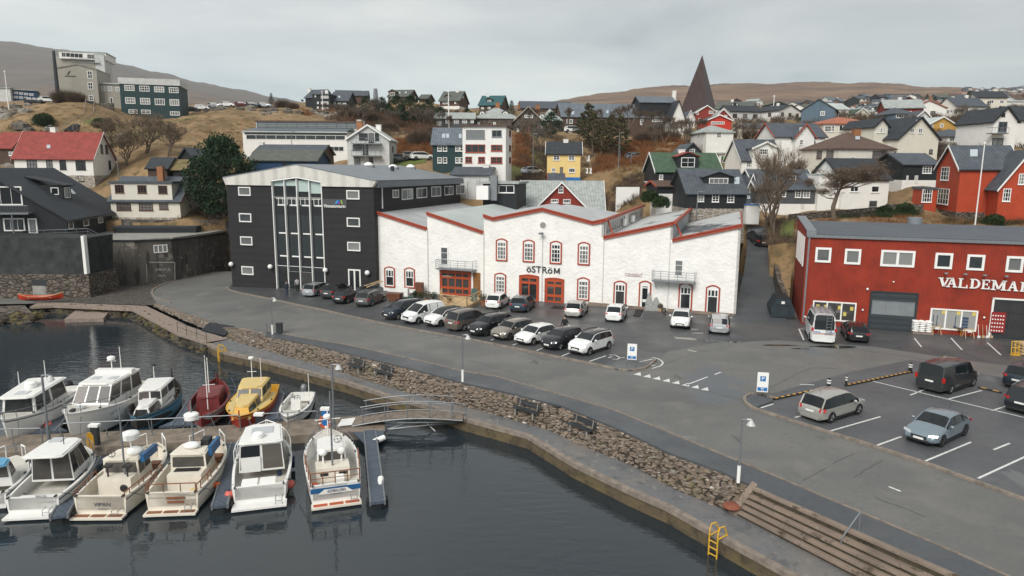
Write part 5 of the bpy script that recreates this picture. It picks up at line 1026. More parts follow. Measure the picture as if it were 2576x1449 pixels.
for a in((-260,560,103),(0,560,103),(150,560,104),(560,560,104),(300,556,106),(450,553,106),(560,548,112),(350,556,105),(420,556,106),(390,556,109),(350,553,111),(430,550,112),(390,545,117),(600,480,111),(640,470,114),(700,470,113),(760,470,114),(680,455,117),(-300,275,175),(0,300,160),(100,262,175),(250,262,175),(0,258,215),(250,255,215),(480,290,178),(600,278,190),(700,285,195),(540,335,158),(650,310,172),(330,330,155),(300,380,138),(420,400,128),(200,320,150),(60,330,145),(560,268,215),(700,272,215),(200,300,400),(600,300,400),(1000,300,400),(1300,300,420),(800,330,170),(1000,345,160),(900,300,195),(1040,330,170),(1020,395,140),(1040,405,132),(1340,405,140),(1400,380,150),(1500,385,150),(1520,400,145),(1600,405,145),(1650,380,140),(1550,345,165),(1700,350,150),(1560,470,118),(1620,480,112),(1660,470,110),(1320,570,108),(1420,570,108),(1490,570,108),(1500,550,118),(1350,550,120),(1430,545,122),(650,480,112),(800,480,112),(950,480,112),(1100,480,112),(1250,500,110),(1150,500,113),(1190,495,117),(1120,470,120),(850,460,117),(1050,460,117),(1905,600,89),(1915,570,95),(1930,560,97),(1960,560,93),(2100,557,91),(2200,560,88),(2300,562,88),(2420,558,88),(2576,562,86),(2700,562,86),(1990,590,84),(2100,600,82),(2300,600,82),(2600,610,80),(2050,545,96),(2250,520,100),(1890,545,99),(1900,330,200),(1900,312,300),(1900,290,500),(1900,278,800),(1900,250,1300),(1900,211,2000),(2250,330,200),(2250,310,300),(2250,287,500),(2250,268,800),(2250,254,1100),(2250,212,2000),(2576,328,200),(2576,306,300),(2576,280,500),(2576,255,800),(2576,238,1100),(2576,226,1400),(2576,222,2000),(2800,328,200),(2800,275,500),(2800,225,1300),(2430,228,2000),(2400,258,900),(1750,300,300),(1750,285,430),(1700,216,2000),(1560,229,2000),(1440,251,2000),(1300,275,2000),(1000,285,2000),(1500,268,1200),(1650,258,1200),(2000,208,2000),(2120,208,2000),(1750,275,900),(-200,100,2500),(0,112,2500),(60,118,2500),(135,127,2500),(200,136,2500),(270,152,2500),(330,182,2500),(400,202,2500),(470,212,2500),(540,228,2500),(600,240,2500),(690,258,2500),(780,275,2500),(1000,300,2500),(1300,300,2500),(-200,190,1500),(0,200,1500),(270,212,1500),(500,250,1500),(0,238,900),(400,262,900),(700,285,900),(1600,262,2900),(2100,250,2900),(2576,250,2900)):ctl(*a)
E=np.array(EL);sx_=lambda a,Y:np.stack([np.asarray(a)*5.0,np.log(np.asarray(Y)/100.0)*3.0],-1)
PC=sx_(E[:,0],E[:,1]);D_=np.linalg.norm(PC[:,None]-PC[None],axis=-1)
def kern(r):return np.sqrt(r*r+.03)
Kt=kern(D_);n_c=len(PC);Pm=np.concatenate([np.ones((n_c,1)),PC],1)
KK=np.block([[Kt-np.eye(n_c)*.012*np.sign(1),Pm],[Pm.T,np.zeros((3,3))]])
sol=np.linalg.solve(KK,np.concatenate([E[:,2],np.zeros(3)]))
def elev(a,Y):
 q=sx_(a,Y);r=np.linalg.norm(q[...,None,:]-PC,axis=-1);v=kern(r)@sol[:n_c]+sol[n_c]+q@sol[n_c+1:]
 return np.clip(v,-.2,.23)
def tz(x,y):return float(HC+elev(x/y,y)*y)
def y0f(az):
 px=CX+FPX*az*1.01
 pts=[(-900,104.5),(480,104.5),(600,111),(1862,106),(1866,97),(1936,97),(1940,80),(1990,79),(2700,75),(3800,70)]
 for(a,ya),(b,yb)in zip(pts,pts[1:]):
  if px<=b:return ya+(yb-ya)*(px-a)/(b-a)
 return 70
az=np.concatenate([np.linspace(-1.2,-.76,12)[:-1],np.linspace(-.76,.76,190),np.linspace(.76,1.2,12)[1:]])
NR=95;verts=[];faces=[]
ys=[np.concatenate([[y0f(a)-.02],y0f(a)*np.exp(np.linspace(0,1,NR)**1.0*math.log(2900/y0f(a)))])for a in az]
rngt=np.random.RandomState(4)
for i,a in enumerate(az):
 e_=elev(np.full(NR+1,a),ys[i])
 for j,y in enumerate(ys[i]):
  z=HC+e_[j]*y
  if j>1:z+=rngt.uniform(-.1,.1)*min(1,y/300)+(math.sin(a*y*.9)*math.sin(y*.22+a*40)*.25 if y<240 else 0)
  if y>500:z+=(math.sin(a*90+y*.01)*math.sin(y*.013+a*30))*y*.0018+rngt.uniform(-1,1)*y*.0006
  if j==0:z=-1.5
  verts.append((a*y,y,z))
M_=NR+1
for i in range(len(az)-1):
 for j in range(NR):faces.append((i*M_+j,(i+1)*M_+j,(i+1)*M_+j+1,i*M_+j+1))
me=bpy.data.meshes.new('hillside');me.from_pydata(verts,[],faces)
tm=layered('hill_grass',(.245,.158,.078),[(.05,.42,.6,(.31,.21,.11),(1,1,1)),(.16,.46,.60,(.155,.10,.045),(1,1,1)),(.5,.54,.66,(.095,.08,.035),(1,1,1)),(.06,.58,.66,(.11,.12,.035),(1,1,1)),(.9,.66,.74,(.20,.19,.175),(1,1,1)),(3,.5,.75,(.13,.09,.05),(1,1,1))],.95,.15,3)
t_,n_,l_,b_=nodes(tm);tcn=n_('ShaderNodeTexCoord');spx=n_('ShaderNodeSeparateXYZ');l_(tcn.outputs['Object'],spx.inputs[0])
mr=n_('ShaderNodeMapRange');mr.inputs['From Min'].default_value=260;mr.inputs['From Max'].default_value=600;l_(spx.outputs['Y'],mr.inputs['Value'])
mp_=n_('ShaderNodeMapping');mp_.inputs['Scale'].default_value=(1,1,9);l_(tcn.outputs['Object'],mp_.inputs[0])
n1=n_('ShaderNodeTexNoise');n1.inputs['Scale'].default_value=.006;n1.inputs['Detail'].default_value=10;n1.inputs['Roughness'].default_value=.68;l_(mp_.outputs[0],n1.inputs['Vector'])
hr=ramp(t_,[(.36,(.085,.055,.038)),(.46,(.15,.088,.052)),(.55,(.20,.12,.07)),(.66,(.24,.165,.105))]);l_(n1.outputs['Fac'],hr.inputs[0])
mg=n_('ShaderNodeMapRange');mg.inputs['From Min'].default_value=-200;mg.inputs['From Max'].default_value=-900;l_(spx.outputs['X'],mg.inputs['Value'])
gx_=n_('ShaderNodeMix');gx_.data_type='RGBA';sc_g=n_('ShaderNodeMath');sc_g.operation='MULTIPLY';sc_g.inputs[1].default_value=.65;l_(mg.outputs[0],sc_g.inputs[0]);l_(sc_g.outputs[0],gx_.inputs['Factor']);l_(hr.outputs[0],gx_.inputs['A']);gx_.inputs['B'].default_value=(.105,.105,.10,1)
src=b_.inputs['Base Color'].links[0].from_socket;mxx=n_('ShaderNodeMix');mxx.data_type='RGBA';l_(mr.outputs[0],mxx.inputs['Factor']);l_(src,mxx.inputs['A']);l_(gx_.outputs['Result'],mxx.inputs['B']);l_(mxx.outputs['Result'],b_.inputs['Base Color'])
me.materials.append(tm)
for p in me.polygons:p.use_smooth=True
o=bpy.data.objects.new('hillside',me);C.objects.link(o);o['kind']='structure'
def laneY(px,Y,z):p=AT(px,600,Y);return V(p.x,p.y,z)
ln=MB();rows=[(66.5,1850,1998,.01),(70,1860,1985,.25),(75,1868,1962,1.3),(80,1876,1950,2.6),(86,1880,1942,4.3),(92,1880,1940,5.9),(98,1878,1950,7.2),(101,1878,1990,7.9)]
for(ya,la,ra,za),(yb2,lb,rb,zb3)in zip(rows,rows[1:]):ln.poly([laneY(la,ya,za),laneY(ra,ya,za),laneY(rb,yb2,zb3),laneY(lb,yb2,zb3)])
tag(ln.build('lane',MATS['side_asphalt']),kind='structure')
lw_=MB()
for(ya,ra,za,ha),(yb2,rb,zb3,hb)in(((70.5,1984,.2,1.6),(75,1963,1.3,1.6)),((75,1963,1.3,1.6),(80,1951,2.6,1.4)),((80,1951,2.6,1.4),(90,1941,5.3,1.0)),((90,1941,5.3,1.0),(97,1945,7.0,.9))):
 a,b=laneY(ra,ya,za),laneY(rb,yb2,zb3);lw_.prism([a-V(0,0,2),b-V(0,0,2),b+V(0,0,hb),a+V(0,0,ha)],V(.5,0,0))
tag(lw_.build('lane_wall',MATS['basalt_wall'],loc=laneY(1984,70,0)),'rough dark stone wall along the right side of the steep lane','stone wall')
gz_=MB();gp_=[laneY(1952,80.2,3.6),laneY(1992,80,3.6),laneY(1990,71,1.7),laneY(1985,70.8,1.7),laneY(1964,75.2,2.6)]
gz_.prism([V(p.x+.3,p.y,p.z)for p in gp_],V(0,0,-3));tag(gz_.build('garden_bank',MATS['hill_grass']),kind='structure')
for i,(pa,pb,Y1,Y2,h,m_,lb)in enumerate((((1985,566),(2230,545),92,97,1.4,'basalt_wall','dark dry stone garden wall behind the windswept pine'),((2230,545),(2320,548),97,95,1.8,'basalt_wall','dark dry stone wall left of the vermilion villa'),((1320,470),(1360,480),130,130,.5,'basalt_wall','short stone wall below the yellow house'),((305,556),(578,560),104,109,.25,'old_concrete','stained concrete garden wall behind the low black annex'),((1550,497),(1608,497),108,108,1.6,'white_wall','short white garden wall on the grassy bank'))):
 a,b=AT(*pa,Y1),AT(*pb,Y2);w=MB();w.prism([a-V(0,0,3),b-V(0,0,3),b+V(0,0,h),a+V(0,0,h)],V(0,.45,0));tag(w.build('garden_wall',MATS[m_],loc=a),lb,'garden wall')
ba,bb2=AT(1490,430,140),AT(1622,426,140);w=MB();w.prism([ba-V(0,0,3.6),bb2-V(0,0,3.6),bb2+V(0,0,.6),ba+V(0,0,.6)],V(0,1,0));r0_=w.build('underpass',MATS['basalt_wall'],loc=ba);tag(r0_,'dark stone underpass and road bridge right of the yellow house','underpass')
w=MB();a,b=AT(1518,447,139.9),AT(1555,447,139.9);w.prism([a-V(0,0,1.6),b-V(0,0,1.6),b+V(0,0,1),a+V(0,0,1)],V(0,.1,0));w.build('opening',MATS['black_paint'],r0_)
w=MB();w.tube([ba+V(0,0,1.4),bb2+V(0,0,1.4)],.05,4);w.tube([ba+V(0,0,1),bb2+V(0,0,1)],.04,4)
for i in range(12):q=ba.lerp(bb2,i/11);w.tube([q,q+V(0,0,1.4)],.04,4)
w.build('railing',MATS['dark_metal'],r0_)
RT=random.Random(21)
taken=[(o.location.x,o.location.y)for o in bpy.data.objects if o.parent is None and o.type=='EMPTY']
pal_w=['white']*16+['pale']*6+['cream']*4+['black']*5+['grey']*3+['red']*3+['brown']*2+['slate_blue']*3+['ochre']+['beige']+['dark_green']*1
pal_r=['slate']*8+['black']*4+['bluegrey']*8+['sheet']*5+['green']*2+['moss']*2+['red']*1+['orange']*1+['brown']*3
CN={'white':'white','pale':'pale grey','cream':'cream','black':'black timber','grey':'dark grey','red':'dark red','brown':'brown','slate_blue':'dusty blue','ochre':'ochre','beige':'beige','dark_green':'dark green'}
RNM={'slate':'slate','black':'black','bluegrey':'blue grey','sheet':'pale metal','green':'green','moss':'mossy','red':'red','orange':'orange','brown':'brown'}
Yr=205.0;seen={}
while Yr<1500:
 pl=1815 if Yr<300 else(1835 if Yr<600 else(2000 if Yr<800 else(2220 if Yr<1000 else(2350 if Yr<1200 else 2430))))
 step=RT.uniform(12.5,15.5)if Yr<600 else RT.uniform(16,20)
 x=AT(pl,300,Yr).x+RT.uniform(0,step);xe=AT(2640,300,Yr).x
 while x<xe:
  y=Yr+RT.uniform(-.25,.25)*Yr*.16;yaw=rad(RT.choice([-25,-8,8,20,35,70])+RT.uniform(-8,8));wd,dp_=RT.uniform(8.5,13),RT.uniform(7.5,9.5)
  if RT.random()>(.45 if Yr<260 else .1)and all((x-a)**2+(y-b)**2>150 for a,b in taken):
   taken.append((x,y));z=tz(x,y);wc,rc=RT.choice(pal_w),RT.choice(pal_r);he=RT.choice([2.7,2.9,3.2,4.4]);hr=RT.uniform(1.7,3.0)
   px,py=proj((x,y,z));zone='lower' if Yr<320 else('middle' if Yr<520 else('upper' if Yr<850 else 'highest'));side_='left' if px<2050 else('centre' if px<2320 else 'right')
   gy_=RT.random()<.35;key=(wc,rc,zone,side_,gy_);k_=seen.get(key,0);seen[key]=k_+1
   lbl='%s %s house with %s roof on the %s %s town slope'%(('gabled','narrow gabled','tall gabled','squat gabled','plain gabled')[k_%5]if gy_ else('broad','low','long','squat','plain')[k_%5],CN[wc],RNM[rc],zone,side_)
   f=Fac((x-math.cos(yaw)*wd/2,y-math.sin(yaw)*wd/2),yaw);rt=thing('town_house',lbl,'house',(x,y,z),group='houses on the far town slope')
   w=MB();ze=z+he;zr=ze+hr
   if gy_:w.prism([f.P(0,z-4),f.P(wd,z-4),f.P(wd,ze),f.P(wd/2,zr),f.P(0,ze)],f.d*dp_)
   else:w.prism([f.P(0,z-4),f.P(0,ze),f.P(0,zr,d=dp_/2),f.P(0,ze,d=dp_),f.P(0,z-4,d=dp_)],f.e*wd)
   w.build('wall',MATS[wc+'_wall'],rt);r=MB()
   if gy_:
    for ua in(-.5,wd+.5):r.slab([f.P(ua,ze-.3,.4),f.P(ua,ze-.3,d=dp_+.4),f.P(wd/2,zr,d=dp_+.4),f.P(wd/2,zr,.4)],.2)
   else:
    for D0 in(-.5,dp_+.5):r.slab([f.P(-.4,ze-.3,d=D0),f.P(wd+.4,ze-.3,d=D0),f.P(wd+.4,zr,d=dp_/2),f.P(-.4,zr,d=dp_/2)],.2)
   ro=r.build('roof',MATS[rc+'_roof'],rt)
   if RT.random()<.5:
    c=f.P(wd*RT.uniform(.3,.7),0,d=dp_/2);b=MB();b.box((c.x-.4,c.y-.4,ze+.5),(c.x+.4,c.y+.4,zr+.9));b.build('chimney',MATS[RT.choice(['white_wall','terracotta','black_paint'])],ro)
   fm_=MATS['white_frame']if wc not in('white','pale','cream')else MATS[RT.choice(['brown_frame','black_paint','white_frame','black_paint'])]
   zz=z+1.0 if he<3.6 else z+he-2.2;nw=3 if wd>10 else 2
   for i in range(nw):
    u=wd*(i+.5)/nw;window(rt,f,(u-.75,zz,u+.75,zz+1.25),2,1,fm=fm_,fw=.16,mw=.12)
   for sf in(f.left(0),f.right(wd)):
    if Yr<420:window(rt,sf,(dp_*.3,zz,dp_*.3+1.2,zz+1.25),2,1,fm=fm_,fw=.16,mw=.12)
   if RT.random()<.25 and not gy_ and Yr<500:
    fd=Fac(f.P(0,0,d=1.2),yaw);u=wd*.5;dm=MB();dm.prism([fd.P(u-1.3,ze),fd.P(u+1.3,ze),fd.P(u+1.3,ze+1.6),fd.P(u,ze+2.5),fd.P(u-1.3,ze+1.6)],fd.d*2.6);do=dm.build('dormer',MATS[rc+'_roof'],rt);window(do,fd,(u-.8,ze+.4,u+.8,ze+1.5),2,1,fw=.15)
  x+=step*RT.uniform(.85,1.25)
 Yr*=1.068
def leafmat(n,c,v=.35):
 m=mat(n,c,.85,var=v,scale=.5,spec=.2);return m
leafmat('evergreen_leaf',(.022,.045,.02));leafmat('olive_leaf',(.075,.068,.032));leafmat('rust_twig',(.20,.085,.035),.3);leafmat('brown_twig',(.115,.082,.058),.3);leafmat('tan_twig',(.20,.15,.10));leafmat('grey_twig',(.135,.115,.095));leafmat('hedge_leaf',(.03,.05,.018));leafmat('straw',(.30,.21,.11))
def sliver(mb,p,d,L,w,m=0):
 a=d.cross(Vector((RN.uniform(-1,1),RN.uniform(-1,1),.3))).normalized()*w;k=len(mb.v);mb.v+=[p-a,p+a,p+d*L];mb.f.append([k,k+1,k+2]);mb.m.append(m)
def branch(mb,tw,p,d,L,r,lv,gn,spread,up):
 pts=[p];dd=d.copy();n=3
 for i in range(n):
  dd=(dd+Vector((RN.gauss(0,.16),RN.gauss(0,.16),up*.12))).normalized();pts.append(pts[-1]+dd*(L/n))
 mb.tube(pts,r,5 if lv>2 else 3,0,r*.6)
 if lv<=0:
  for _ in range(TIPS):q=pts[RN.randint(0,3)];sliver(tw,q,(dd+Vector((RN.gauss(0,.6),RN.gauss(0,.6),RN.gauss(.15,.5)))).normalized(),L*RN.uniform(.5,1.1),.014)
  return
 for k in range(gn if lv>1 else gn+1):
  a=RN.random()*6.283;s=Vector((math.cos(a),math.sin(a),0));q=pts[RN.choice([2,3,3])]
  nd=(dd*RN.uniform(.6,1)+s*spread+Vector((0,0,up*.3))).normalized();branch(mb,tw,q,nd,L*RN.uniform(.62,.82),r*.58,lv-1,gn,spread,up)
def bare_tree(name,h,lean=(0,0),spread=.75,up=.6,lv=5,gn=3,twig='brown_twig',stems=1,label='',group=None,trunk=.32,tips=10):
 global TIPS
 TIPS=tips;mb,tw=MB(),MB()
 for s_ in range(stems):
  d0=Vector((lean[0]+RN.uniform(-.15,.15)*(stems>1)*2,lean[1],1)).normalized();branch(mb,tw,Vector((RN.uniform(-.3,.3)*(stems>1),0,-.5)),d0,h*trunk,h*.028/math.sqrt(stems),lv,gn,spread,up)
 rt=thing(name,label,'tree',group=group);mb.build('trunk',MATS['bark'],rt,world=False);tw.build('crown',MATS[twig],rt,world=False);return rt
def leafcloud(mb,c,r,n,s,m=0,flat=1.0):
 for _ in range(n):
  v=Vector((RN.gauss(0,1),RN.gauss(0,1),RN.gauss(0,1))).normalized()*(RN.random()**.35);p=c+Vector((v.x*r,v.y*r,v.z*r*flat));a=Vector((RN.gauss(0,1),RN.gauss(0,1),RN.gauss(.5,1))).normalized();b=a.orthogonal().normalized()*s*RN.uniform(.6,1.3);e=a.cross(b)
  k=len(mb.v);mb.v+=[p-b,p+e*.6,p+b,p-e*.6];mb.f.append([k,k+1,k+2,k+3]);mb.m.append(m)
def evergreen(name,h,w,n,label,leaf='evergreen_leaf',clumps=46,group=None,base=.18):
 mb,cr=MB(),MB();mb.tube([(0,0,-1),(0.1,0,h*.5),(0,.1,h*.85)],h*.035,7,0,h*.01)
 for i in range(clumps):
  t=i/clumps;z=h*(base+.78*t);a=i*2.4;R_=w*.5*math.sin(math.pi*min(1,.18+.8*t**.9))*RN.uniform(.45,1.0);c=Vector((math.cos(a)*R_,math.sin(a)*R_,z+RN.uniform(-.04,.04)*h))
  if i%2==0:mb.tube([(0,0,z-h*.1),c],.06,4)
  leafcloud(cr,c,w*.5*RN.uniform(.20,.34),n,h*.014+.05,0,.6)
 rt=thing(name,label,'tree',group=group);mb.build('trunk',MATS['bark'],rt,world=False);cr.build('crown',MATS[leaf],rt,world=False);return rt
def conifer(name,h,w,label,group=None):
 mb,cr=MB(),MB();mb.tube([(0,0,-1),(0,0,h)],h*.02,5,0,.02);L=16
 for i in range(L):
  z=h*(.12+.86*i/L);R_=w*.5*(1-i/L)**.8*RN.uniform(.75,1.15)+.1
  for k in range(9):
   a=k*.698+i*.4;e=Vector((math.cos(a)*R_,math.sin(a)*R_,z-R_*.18));cr.tube([(0,0,z),e],.03,3)
   for _ in range(9):t=RN.uniform(.25,1);leafcloud(cr,Vector((e.x*t,e.y*t,z-R_*.18*t)),.16*h/8,2,.11*h/8)
 rt=thing(name,label,'tree',group=group);mb.build('trunk',MATS['bark'],rt,world=False);cr.build('crown',MATS['evergreen_leaf'],rt,world=False);return rt
def shrub_mesh(mb,c,r,h,n,m,w=.03):
 for _ in range(n):
  a=RN.random()*6.283;q=RN.random()**.5;p=c+Vector((math.cos(a)*r*q*.8,math.sin(a)*r*q*.8,h*RN.uniform(-.1,.45)*(1-q*q*.6)));d=Vector((math.cos(a)*q*.8+RN.gauss(0,.3),math.sin(a)*q*.8+RN.gauss(0,.3),1)).normalized();sliver(mb,p,d,h*RN.uniform(.35,.6),w,m)
def bush(name,label,r,h,n,m,w=.035,leaf=None,group=None):
 mb=MB();shrub_mesh(mb,Vector((0,0,0)),r,h,n,0,w)
 if leaf:leafcloud(mb,Vector((0,0,h*.45)),r*.8,leaf,.09,0,h/r*.5)
 o=mb.build(name,MATS[m],world=False);return tag(o,label,'shrub',group)
def put(o,px,Y,s=1.0,rz=None,label=None,sz=None):
 x=AT(px,400,Y).x;z=tz(x,Y);o.location=(x,Y,z-.15);o.scale=(s,s,s*(sz or 1));o.rotation_euler=(0,0,RN.random()*6.28 if rz is None else rz)
 if label:o['label']=label
 return o
RN.seed(77)
tA=bare_tree('bare_tree',9.5,spread=.8,up=.55,lv=5,gn=3,twig='tan_twig',stems=3,trunk=.24,tips=9,label='wide spreading bare tree behind the red roofed white house',group='bare trees on the left slope')
put(tA,315,131,1.15);put(copy_tree(tA),368,134,1.3,label='largest bare tree in the middle of the left slope group');put(copy_tree(tA),425,130,1.1,label='bare tree nearest the dark evergreen on the left slope')
put(copy_tree(tA),285,141,1.0,label='smaller bare tree at the hill side of the left slope group')
tB=bare_tree('bare_tree',9.5,spread=.55,up=.9,lv=5,gn=3,twig='brown_twig',label='slender bare tree',group='bare trees before the long school')
more=[(860,182,.6),(885,176,.65),(920,172,.7),(950,180,.7),(985,170,.65),(1060,172,.75),(1095,170,.65),(1110,185,.7),(1150,192,.5),(830,205,.45),(1325,150,.75),(1362,146,.8),(1640,150,.7),(1670,145,.65),(1715,150,.75),(1742,158,.8),(1860,165,.7),(2215,118,.6),(2262,150,.8),(2420,165,.9),(2455,160,.9),(2500,110,.6),(2390,118,.6),(1890,160,.7)]
where=['above the white clerestory building','below the long black ridge house','above the clerestory end wall','left of the small black cottage','behind the apartment house gable','above the green lawn','left of the tall flagpole','behind the flagpole','right of the flagpole top','below the black ridge houses','left of the yellow house road','just left of the yellow house','in the rust scrub slope','above the road bridge','left of the tall cubic house','touching the left side of the cubic house','right of the cubic house roof','before the tall cream house','behind the tall cream house roof','right of the ochre house','left of the balcony house','below the balcony house','left of the low hip roofed bungalow','beside the cream bungalow']
pts=[(1500,168,.8),(1545,172,.85),(1580,168,1.0),(1612,172,.85),(1645,166,.9),(1675,172,.8),(1700,160,.75),(1725,170,.85),(1760,176,.75),(1340,168,.75),(1425,178,.8),(1130,160,.6)]
nmz=['leftmost slender bare tree before the slate roofed school','bare tree before the left third of the long school roof','tallest bare tree before the middle of the long school','bare tree right of the tallest one before the school','bare tree before the right half of the long school','bare tree before the school gable end','low bare tree on the scrub slope below the school gable','bare tree against the white gable wall of the school','bare tree between the school and the tall cubic house','thin bare tree before the stone building','thin bare tree right of the stone building','small bare tree left of the flagpole on the middle slope']
for i,(px,Y,s)in enumerate(pts):put(tB if i==0 else copy_tree(tB),px,Y,s,label=nmz[i])
RN.seed(15)
tE=bare_tree('bare_tree',9.0,spread=.65,up=.7,lv=5,gn=3,twig='grey_twig',stems=2,tips=8,label='x',group='scattered bare trees')
for i,(px,Y,s)in enumerate(more):put(tE if i==0 else copy_tree(tE),px,Y,s,label='brown bare tree '+where[i])
tC=bare_tree('bare_tree',12,spread=.5,up=.9,lv=5,gn=3,twig='tan_twig',stems=2,tips=7,label='tall twin stemmed bare tree beside the steep lane',group='bare trees by the lane');put(tC,1962,86,.98,1.0)
t2=put(copy_tree(tB),2005,113,1.0,label='bare tree between the white houses above the lane');t2['group']='bare trees by the lane'
t2=put(copy_tree(tC),1940,93,.6,2.2,label='smaller bare tree at the top of the steep lane')
RN.seed(5)
wp,tw=MB(),MB();wp.tube([(0,0,-1),(-.3,0,2),(.1,0,3.6),(.9,0,5.2)],.34,8,0,.2)
for i in range(15):
 z=RN.uniform(2.8,6.2);s0=Vector((.1+max(0,z-3.6)*.5,0,min(z,5.2)));a=RN.uniform(-.6,6.9);e=s0+Vector((math.cos(a)*RN.uniform(2,4.4)+.9,math.sin(a)*RN.uniform(1,2.8),RN.uniform(-.1,2.4)));mid=s0.lerp(e,.5)+Vector((0,0,-.25));wp.tube([s0,mid,e],.09,4,0,.03)
 for k in range(6):
  q=s0.lerp(e,RN.uniform(.35,1));q2=q+Vector((RN.uniform(-.8,1.2),RN.uniform(-.8,.8),RN.uniform(.0,.7)));wp.tube([q,q2],.03,3)
  for _ in range(95):p=q2+Vector((RN.gauss(0,.55),RN.gauss(0,.5),RN.gauss(0,.17)));sliver(tw,p,Vector((RN.gauss(.6,.4),RN.gauss(0,.5),RN.gauss(.2,.3))).normalized(),.42,.022)
rt=thing('windswept_pine','windswept pine with leaning trunk and flat layered brown crown','tree');wp.build('trunk',MATS['bark'],rt,world=False);tw.build('crown',MATS['brown_twig'],rt,world=False);put(rt,2112,91.5,1.0,0)
t2=put(copy_tree(rt),2030,106,.75,.4,label='smaller windswept pine with reddish crown before the cream hip roofed house')
ev=evergreen('evergreen_tree',10.5,11,190,'large dense dark evergreen left of the office building',clumps=70,base=.12);put(ev,556,111,1.1,sz=1.2)
ev2=evergreen('evergreen_tree',6,5.5,90,'dark round pine',clumps=34,group='dark pines on the middle slope')
for i,(px,Y,s,lb)in enumerate(((1386,160,1.0,'dark pine right of the stone building gable'),(1464,164,.85,'dark pine before the left end of the school roof'),(1000,178,1.1,'dark pine in the middle of the ridge trees'),(1035,176,1.25,'largest dark pine above the apartment house'),(1078,180,1.1,'dark pine left of the green roofed ridge house'),(925,186,.9,'dark pine below the black ridge houses'),(965,184,.8,'pine left of the small black cottage'),(1175,190,.8,'small pine right of the white based ridge house'),(1110,176,.9,'pine beside the tall white flagpole'))):
 put(ev2 if i==0 else copy_tree(ev2),px,Y,s,label=lb)
pn=evergreen('pine_tree',9,4.6,60,'tall thin brownish pine','olive_leaf',clumps=40,group='tall thin pines above the yellow house',base=.25)
for i,(px,Y,s,lb)in enumerate(((1512,146,.85,'thin olive pine just right of the yellow house roof'),(1535,149,.9,'second thin olive pine from the yellow house'),(1560,146,.95,'thin olive pine at the right end of the row above the yellow house'),(1490,150,.9,'thin olive pine behind the yellow house chimney'),(1478,154,1.0,'short olive pine at the left end of the pine row'))):
 put(pn if i==0 else copy_tree(pn),px,Y,s,label=lb)
cf=conifer('conifer',7,4.5,'dark spiky conifer',group='spiky conifers on the ridge and slope')
for i,(px,Y,s,lb)in enumerate(((690,222,.62,'small lone conifer at the left end of the ridge'),(1286,196,.95,'tall spiky conifer right of the teal roof'),(1618-85,250,.6,'distant conifer above the school roof'),(1508+12,250,.5,'second distant conifer above the school roof'),(2316,255,1.0,'dark conifer in the middle of the town slope'),(2336,250,.9,'second dark conifer in the middle of the town slope'),(2420,245,1.15,'large dark conifer on the right town slope'),(2470,230,.8,'small conifer on the right town slope'))):
 put(cf if i==0 else copy_tree(cf),px,Y,s,label=lb)
bs=bush('shrub','brown leafless shrub',2.2,3.4,2600,'brown_twig',group='leafless shrubs on the hillside')
for i,(px,Y,s,lb)in enumerate(((178,177,1.25,'large brown shrub before the concrete control building'),(205,176,1.0,'brown shrub left of the hill stairs'),(718,218,1.0,'brown shrub right of the lone ridge conifer'),(742,216,.8,'low brown shrub left of the black ridge houses'),(878,190,1.1,'brown shrub below the long black ridge house'),(905,180,1.2,'broad brown shrub above the long white building'),(940,176,1.0,'brown shrub behind the clerestory end wall'),(980,168,.9,'pale brown shrub above the apartment house'),(1060,152,1.35,'large round brown shrub above the lawn'),(1085,160,1.0,'brown shrub left of the tall flagpole'),(1620,158,1.1,'brown shrub in the scrub below the school'),(1680,152,1.0,'brown shrub left of the cubic house'),(2210,122,.8,'brown shrub before the tall cream house'),(2300,120,.9,'brown shrub right of the tall cream house'),(2350,135,1.2,'brown shrub below the ochre house'),(2450,112,1.0,'brown shrub before the balcony house'),(2430,175,1.5,'tall yellowish shrub group on the right slope'),(2465,172,1.3,'brown shrub above the low hip roofed bungalow'),(2250,200,1.2,'brown shrub in the lower town slope'),(1860,178,1.0,'dark brown shrub right of the scarlet house'),(1885,170,.9,'rounded brown shrub left of the cream bungalow'))):
 put(bs if i==0 else copy_tree(bs),px,Y,s,label=lb)
gb_=bush('green_shrub','green leafy shrub',1.2,1.6,300,'hedge_leaf',leaf=2200,group='green shrubs')
for i,(px,Y,s,lb)in enumerate(((1660,108,1.3,'bright green shrub beside the green roofed house'),(1640,103,1.3,'green shrub left of the black eyebrow dormer house'),(1668,100,1.2,'dark green shrub at the corner of the black house'),(2290,94,1.2,'dark green hedge shrub at the vermilion villa wall'),(2240,96,1.0,'dark green shrub behind the dry stone wall'),(260,152,1.5,'olive shrub below the hill stairs'),(120,150,2.0,'broad olive shrub on the rocky left slope'),(2520,86,1.2,'grey green shrub below the right flagpole'),(1700,300,1.5,'green shrub at the foot of the spire'))):
 put(gb_ if i==0 else copy_tree(gb_),px,Y,s,label=lb)
def scrub(name,label,areas,m,seed,w=.03):
 RN.seed(seed);mb=MB()
 for(p0,p1,Y0,Y1,n,r,h,mi)in areas:
  for _ in range(n):
   px,Y=RN.uniform(p0,p1),RN.uniform(Y0,Y1);x=AT(px,400,Y).x;s=RN.uniform(.6,1.3);shrub_mesh(mb,Vector((x,Y,tz(x,Y)-.1)),r*s,h*s,int(70*r),mi,w)
 return tag(mb.build(name,[MATS[q]for q in m]),label,'scrub',kind='stuff')
scrub('scrub','rust brown leafless scrub covering the slope right of the yellow house',[(1500,1640,134,160,200,1.2,1.9,0),(1380,1500,142,160,70,1.2,1.5,1),(1545,1650,107,122,150,.9,1.2,1),(1580,1720,128,150,120,1.2,1.7,0),(1650,1760,150,176,80,1.3,1.9,1),(1540,1625,120,134,70,.9,.9,2)],['rust_twig','brown_twig','straw'],31)
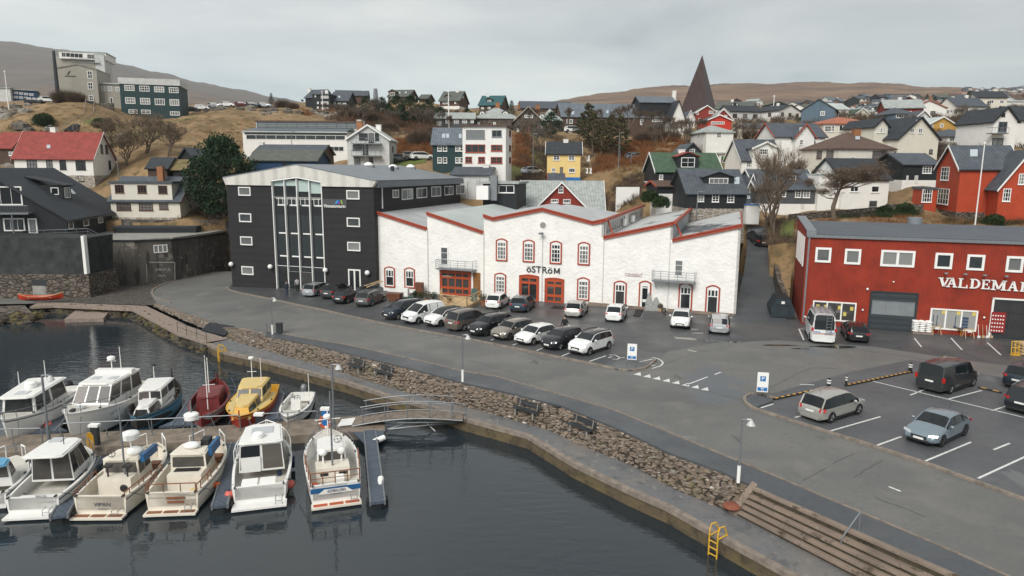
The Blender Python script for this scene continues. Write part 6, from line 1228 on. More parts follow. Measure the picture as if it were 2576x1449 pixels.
scrub('scrub','rust and brown scrub above the apartment house and lawn',[(1000,1100,140,158,150,1.1,1.7,0),(830,1000,165,195,110,1.3,1.9,1),(960,1110,160,195,90,1.3,2.0,1),(1310,1385,122,150,170,1.1,1.7,1),(1290,1330,135,160,60,1.3,2.0,0),(850,1110,170,200,120,1.4,2.6,1),(870,1100,165,185,60,1.5,2.6,0),(760,1100,195,215,90,1.2,1.4,0),(1100,1240,182,205,40,1.2,1.8,2)],['rust_twig','brown_twig','hedge_leaf'],32)
scrub('scrub','brown garden undergrowth along the stone walls behind the red shop',[(1992,2650,78.5,84,260,.8,.9,0),(2000,2650,84,92,150,.8,.9,1),(2120,2330,92,95,70,.7,1.1,2),(1945,1990,80,95,80,.7,1.3,0),(2400,2600,86,90,60,.8,1.1,3)],['brown_twig','rust_twig','hedge_leaf','olive_leaf'],33,.018)
scrub('scrub','brown gardens and hedges between the houses of the town slope',[(1880,2620,115,175,190,1.2,1.6,0),(1850,2620,175,420,420,2.0,3.0,0),(1850,2620,175,420,150,1.8,2.4,1),(1900,2620,420,900,300,3,4,0)],['brown_twig','hedge_leaf'],34,.06)
scrub('scrub','low dry scrub and grass tussocks on the left hillside',[(300,560,104,125,90,.9,1.1,0),(0,300,135,172,110,1.0,.7,1),(300,700,140,172,260,.8,.5,1),(480,1000,172,215,200,.9,.5,1),(300,700,140,172,60,.8,.5,0),(480,640,120,150,80,1,.8,1),(20,260,128,150,40,1.2,1,2)],['brown_twig','straw','olive_leaf'],35)
def lawn(pts,lb=None):
 m=layered('lawn_grass',(.12,.145,.03),[(.8,.45,.65,(.09,.115,.025),(1,1,1))],.95,.03,30);mb=MB();q=[]
 for px,Y in pts:x=AT(px,400,Y).x;q.append(V(x,Y,tz(x,Y)+.35))
 mb.prism(q,V(0,0,-1.2));tag(mb.build('lawn',m),kind='structure')
lawn([(985,128),(1072,128),(1062,140),(990,142)]);lawn([(1330,140),(1378,140),(1378,148),(1325,148)]);lawn([(1975,84),(2010,82),(2010,92),(1978,94)]);lawn([(905,136),(960,136),(960,142),(905,142)])
RN.seed(9);rk=MB()
for(p0,p1,Y0,Y1,n,r)in((0,90,158,176,26,1.5),(60,130,140,150,9,1.4),(205,320,138,150,10,.9),(520,760,186,212,30,1.2),(780,850,195,208,14,1.3),(0,60,128,140,12,1.1)):
 for _ in range(n):
  px,Y=RN.uniform(p0,p1),RN.uniform(Y0,Y1);x=AT(px,400,Y).x;rk.ball((x,Y,tz(x,Y)),r*RN.uniform(.4,1.1),7,RN.choice([0,1]),(1.3,1,.75),jit=.28)
tag(rk.build('rock_outcrops',[mat('pale_rock',(.24,.22,.19),.9,var=.35,scale=1.2,bump=.05,bscale=3),mat('dark_rock',(.12,.105,.09),.9,var=.35,scale=1.2,bump=.05,bscale=3)]),'lichen covered rock outcrops on the left hillside grass','rocks',kind='stuff')
a,b,c=AT(228,256,176),AT(224,296,160),AT(172,330,146);st=MB()
for p,q,n in((a,b,22),(b,c,22)):
 d=(q-p);s=V(-d.y,d.x,0).normalized()*.9
 for i in range(n):r=p.lerp(q,i/n);st.obox(r-s,s*2,V(d.x/n,d.y/n,0),V(0,0,.12))
 for sg_ in(-1,1):
  st.tube([p+s*sg_+V(0,0,1.1),q+s*sg_+V(0,0,1.1)],.06,5,1);st.prism([p+s*sg_-V(0,0,.5),q+s*sg_-V(0,0,.5),q+s*sg_,p+s*sg_],V(.1,0,0),1)
  for i in range(7):r=p.lerp(q,i/6)+s*sg_;st.tube([r,r+V(0,0,1.1)],.05,4,1)
tag(st.build('hill_stairs',[MATS['dark_metal'],MATS['weathered_wood']],loc=a),'timber railed stairs climbing the left hill to the control building','stairs')
w=MB();a,b=AT(178,272,176),AT(285,272,176);w.prism([a-V(0,0,1),b-V(0,0,1),b+V(0,0,1.2),a+V(0,0,1.2)],V(0,.5,0));tag(w.build('garden_wall',MATS['basalt_wall'],loc=a),'dark stone terrace wall below the control building','garden wall')
def pole(name,px,yb_,yt,Y,r,m,label,cat,arm=0,ball=True):
 p=AT(px,yb_,Y);t=AT(px,yt,Y);h=t.z-p.z;mb=MB();mb.tube([(0,0,-2),(0,0,h)],r,8,0,r*.6)
 if ball:mb.ball((0,0,h),r*1.8,6)
 if arm:mb.tube([(0,0,h),(arm,0,h+.1)],r*.7,5);mb.box((arm-.2,-.12,h),(arm+.3,.12,h+.12))
 return tag(mb.build(name,m,loc=p,world=False),label,cat)
wm_=MATS['white_frame']
for a in(('flagpole',20,254,180,172,.14,wm_,'white flagpole at the far left hilltop','flagpole'),('flagpole',1129,324,230,160,.17,wm_,'tall white flagpole before the ridge houses','flagpole'),('flagpole',812,277,230,212,.14,wm_,'white flagpole before the black ridge houses','flagpole'),('flagpole',2452,572,360,84,.09,wm_,'tall white flagpole before the vermilion villa','flagpole'),('flagpole',1944,300,242,380,.3,wm_,'distant white mast beside the red town houses','flagpole'),('chimney_stack',146,242,128,178,.55,MATS['dark_metal'],'tall dark steel chimney stack left of the control building','chimney'),('chimney_stack',945,250,223,330,1.4,MATS['galvanised'],'stout metal chimney beyond the ridge','chimney')):pole(*a,ball=a[0]=='flagpole')
for px,yb_,yt,Y,lb in((734,365,332,138,'grey lamp post before the long white building'),(920,420,350,124,'thin lamp mast before the apartment house gable'),(1341,400,337,128,'lamp post left of the yellow house'),(1556,415,335,135,'tall lamp post in the scrub right of the yellow house'),(1587,425,387,132,'short lamp post by the road bridge'),(298,440,398,119,'lamp post at the right corner of the red roofed white house'),(122,330,316,140,'thin lamp behind the red roof chimney'),(1753,530,483,96,'lamp post before the black eyebrow dormer house'),(2555,640,600,76,'short lamp post behind the red shop')):
 pole('lamp_post',px,yb_,yt,Y,.09,MATS['galvanised'],lb,'street lamp',.5,False)
for px,py,r,lb in((2260,0,0,''),)[:0]:pass
for px,Y,lb in((1990,91.5,'small white shed with blue lid top of the lane'),):
 p=AT(1890,545,96);mb=MB();mb.box((-.9,-.5,-1),(.9,.5,1.6));mb.box((-1.0,-.6,1.6),(1.0,.6,1.72),1);tag(mb.build('gate_shed',[MATS['white_wall'],MATS['blue_sign']],loc=p,world=False),'small white kiosk with blue top at the top of the steep lane','shed')
def paint(name,c,metal=.0):
 if name in MATS:return MATS[name]
 m=mat(name,c,.28,metal,var=.05,scale=2,spec=.5);b=m.node_tree.nodes['Principled BSDF'];b.inputs['Coat Weight'].default_value=.6;b.inputs['Coat Roughness'].default_value=.06;return m
for n_,c_,mt_ in(('white',(.72,.73,.72),0),('black',(.012,.014,.018),.2),('navy',(.02,.03,.045),.3),('silver',(.42,.44,.46),.5),('grey',(.13,.13,.135),.4),('brown',(.17,.145,.125),.4),('beige',(.25,.225,.19),.4),('steel',(.19,.24,.28),.3),('champagne',(.43,.42,.39),.45),('petrol',(.02,.05,.075),.3),('darkgrey',(.045,.047,.05),.4),('wine',(.13,.02,.02),.3)):paint('paint_'+n_,c_,mt_)
mat('head_glass',(.5,.52,.54),.12,.2,var=0);mat('tail_red',(.42,.015,.01),.25,var=0);MATS['car_glass'].node_tree.nodes['Principled BSDF'].inputs['Specular IOR Level'].default_value=.4;mat('trim_black',(.02,.02,.022),.5,var=0);mat('rim_alloy',(.36,.37,.38),.3,.8,var=0);mat('rim_dark',(.05,.05,.055),.4,.5,var=0)
KIND={'hatch':([(0,.40,0),(.03,.50,0),(.10,.60,0),(.25,.68,0),(.40,.955,1),(.50,1.0,1),(.68,.995,1),(.86,.945,1),(.965,.64,0),(1.0,.50,0)],.62),'suv':([(0,.42,0),(.03,.56,0),(.09,.64,0),(.25,.70,0),(.38,.95,1),(.48,1.0,1),(.70,1.0,1),(.90,.955,1),(.98,.64,0),(1.0,.48,0)],.63),'wagon':([(0,.42,0),(.03,.52,0),(.10,.62,0),(.27,.69,0),(.41,.955,1),(.50,1.0,1),(.70,1.0,1),(.92,.95,1),(.985,.64,0),(1.0,.48,0)],.62),'sedan':([(0,.40,0),(.03,.50,0),(.10,.60,0),(.27,.68,0),(.42,.96,1),(.52,1.0,1),(.66,.985,1),(.74,.94,1),(.88,.69,0),(.97,.65,0),(1.0,.48,0)],.63),'mpv':([(0,.36,0),(.03,.46,0),(.09,.56,0),(.17,.62,0),(.36,.95,1),(.46,1.0,1),(.72,1.0,1),(.92,.95,1),(.985,.60,0),(1.0,.45,0)],.56),'van':([(0,.30,0),(.02,.42,0),(.08,.52,0),(.17,.57,0),(.28,.94,1),(.36,1.0,1),(.70,1.0,1),(.97,.99,1),(.995,.60,0),(1.0,.40,0)],.56)}
def car(label,loc,yaw,kind,L,W,H,pm,rails=False,roofm=None,panel=False,rim='rim_alloy',cat='car',name='parked_car',group='cars parked by the harbour',sporty=False,wr=.33,clad=False,detail=True):
 st,belt=KIND[kind];hw=W/2;body,gl,rf_=MB(),MB(),MB();rt=thing(name,label,cat,loc,yaw,group)
 gc=.235;rings=[]
 def wf(s):return 1-.20*max(0,(.10-s)/.10)**1.6-.12*max(0,(s-.90)/.10)**1.6
 for s,t,cab in st:
  x=L/2-s*L;w_=hw*wf(s);zt=t*H;zb=belt*H+.02*H*s;k=[]
  zl=gc+(.10 if s in(0,1)else 0)
  if cab:k=[(w_*.80,zl),(w_*.985,zl+.10),(w_,H*.36),(w_*.975,zb),(w_*(.80 if kind=='van' else .76),zt-.05*H),(w_*.58,zt),(0,zt+.012)]
  else:k=[(w_*.80,zl),(w_*.985,min(zl+.10,zt*.7)),(w_,min(H*.36,zt*.8)),(w_*.95,min(zb,zt)-.05*H*(s<.5)),(w_*.86,zt-.022),(w_*.55,zt+.008),(0,zt+.02)]
  rings.append([(x,y,z)for y,z in k]);
 n=7
 for sg in(1,-1):
  for i in range(len(st)-1):
   a,b=rings[i],rings[i+1];ca,cb=st[i][2],st[i+1][2]
   for j in range(n-1):
    q=[a[j],a[j+1],b[j+1],b[j]];q=[(x,y*sg,z)for x,y,z in q]
    tgt=body
    if j==3 and(ca or cb)and not(panel and st[i][0]>.40):tgt=gl
    if j==3 and(ca and cb or 1)and st[i+1][0]>.97 and kind in('van',):tgt=body
    if j in(4,5)and ca!=cb:tgt=gl
    if j in(4,5)and ca and cb:tgt=rf_
    tgt.poly(q)
 for r_ in(rings[0],rings[-1]):body.poly([(x,y,z)for x,y,z in r_]+[(x,-y,z)for x,y,z in r_[::-1]][1:])
 fl=MB()
 for i in range(len(st)-1):a,b=rings[i][0],rings[i+1][0];fl.poly([a,b,(b[0],-b[1],b[2]),(a[0],-a[1],a[2])])
 body.build('body',MATS[pm],rt,smooth=42,world=False);gl.build('windows',MATS['car_glass'],rt,smooth=30,world=False)
 rf_.build('roof',MATS[roofm or pm],rt,smooth=42,world=False);fl.build('underside',MATS['trim_black'],rt,world=False)
 ci=[i for i,q in enumerate(st)if q[2]];i0,i1=ci[0],ci[-1];pl=MB();bp2=MB()
 for sg in(1,-1):
  S_=lambda p,o=.012:Vector((p[0],(p[1]+o)*sg,p[2]))
  pl.tube([S_(rings[i0-1][4]),S_(rings[i0][4])],.035,4);pl.tube([S_(rings[i0-1][3]),S_(rings[i0-1][4])],.03,4)
  pl.tube([S_(rings[i1+1][4]),S_(rings[i1][4])],.05,4)
  for s_ in((.52,.74)if kind!='van' else(.40,)):
   x=L/2-s_*L;wv=hw*wf(s_);bp2.tube([(x,(wv*.975+.0)*sg,belt*H+.01),(x-.04,(wv*.77)*sg,.95*H)],.028,4)
  pl.tube([S_(rings[i][4],.0)for i in ci],.03,4)
 pl.build('pillars',MATS[pm]if kind!='van' else MATS[pm],rt,world=False)
 bp2.build('door_pillar',MATS['trim_black'],rt,world=False)
 if clad or True:
  sk=MB()
  for sg in(1,-1):sk.obox((-L*.32,sg*hw*.97,gc-.03),(L*.64,0,0),(0,sg*hw*.045,0),(0,0,.14 if clad else .08))
  sk.build('sill',MATS['trim_black'],rt,world=False)
 fx,rx=L*.5-L*.185,-L*.5+L*.195
 for x in(fx,rx):
  for sg in(1,-1):
   w=MB();y0,y1=sg*(hw-.20),sg*(hw+.005);w.cyl((x,y0,wr),(x,y1,wr),wr,n=18);tyre=w.build('wheel',MATS['black_rubber'],rt,smooth=40,world=False)
   r_=MB();r_.cyl((x,y1-.02*sg,wr),(x,y1+.012*sg,wr),wr*.66,n=16)
   for k in range(5):
    a=k*1.2566;c,s=math.cos(a),math.sin(a);r_.tube([(x+c*.05,y1+.018*sg,wr+s*.05),(x+c*wr*.6,y1+.018*sg,wr+s*wr*.6)],.028,4,1)
   r_.build('rim',[MATS['trim_black'],MATS[rim]],tyre,world=False)
   ar=MB();pts=[(x+math.cos(t)*(wr*1.13),sg*(hw*1.0+.0),wr+math.sin(t)*(wr*1.13))for t in[math.pi*i/10 for i in range(11)]]
   ar.poly([(p[0],sg*(hw*.992),p[2])for p in pts]+[(x-wr*1.1,sg*hw*.992,gc-.02),(x+wr*1.1,sg*hw*.992,gc-.02)])
   ar.tube(pts,.032 if clad else .018,4);ar.build('wheel_arch',MATS['trim_black'],rt,world=False)
 if not detail:return rt
 X=L/2;wv=hw*.80
 for sg in(1,-1):
  h=MB();z=H*.44 if kind!='van' else H*.36;h.prism([(X-.02,sg*wv*.60,z-.05),(X-.22,sg*hw*.93,z-.02),(X-.30,sg*hw*.95,z+.10),(X-.09,sg*wv*.62,z+.06)],(.05,sg*.03,.02));h.build('headlight',MATS['head_glass'],rt,world=False)
  t=MB();z=H*.52 if kind not in('van','mpv')else H*.45;hh=.15 if kind not in('van','mpv')else(.3 if kind=='van' else .22)
  t.prism([(-X+.0,sg*hw*.62,z),(-X+.20,sg*hw*.96,z+.02),(-X+.26,sg*hw*.95,z+hh),(-X+.06,sg*hw*.66,z+hh)],(-.05,sg*.04,0))if hh<.3 else t.obox((-X-.0,sg*hw*.80,z),(.10,0,0),(0,sg*hw*.17,0),(0,0,hh))
  t.build('tail_light',MATS['tail_red'],rt,world=False)
  m_=MB();xm=L/2-(.33 if kind!='van' else .25)*L;m_.ball((xm,sg*(hw+.10),belt*H+.10),.12,8,0,(.7,1,.75));m_.tube([(xm,sg*hw*.93,belt*H+.03),(xm,sg*(hw+.08),belt*H+.06)],.025,4);m_.build('mirror',MATS[pm],rt,smooth=60,world=False)
 g=MB();g.obox((X-.03,-wv*.55,H*.30),(.05,0,0),(0,wv*1.1,0),(0,0,H*.105));g.obox((X-.05,-wv*.75,gc+.03),(.07,0,0),(0,wv*1.5,0),(0,0,.12));g.build('grille',MATS['trim_black'],rt,world=False)
 b=MB();b.obox((-X-.03,-wv*.85,gc+.02),(.08,0,0),(0,wv*1.7,0),(0,0,.17));b.build('rear_bumper',MATS['trim_black']if clad or kind in('suv',)else MATS[pm],rt,world=False)
 for x,z in((X+.028,H*.27),(-X-.028,H*.40)):
  p=MB();p.obox((x,-.26,z),(.015 if x>0 else-.015,0,0),(0,.52,0),(0,0,.115));p.build('licence_plate',MATS['plate_white'],rt,world=False)
  if x<0:p=MB()
 wp_=MB();a=Vector(rings[i0-1][5]);
 for y in(.1,-.45):wp_.tube([(a.x-.02,y,a.z+.03),(a.x-.28,y+.42,a.z+.16)],.012,3)
 wp_.build('wiper',MATS['trim_black'],rt,world=False)
 if rails:
  r_=MB()
  for sg in(1,-1):r_.tube([(rings[i][4][0],sg*(rings[i][4][1]-.03),rings[i][4][2]+.10)for i in ci],.03,5)
  r_.build('roof_rail',MATS['rim_alloy']if rails==1 else MATS['trim_black'],rt,world=False)
 an=MB();an.tube([(-L*.28,0,H),(-L*.32,0,H+.22)],.012,4);an.build('aerial',MATS['trim_black'],rt,world=False)
 return rt
def park(label,px,py,ang,end,kind,L,W,H,pm,z=None,**kw):
 """px, py: ground contact of the wheel on the camera-right side at the near end; ang: world angle from the far end towards the near end"""
 P=G(px,py);a=rad(ang);dn=V(math.cos(a),math.sin(a),0);r=V(-dn.y,dn.x,0)
 if r.x<0:r=-r
 near=L*(.5-.185)if end=='front' else L*(.5-.195)
 c=P-dn*near-r*(W/2-.08);c.z=gz(c.x);yaw=a if end=='front' else a+math.pi
 return car(label,c,yaw,kind,L,W,H,pm,**kw)
A1=228
park('dark navy suv at the left end of the front parking row',1001,805,A1,'front','suv',4.4,1.82,1.7,'paint_navy',rails=2)
vn=park('white panel van with roof bars in the front parking row',1052,815.5,A1,'front','mpv',4.5,1.84,1.85,'paint_white',panel=True,clad=True,cat='van',name='parked_van')
park('small white crossover with black roof beside the white panel van',1108,822.5,A1,'front','suv',4.15,1.79,1.53,'paint_white',roofm='trim_black',clad=True,rim='rim_dark')
park('brown mpv with its tail towards the road in the front row',1167,833.5,A1,'rear','mpv',4.4,1.85,1.82,'paint_brown',rails=1)
park('black suv right of the brown mpv in the front row',1223,846.5,A1,'front','suv',4.5,1.84,1.64,'paint_black',rails=2,rim='rim_dark')
park('beige crossover with white roof rails in the front row',1281,856.5,A1,'front','suv',4.16,1.76,1.5,'paint_beige',rails=1,clad=True,rim='rim_dark')
park('white hatchback in the front row between beige crossover and black suv',1341,869,A1,'front','hatch',4.05,1.75,1.46,'paint_white')
park('small black suv left of the last white suv in the front row',1408,881.5,A1,'front','suv',3.95,1.74,1.55,'paint_black')
park('white suv at the right end of the front row',1482,894,A1,'front','suv',4.3,1.78,1.62,'paint_white',rails=2,clad=True,roofm='paint_darkgrey')
A2=-107
park('silver blue wagon before the glass front of the dark office',800,745.5,A2,'rear','wagon',4.6,1.8,1.48,'paint_silver',rails=1)
park('dark brown suv right of the silver wagon by the office',847,751,A2,'rear','suv',4.6,1.85,1.65,'paint_darkgrey')
park('small black hatchback nearest the road before the office',874,764,A2,'rear','hatch',3.8,1.68,1.48,'paint_black')
park('dark grey crossover before the office side door',935,770.5,A2,'rear','suv',4.4,1.81,1.58,'paint_grey',clad=True)
park('small white hatchback tail outward before the shop window',1261,777,A2,'rear','hatch',3.95,1.73,1.5,'paint_white')
park('dark petrol blue crossover before the orange shop window',1325.6,785.5,A2,'rear','suv',4.2,1.8,1.57,'paint_petrol',clad=True)
park('silver hatchback parked below the lowest row of gridded windows',1464,798,A2,'rear','hatch',4.25,1.8,1.47,'paint_champagne')
park('white hatchback with dark rear window beside the white door ramp',1565,809,A2,'rear','hatch',4.05,1.7,1.53,'paint_white')
park('white hatchback facing outward before the white wall',1737-4,826,A2,'front','hatch',4.1,1.78,1.46,'paint_white')
park('silver wagon at the right corner of the white warehouse',1833,839,A2,'rear','wagon',4.55,1.82,1.5,'paint_silver')
park('black saloon parked left of the garage door',2181,860,A2,'rear','wagon',4.6,1.78,1.47,'paint_black')
A3=213
park('silver mpv at the kerb of the right car park',2089,1064,A3,'rear','mpv',4.45,1.79,1.62,'paint_champagne')
park('blue grey hatchback facing the camera in the right car park',2367,1124,216,'front','sedan',4.5,1.8,1.45,'paint_steel',rim='rim_dark')
park('large black panel van in the right car park',2389,991,A3,'rear','van',4.97,1.98,1.98,'paint_darkgrey',panel=True,cat='van',name='parked_van')
park('dark blue suv partly cut by the right picture edge',2603,985,A3,'rear','suv',4.4,1.84,1.65,'paint_navy')
park('black suv with chrome rear strip at the right picture edge',2617,1046,A3,'rear','suv',4.6,1.85,1.68,'paint_black',rails=1)
sv=park('white service van with striped tail and roof ladder before the red shop',2096,862,A2,'rear','van',5.5,2.05,2.55,'paint_white',cat='van',name='service_van',wr=.36)
X,hw=2.75,1.02;b=MB();b.obox((-X-.02,-.78,1.30),(.03,0,0),(0,1.56,0),(0,0,.78));b.build('rear_window',MATS['car_glass'],sv,world=False)
b=MB()
for i in range(14):y=-.86+i*.124;b.prism([(-X-.022,y,1.02),(-X-.022,y+.07,1.02),(-X-.022,y+.14,1.14),(-X-.022,y+.07,1.14)],(.01,0,0));b.prism([(-X-.022,y,.88),(-X-.022,y+.07,.88),(-X-.022,y+.14,.98),(-X-.022,y+.07,.98)],(.01,0,0),1)
b.build('stripes',[MATS['blue_sign'],MATS['orange_red']],sv,world=False)
b=MB()
for y in(-.55,-.15):b.tube([(-X-.1,y,.9),(-X-.1,y,2.5)],.025,5)
for i in range(6):b.tube([(-X-.1,-.55,1.0+i*.27),(-X-.1,-.15,1.0+i*.27)],.018,4)
b.build('ladder',MATS['galvanised'],sv,world=False);b=MB()
for y in(-.75,.75,-.25,.25):b.tube([(-X+.2,y,2.75),(X-2.0,y,2.75)],.03,5)
for i in range(7):x=-X+.25+i*.5;b.tube([(x,-.8,2.72),(x,.8,2.72)],.025,5);b.tube([(x,-.8,2.5),(x,-.8,2.74)],.02,4);b.tube([(x,.8,2.5),(x,.8,2.74)],.02,4)
b.build('roof_rack',MATS['galvanised'],sv,world=False)
p=AT(1905,607,90.5);cr_=car('black suv climbing the steep lane beside the warehouse',(p.x,p.y,5.35),rad(92),'suv',4.4,1.85,1.65,'paint_black');cr_.rotation_euler=(0,-.22,rad(92))
for px,Y,yw,kd,pm,lb in((103,178,10,'wagon','paint_black','dark car parked on the hilltop left of the chimney stack'),(137,179,20,'hatch','paint_white','white car parked beside the dark chimney stack'),(493,205,15,'wagon','paint_black','dark estate car right of the teal office block'),(517,207,5,'mpv','paint_white','white pickup at the hilltop parking'),(550,209,0,'wagon','paint_silver','silver car in the hilltop parking row'),(581,209,0,'hatch','paint_white','white car in the middle of the hilltop row'),(618,210,0,'hatch','paint_wine','red car in the hilltop parking row'),(645,210,0,'wagon','paint_navy','dark blue car in the hilltop row'),(672,211,0,'suv','paint_silver','silver car at the right end of the hilltop row'),(1010,134,20,'hatch','paint_grey','grey car on the lawn edge by the apartment house'),(1040,134,15,'wagon','paint_brown','brown car in the yard right of the apartment house'),(1062,133,20,'suv','paint_white','white car in the yard left of the dark green house'),(1340,132,35,'hatch','paint_silver','grey car on the hill road left of the yellow house'),(1600,141,5,'suv','paint_grey','grey car crossing the road bridge'),(1440,172,0,'mpv','paint_white','white van half hidden under the pine by the stone building')):
 x=AT(px,400,Y).x;dt={'L':4.4,'W':1.8,'H':1.55};car(lb,(x,Y,tz(x,Y)+.12),rad(yw),kd,4.4,1.8,1.55,pm,group='cars parked on the hillside',detail=False)
gm_=MATS['galvanised']
def lamp(px,py,top,dx,label,z=0,tilt=True,zlo=None):
 p=G(px,py,z,tilt);h=AT(px,top,p.y).z-p.z;rt=thing('street_lamp',label,'street lamp',p,group='harbour street lamps')
 b=MB();b.cyl((0,0,0),(0,0,h*.27),.085,n=10,m=0);b.cyl((0,0,h*.27),(0,0,h-.15),.045,n=8,m=1);b.tube([(0,0,h-.3),(0,0,h),(dx*.5,0,h+.02)],.04,6,1);b.build('pole',[MATS['lamp_white'],gm_],rt,world=False)
 s=MB();s.cyl((dx,0,h-.02),(dx,0,h-.26),.07,.21,14);s.ball((dx,0,h-.26),.19,10,0,(1,1,.3));s.tube([(dx*.5,0,h+.02),(dx,0,h)],.05,6);s.build('lamp_shade',mat('lamp_grey',(.5,.51,.5),.4,var=.05),rt,smooth=50,world=False);return rt
lamp(686,842,750,.35,'street lamp on the sidewalk near the small harbour steps');lamp(1164,962,843,.38,'street lamp in the middle of the boulder bank');lamp(1857,1214,1056,.42,'street lamp by the top of the wide harbour steps')
p=G(694,840);b=MB();b.box((-.24,-.24,.15),(.24,.24,.95));b.box((-.27,-.27,.95),(.27,.27,1.02));tag(b.build('litter_bin',MATS['dark_metal'],loc=p+V(.35,0,0),world=False),'grey litter bin beside the left street lamp','bin')
def bench(px,py,label,ang):
 p=G(px,py,ZP+.34,False);rt=thing('park_bench',label,'bench',p,rad(ang),'benches along the stone bank')
 b=MB()
 for i in range(3):b.box((-.95,-.22+i*.16,.43),(.95,-.09+i*.16,.47))
 b.build('seat',MATS['dark_metal'],rt,world=False);b=MB()
 for i in range(2):b.obox((-.95,.30+i*.03,.60+i*.17),(1.9,0,0),(0,.03,.0),(0,.03,.13))
 b.build('backrest',MATS['dark_metal'],rt,world=False)
 for x in(-.7,.7):b=MB();b.box((x-.04,-.2,0),(x+.04,-.12,.43));b.box((x-.04,.2,-.1),(x+.04,.28,.43));b.tube([(x,.24,.4),(x,.36,.92)],.03,5);b.build('leg',MATS['concrete'],rt,world=False)
bench(893,934,'dark bench on the bank nearest the left end',-44);bench(963,951,'dark bench second from the left end of the bank',-44);bench(1322,1048,'dark bench with a white bird stain on its back left of the promenade bend',-40);bench(1460,1092,'dark bench by the promenade bend',-52)
def psign(px,py,top,label):
 p=G(px,py,.1);h=AT(px,top,p.y).z-p.z;rt=thing('parking_sign',label,'sign',p,rad(-12),'blue and white parking signs');b=MB();W_=.36
 for s in(-1,1):b.cyl((s*W_,0,0),(s*W_,0,h),.035,n=8)
 b.build('posts',gm_,rt,world=False);b=MB();b.box((-W_,-.03,h*.42),(W_,.03,h));bd_=b.build('panel',MATS['lamp_white'],rt,world=False)
 b=MB();b.box((-.17,-.036,h*.66),(.17,-.03,h*.86));b.box((-.30,-.036,h*.28),(.30,-.03,h*.42),0);b.box((-W_,-.03,h*.24),(W_,.03,h*.42-.002),1);b.build('blue_panel',[MATS['blue_sign'],MATS['lamp_white']],rt,world=False)
 f_=Fac((0,0),0)
 for s,u,z,hh,wd_ in(('P',0,h*.76,h*.15,None),('GJALD',0,h*.38,.055,.36),('9-18',0,h*.31,.06,.26)):
  cu=bpy.data.curves.new('l','FONT');cu.body=s;cu.extrude=.004;cu.align_x='CENTER';cu.align_y='CENTER';cu.size=hh*1.35;cu.offset=.004;to=bpy.data.objects.new('t',cu);C.objects.link(to);bpy.context.view_layer.update();me=bpy.data.meshes.new_from_object(to);bpy.data.objects.remove(to)
  for v in me.vertices:v.co=Vector((v.co.x+u,-.042-v.co.z,v.co.y+z))
  me.materials.clear();me.materials.append(MATS['plate_white']);o=bpy.data.objects.new('lettering',me);C.objects.link(o);o.parent=rt
psign(1589,917,865,'parking sign on the island at the end of the front car row');psign(1916,1001,937,'parking sign on the island of the right car park')
def strip(name,a,b,label):
 a,b=G(*a),G(*b);n=int((b-a).length/.5);mb=MB();d=(b-a)/n;s=V(-d.y,d.x,0).normalized()*.12
 for i in range(n):q=a+d*i;mb.prism([q-s,q+s,q+s*.6+V(0,0,.1),q-s*.6+V(0,0,.1)],d*.98,0);mb.obox(q+d*.25-s*.62+V(0,0,.085),d*.5,s*1.24,V(0,0,.022),1)
 tag(mb.build(name,[MATS['black_rubber'],mat('reflector_yellow',(.55,.28,.05),.5,var=0)],loc=a),label,'road divider','rubber road dividers')
strip('rubber_divider',(1946,1006),(2075,978),'black and yellow rubber divider behind the silver mpv');strip('rubber_divider',(2130,971),(2292,937),'black and yellow rubber divider left of the black van');strip('rubber_divider',(2460,976),(2520,990),'short black and yellow rubber divider right of the black van')
def bollard(px,py,top,r,label):
 p=G(px,py);h=AT(px,top,p.y).z;b=MB();b.cyl((0,0,0),(0,0,.06),r*1.6,n=12);b.cyl((0,0,0),(0,0,h),r,r*.85,12)
 for k in(.55,.78):b.cyl((0,0,h*k),(0,0,h*(k+.12)),r*1.03,n=12,m=1)
 tag(b.build('bollard',[MATS['black_rubber'],MATS['lamp_white']],loc=p,world=False),label,'bollard','black bollards with white bands')
bollard(2084,979,952,.13,'black banded bollard just behind the silver mpv');bollard(2128,971,945,.07,'thin black banded bollard at the divider start');bollard(2289,937,913,.13,'black banded bollard left of the black van')
P0=G(1968,803);sk_=thing('waste_container','dark blue green skip container with sloped lids by the red shop','container',P0,rad(-14))
b=MB();b.prism([(-1.0,0,.2),(1.0,0,.2),(1.15,0,.9),(.6,0,2.0),(-.6,0,2.0),(-1.15,0,.9)],(0,3.6,0));b.build('body',mat('container_green',(.03,.045,.055),.5,.2,var=.2,scale=3),sk_,world=False)
b=MB()
for x in(-.55,.55):b.box((x-.05,-.08,.1),(x+.05,-.001,1.5))
b.box((-.6,-.08,1.4),(.6,-.002,1.5));b.box((-.95,.1,0),(.95,3.5,.19));b.build('frame',MATS['dark_metal'],sk_,world=False);b=MB()
[b.box((-.6,.15+i*.5,2.0),(.6,.6+i*.5,2.05))for i in range(7)];b.build('lid',MATS['black_paint'],sk_,world=False);b=MB();b.box((-.2,-.03,1.55),(.12,-.001,1.8));b.build('label_plate',MATS['plate_white'],sk_,world=False)
P0=G(1786+130,792)
P0=G(2317,838);rt=thing('sack_pallet','white sacks stacked on a pallet below the right shop window','sacks',P0,rad(-18));b=MB();b.box((-.8,-.5,0),(.8,.5,.14));b.build('pallet',MATS['weathered_wood'],rt,world=False);b=MB()
for k in range(6):
 for i in range(3):
  for j in range(2):b.ball((-.52+i*.52+RN.uniform(-.03,.03),-.24+j*.5,.24+k*.17),.3,8,0,(.95,.85,.34))
b.build('sacks',MATS['lamp_white'],rt,smooth=60,world=False)
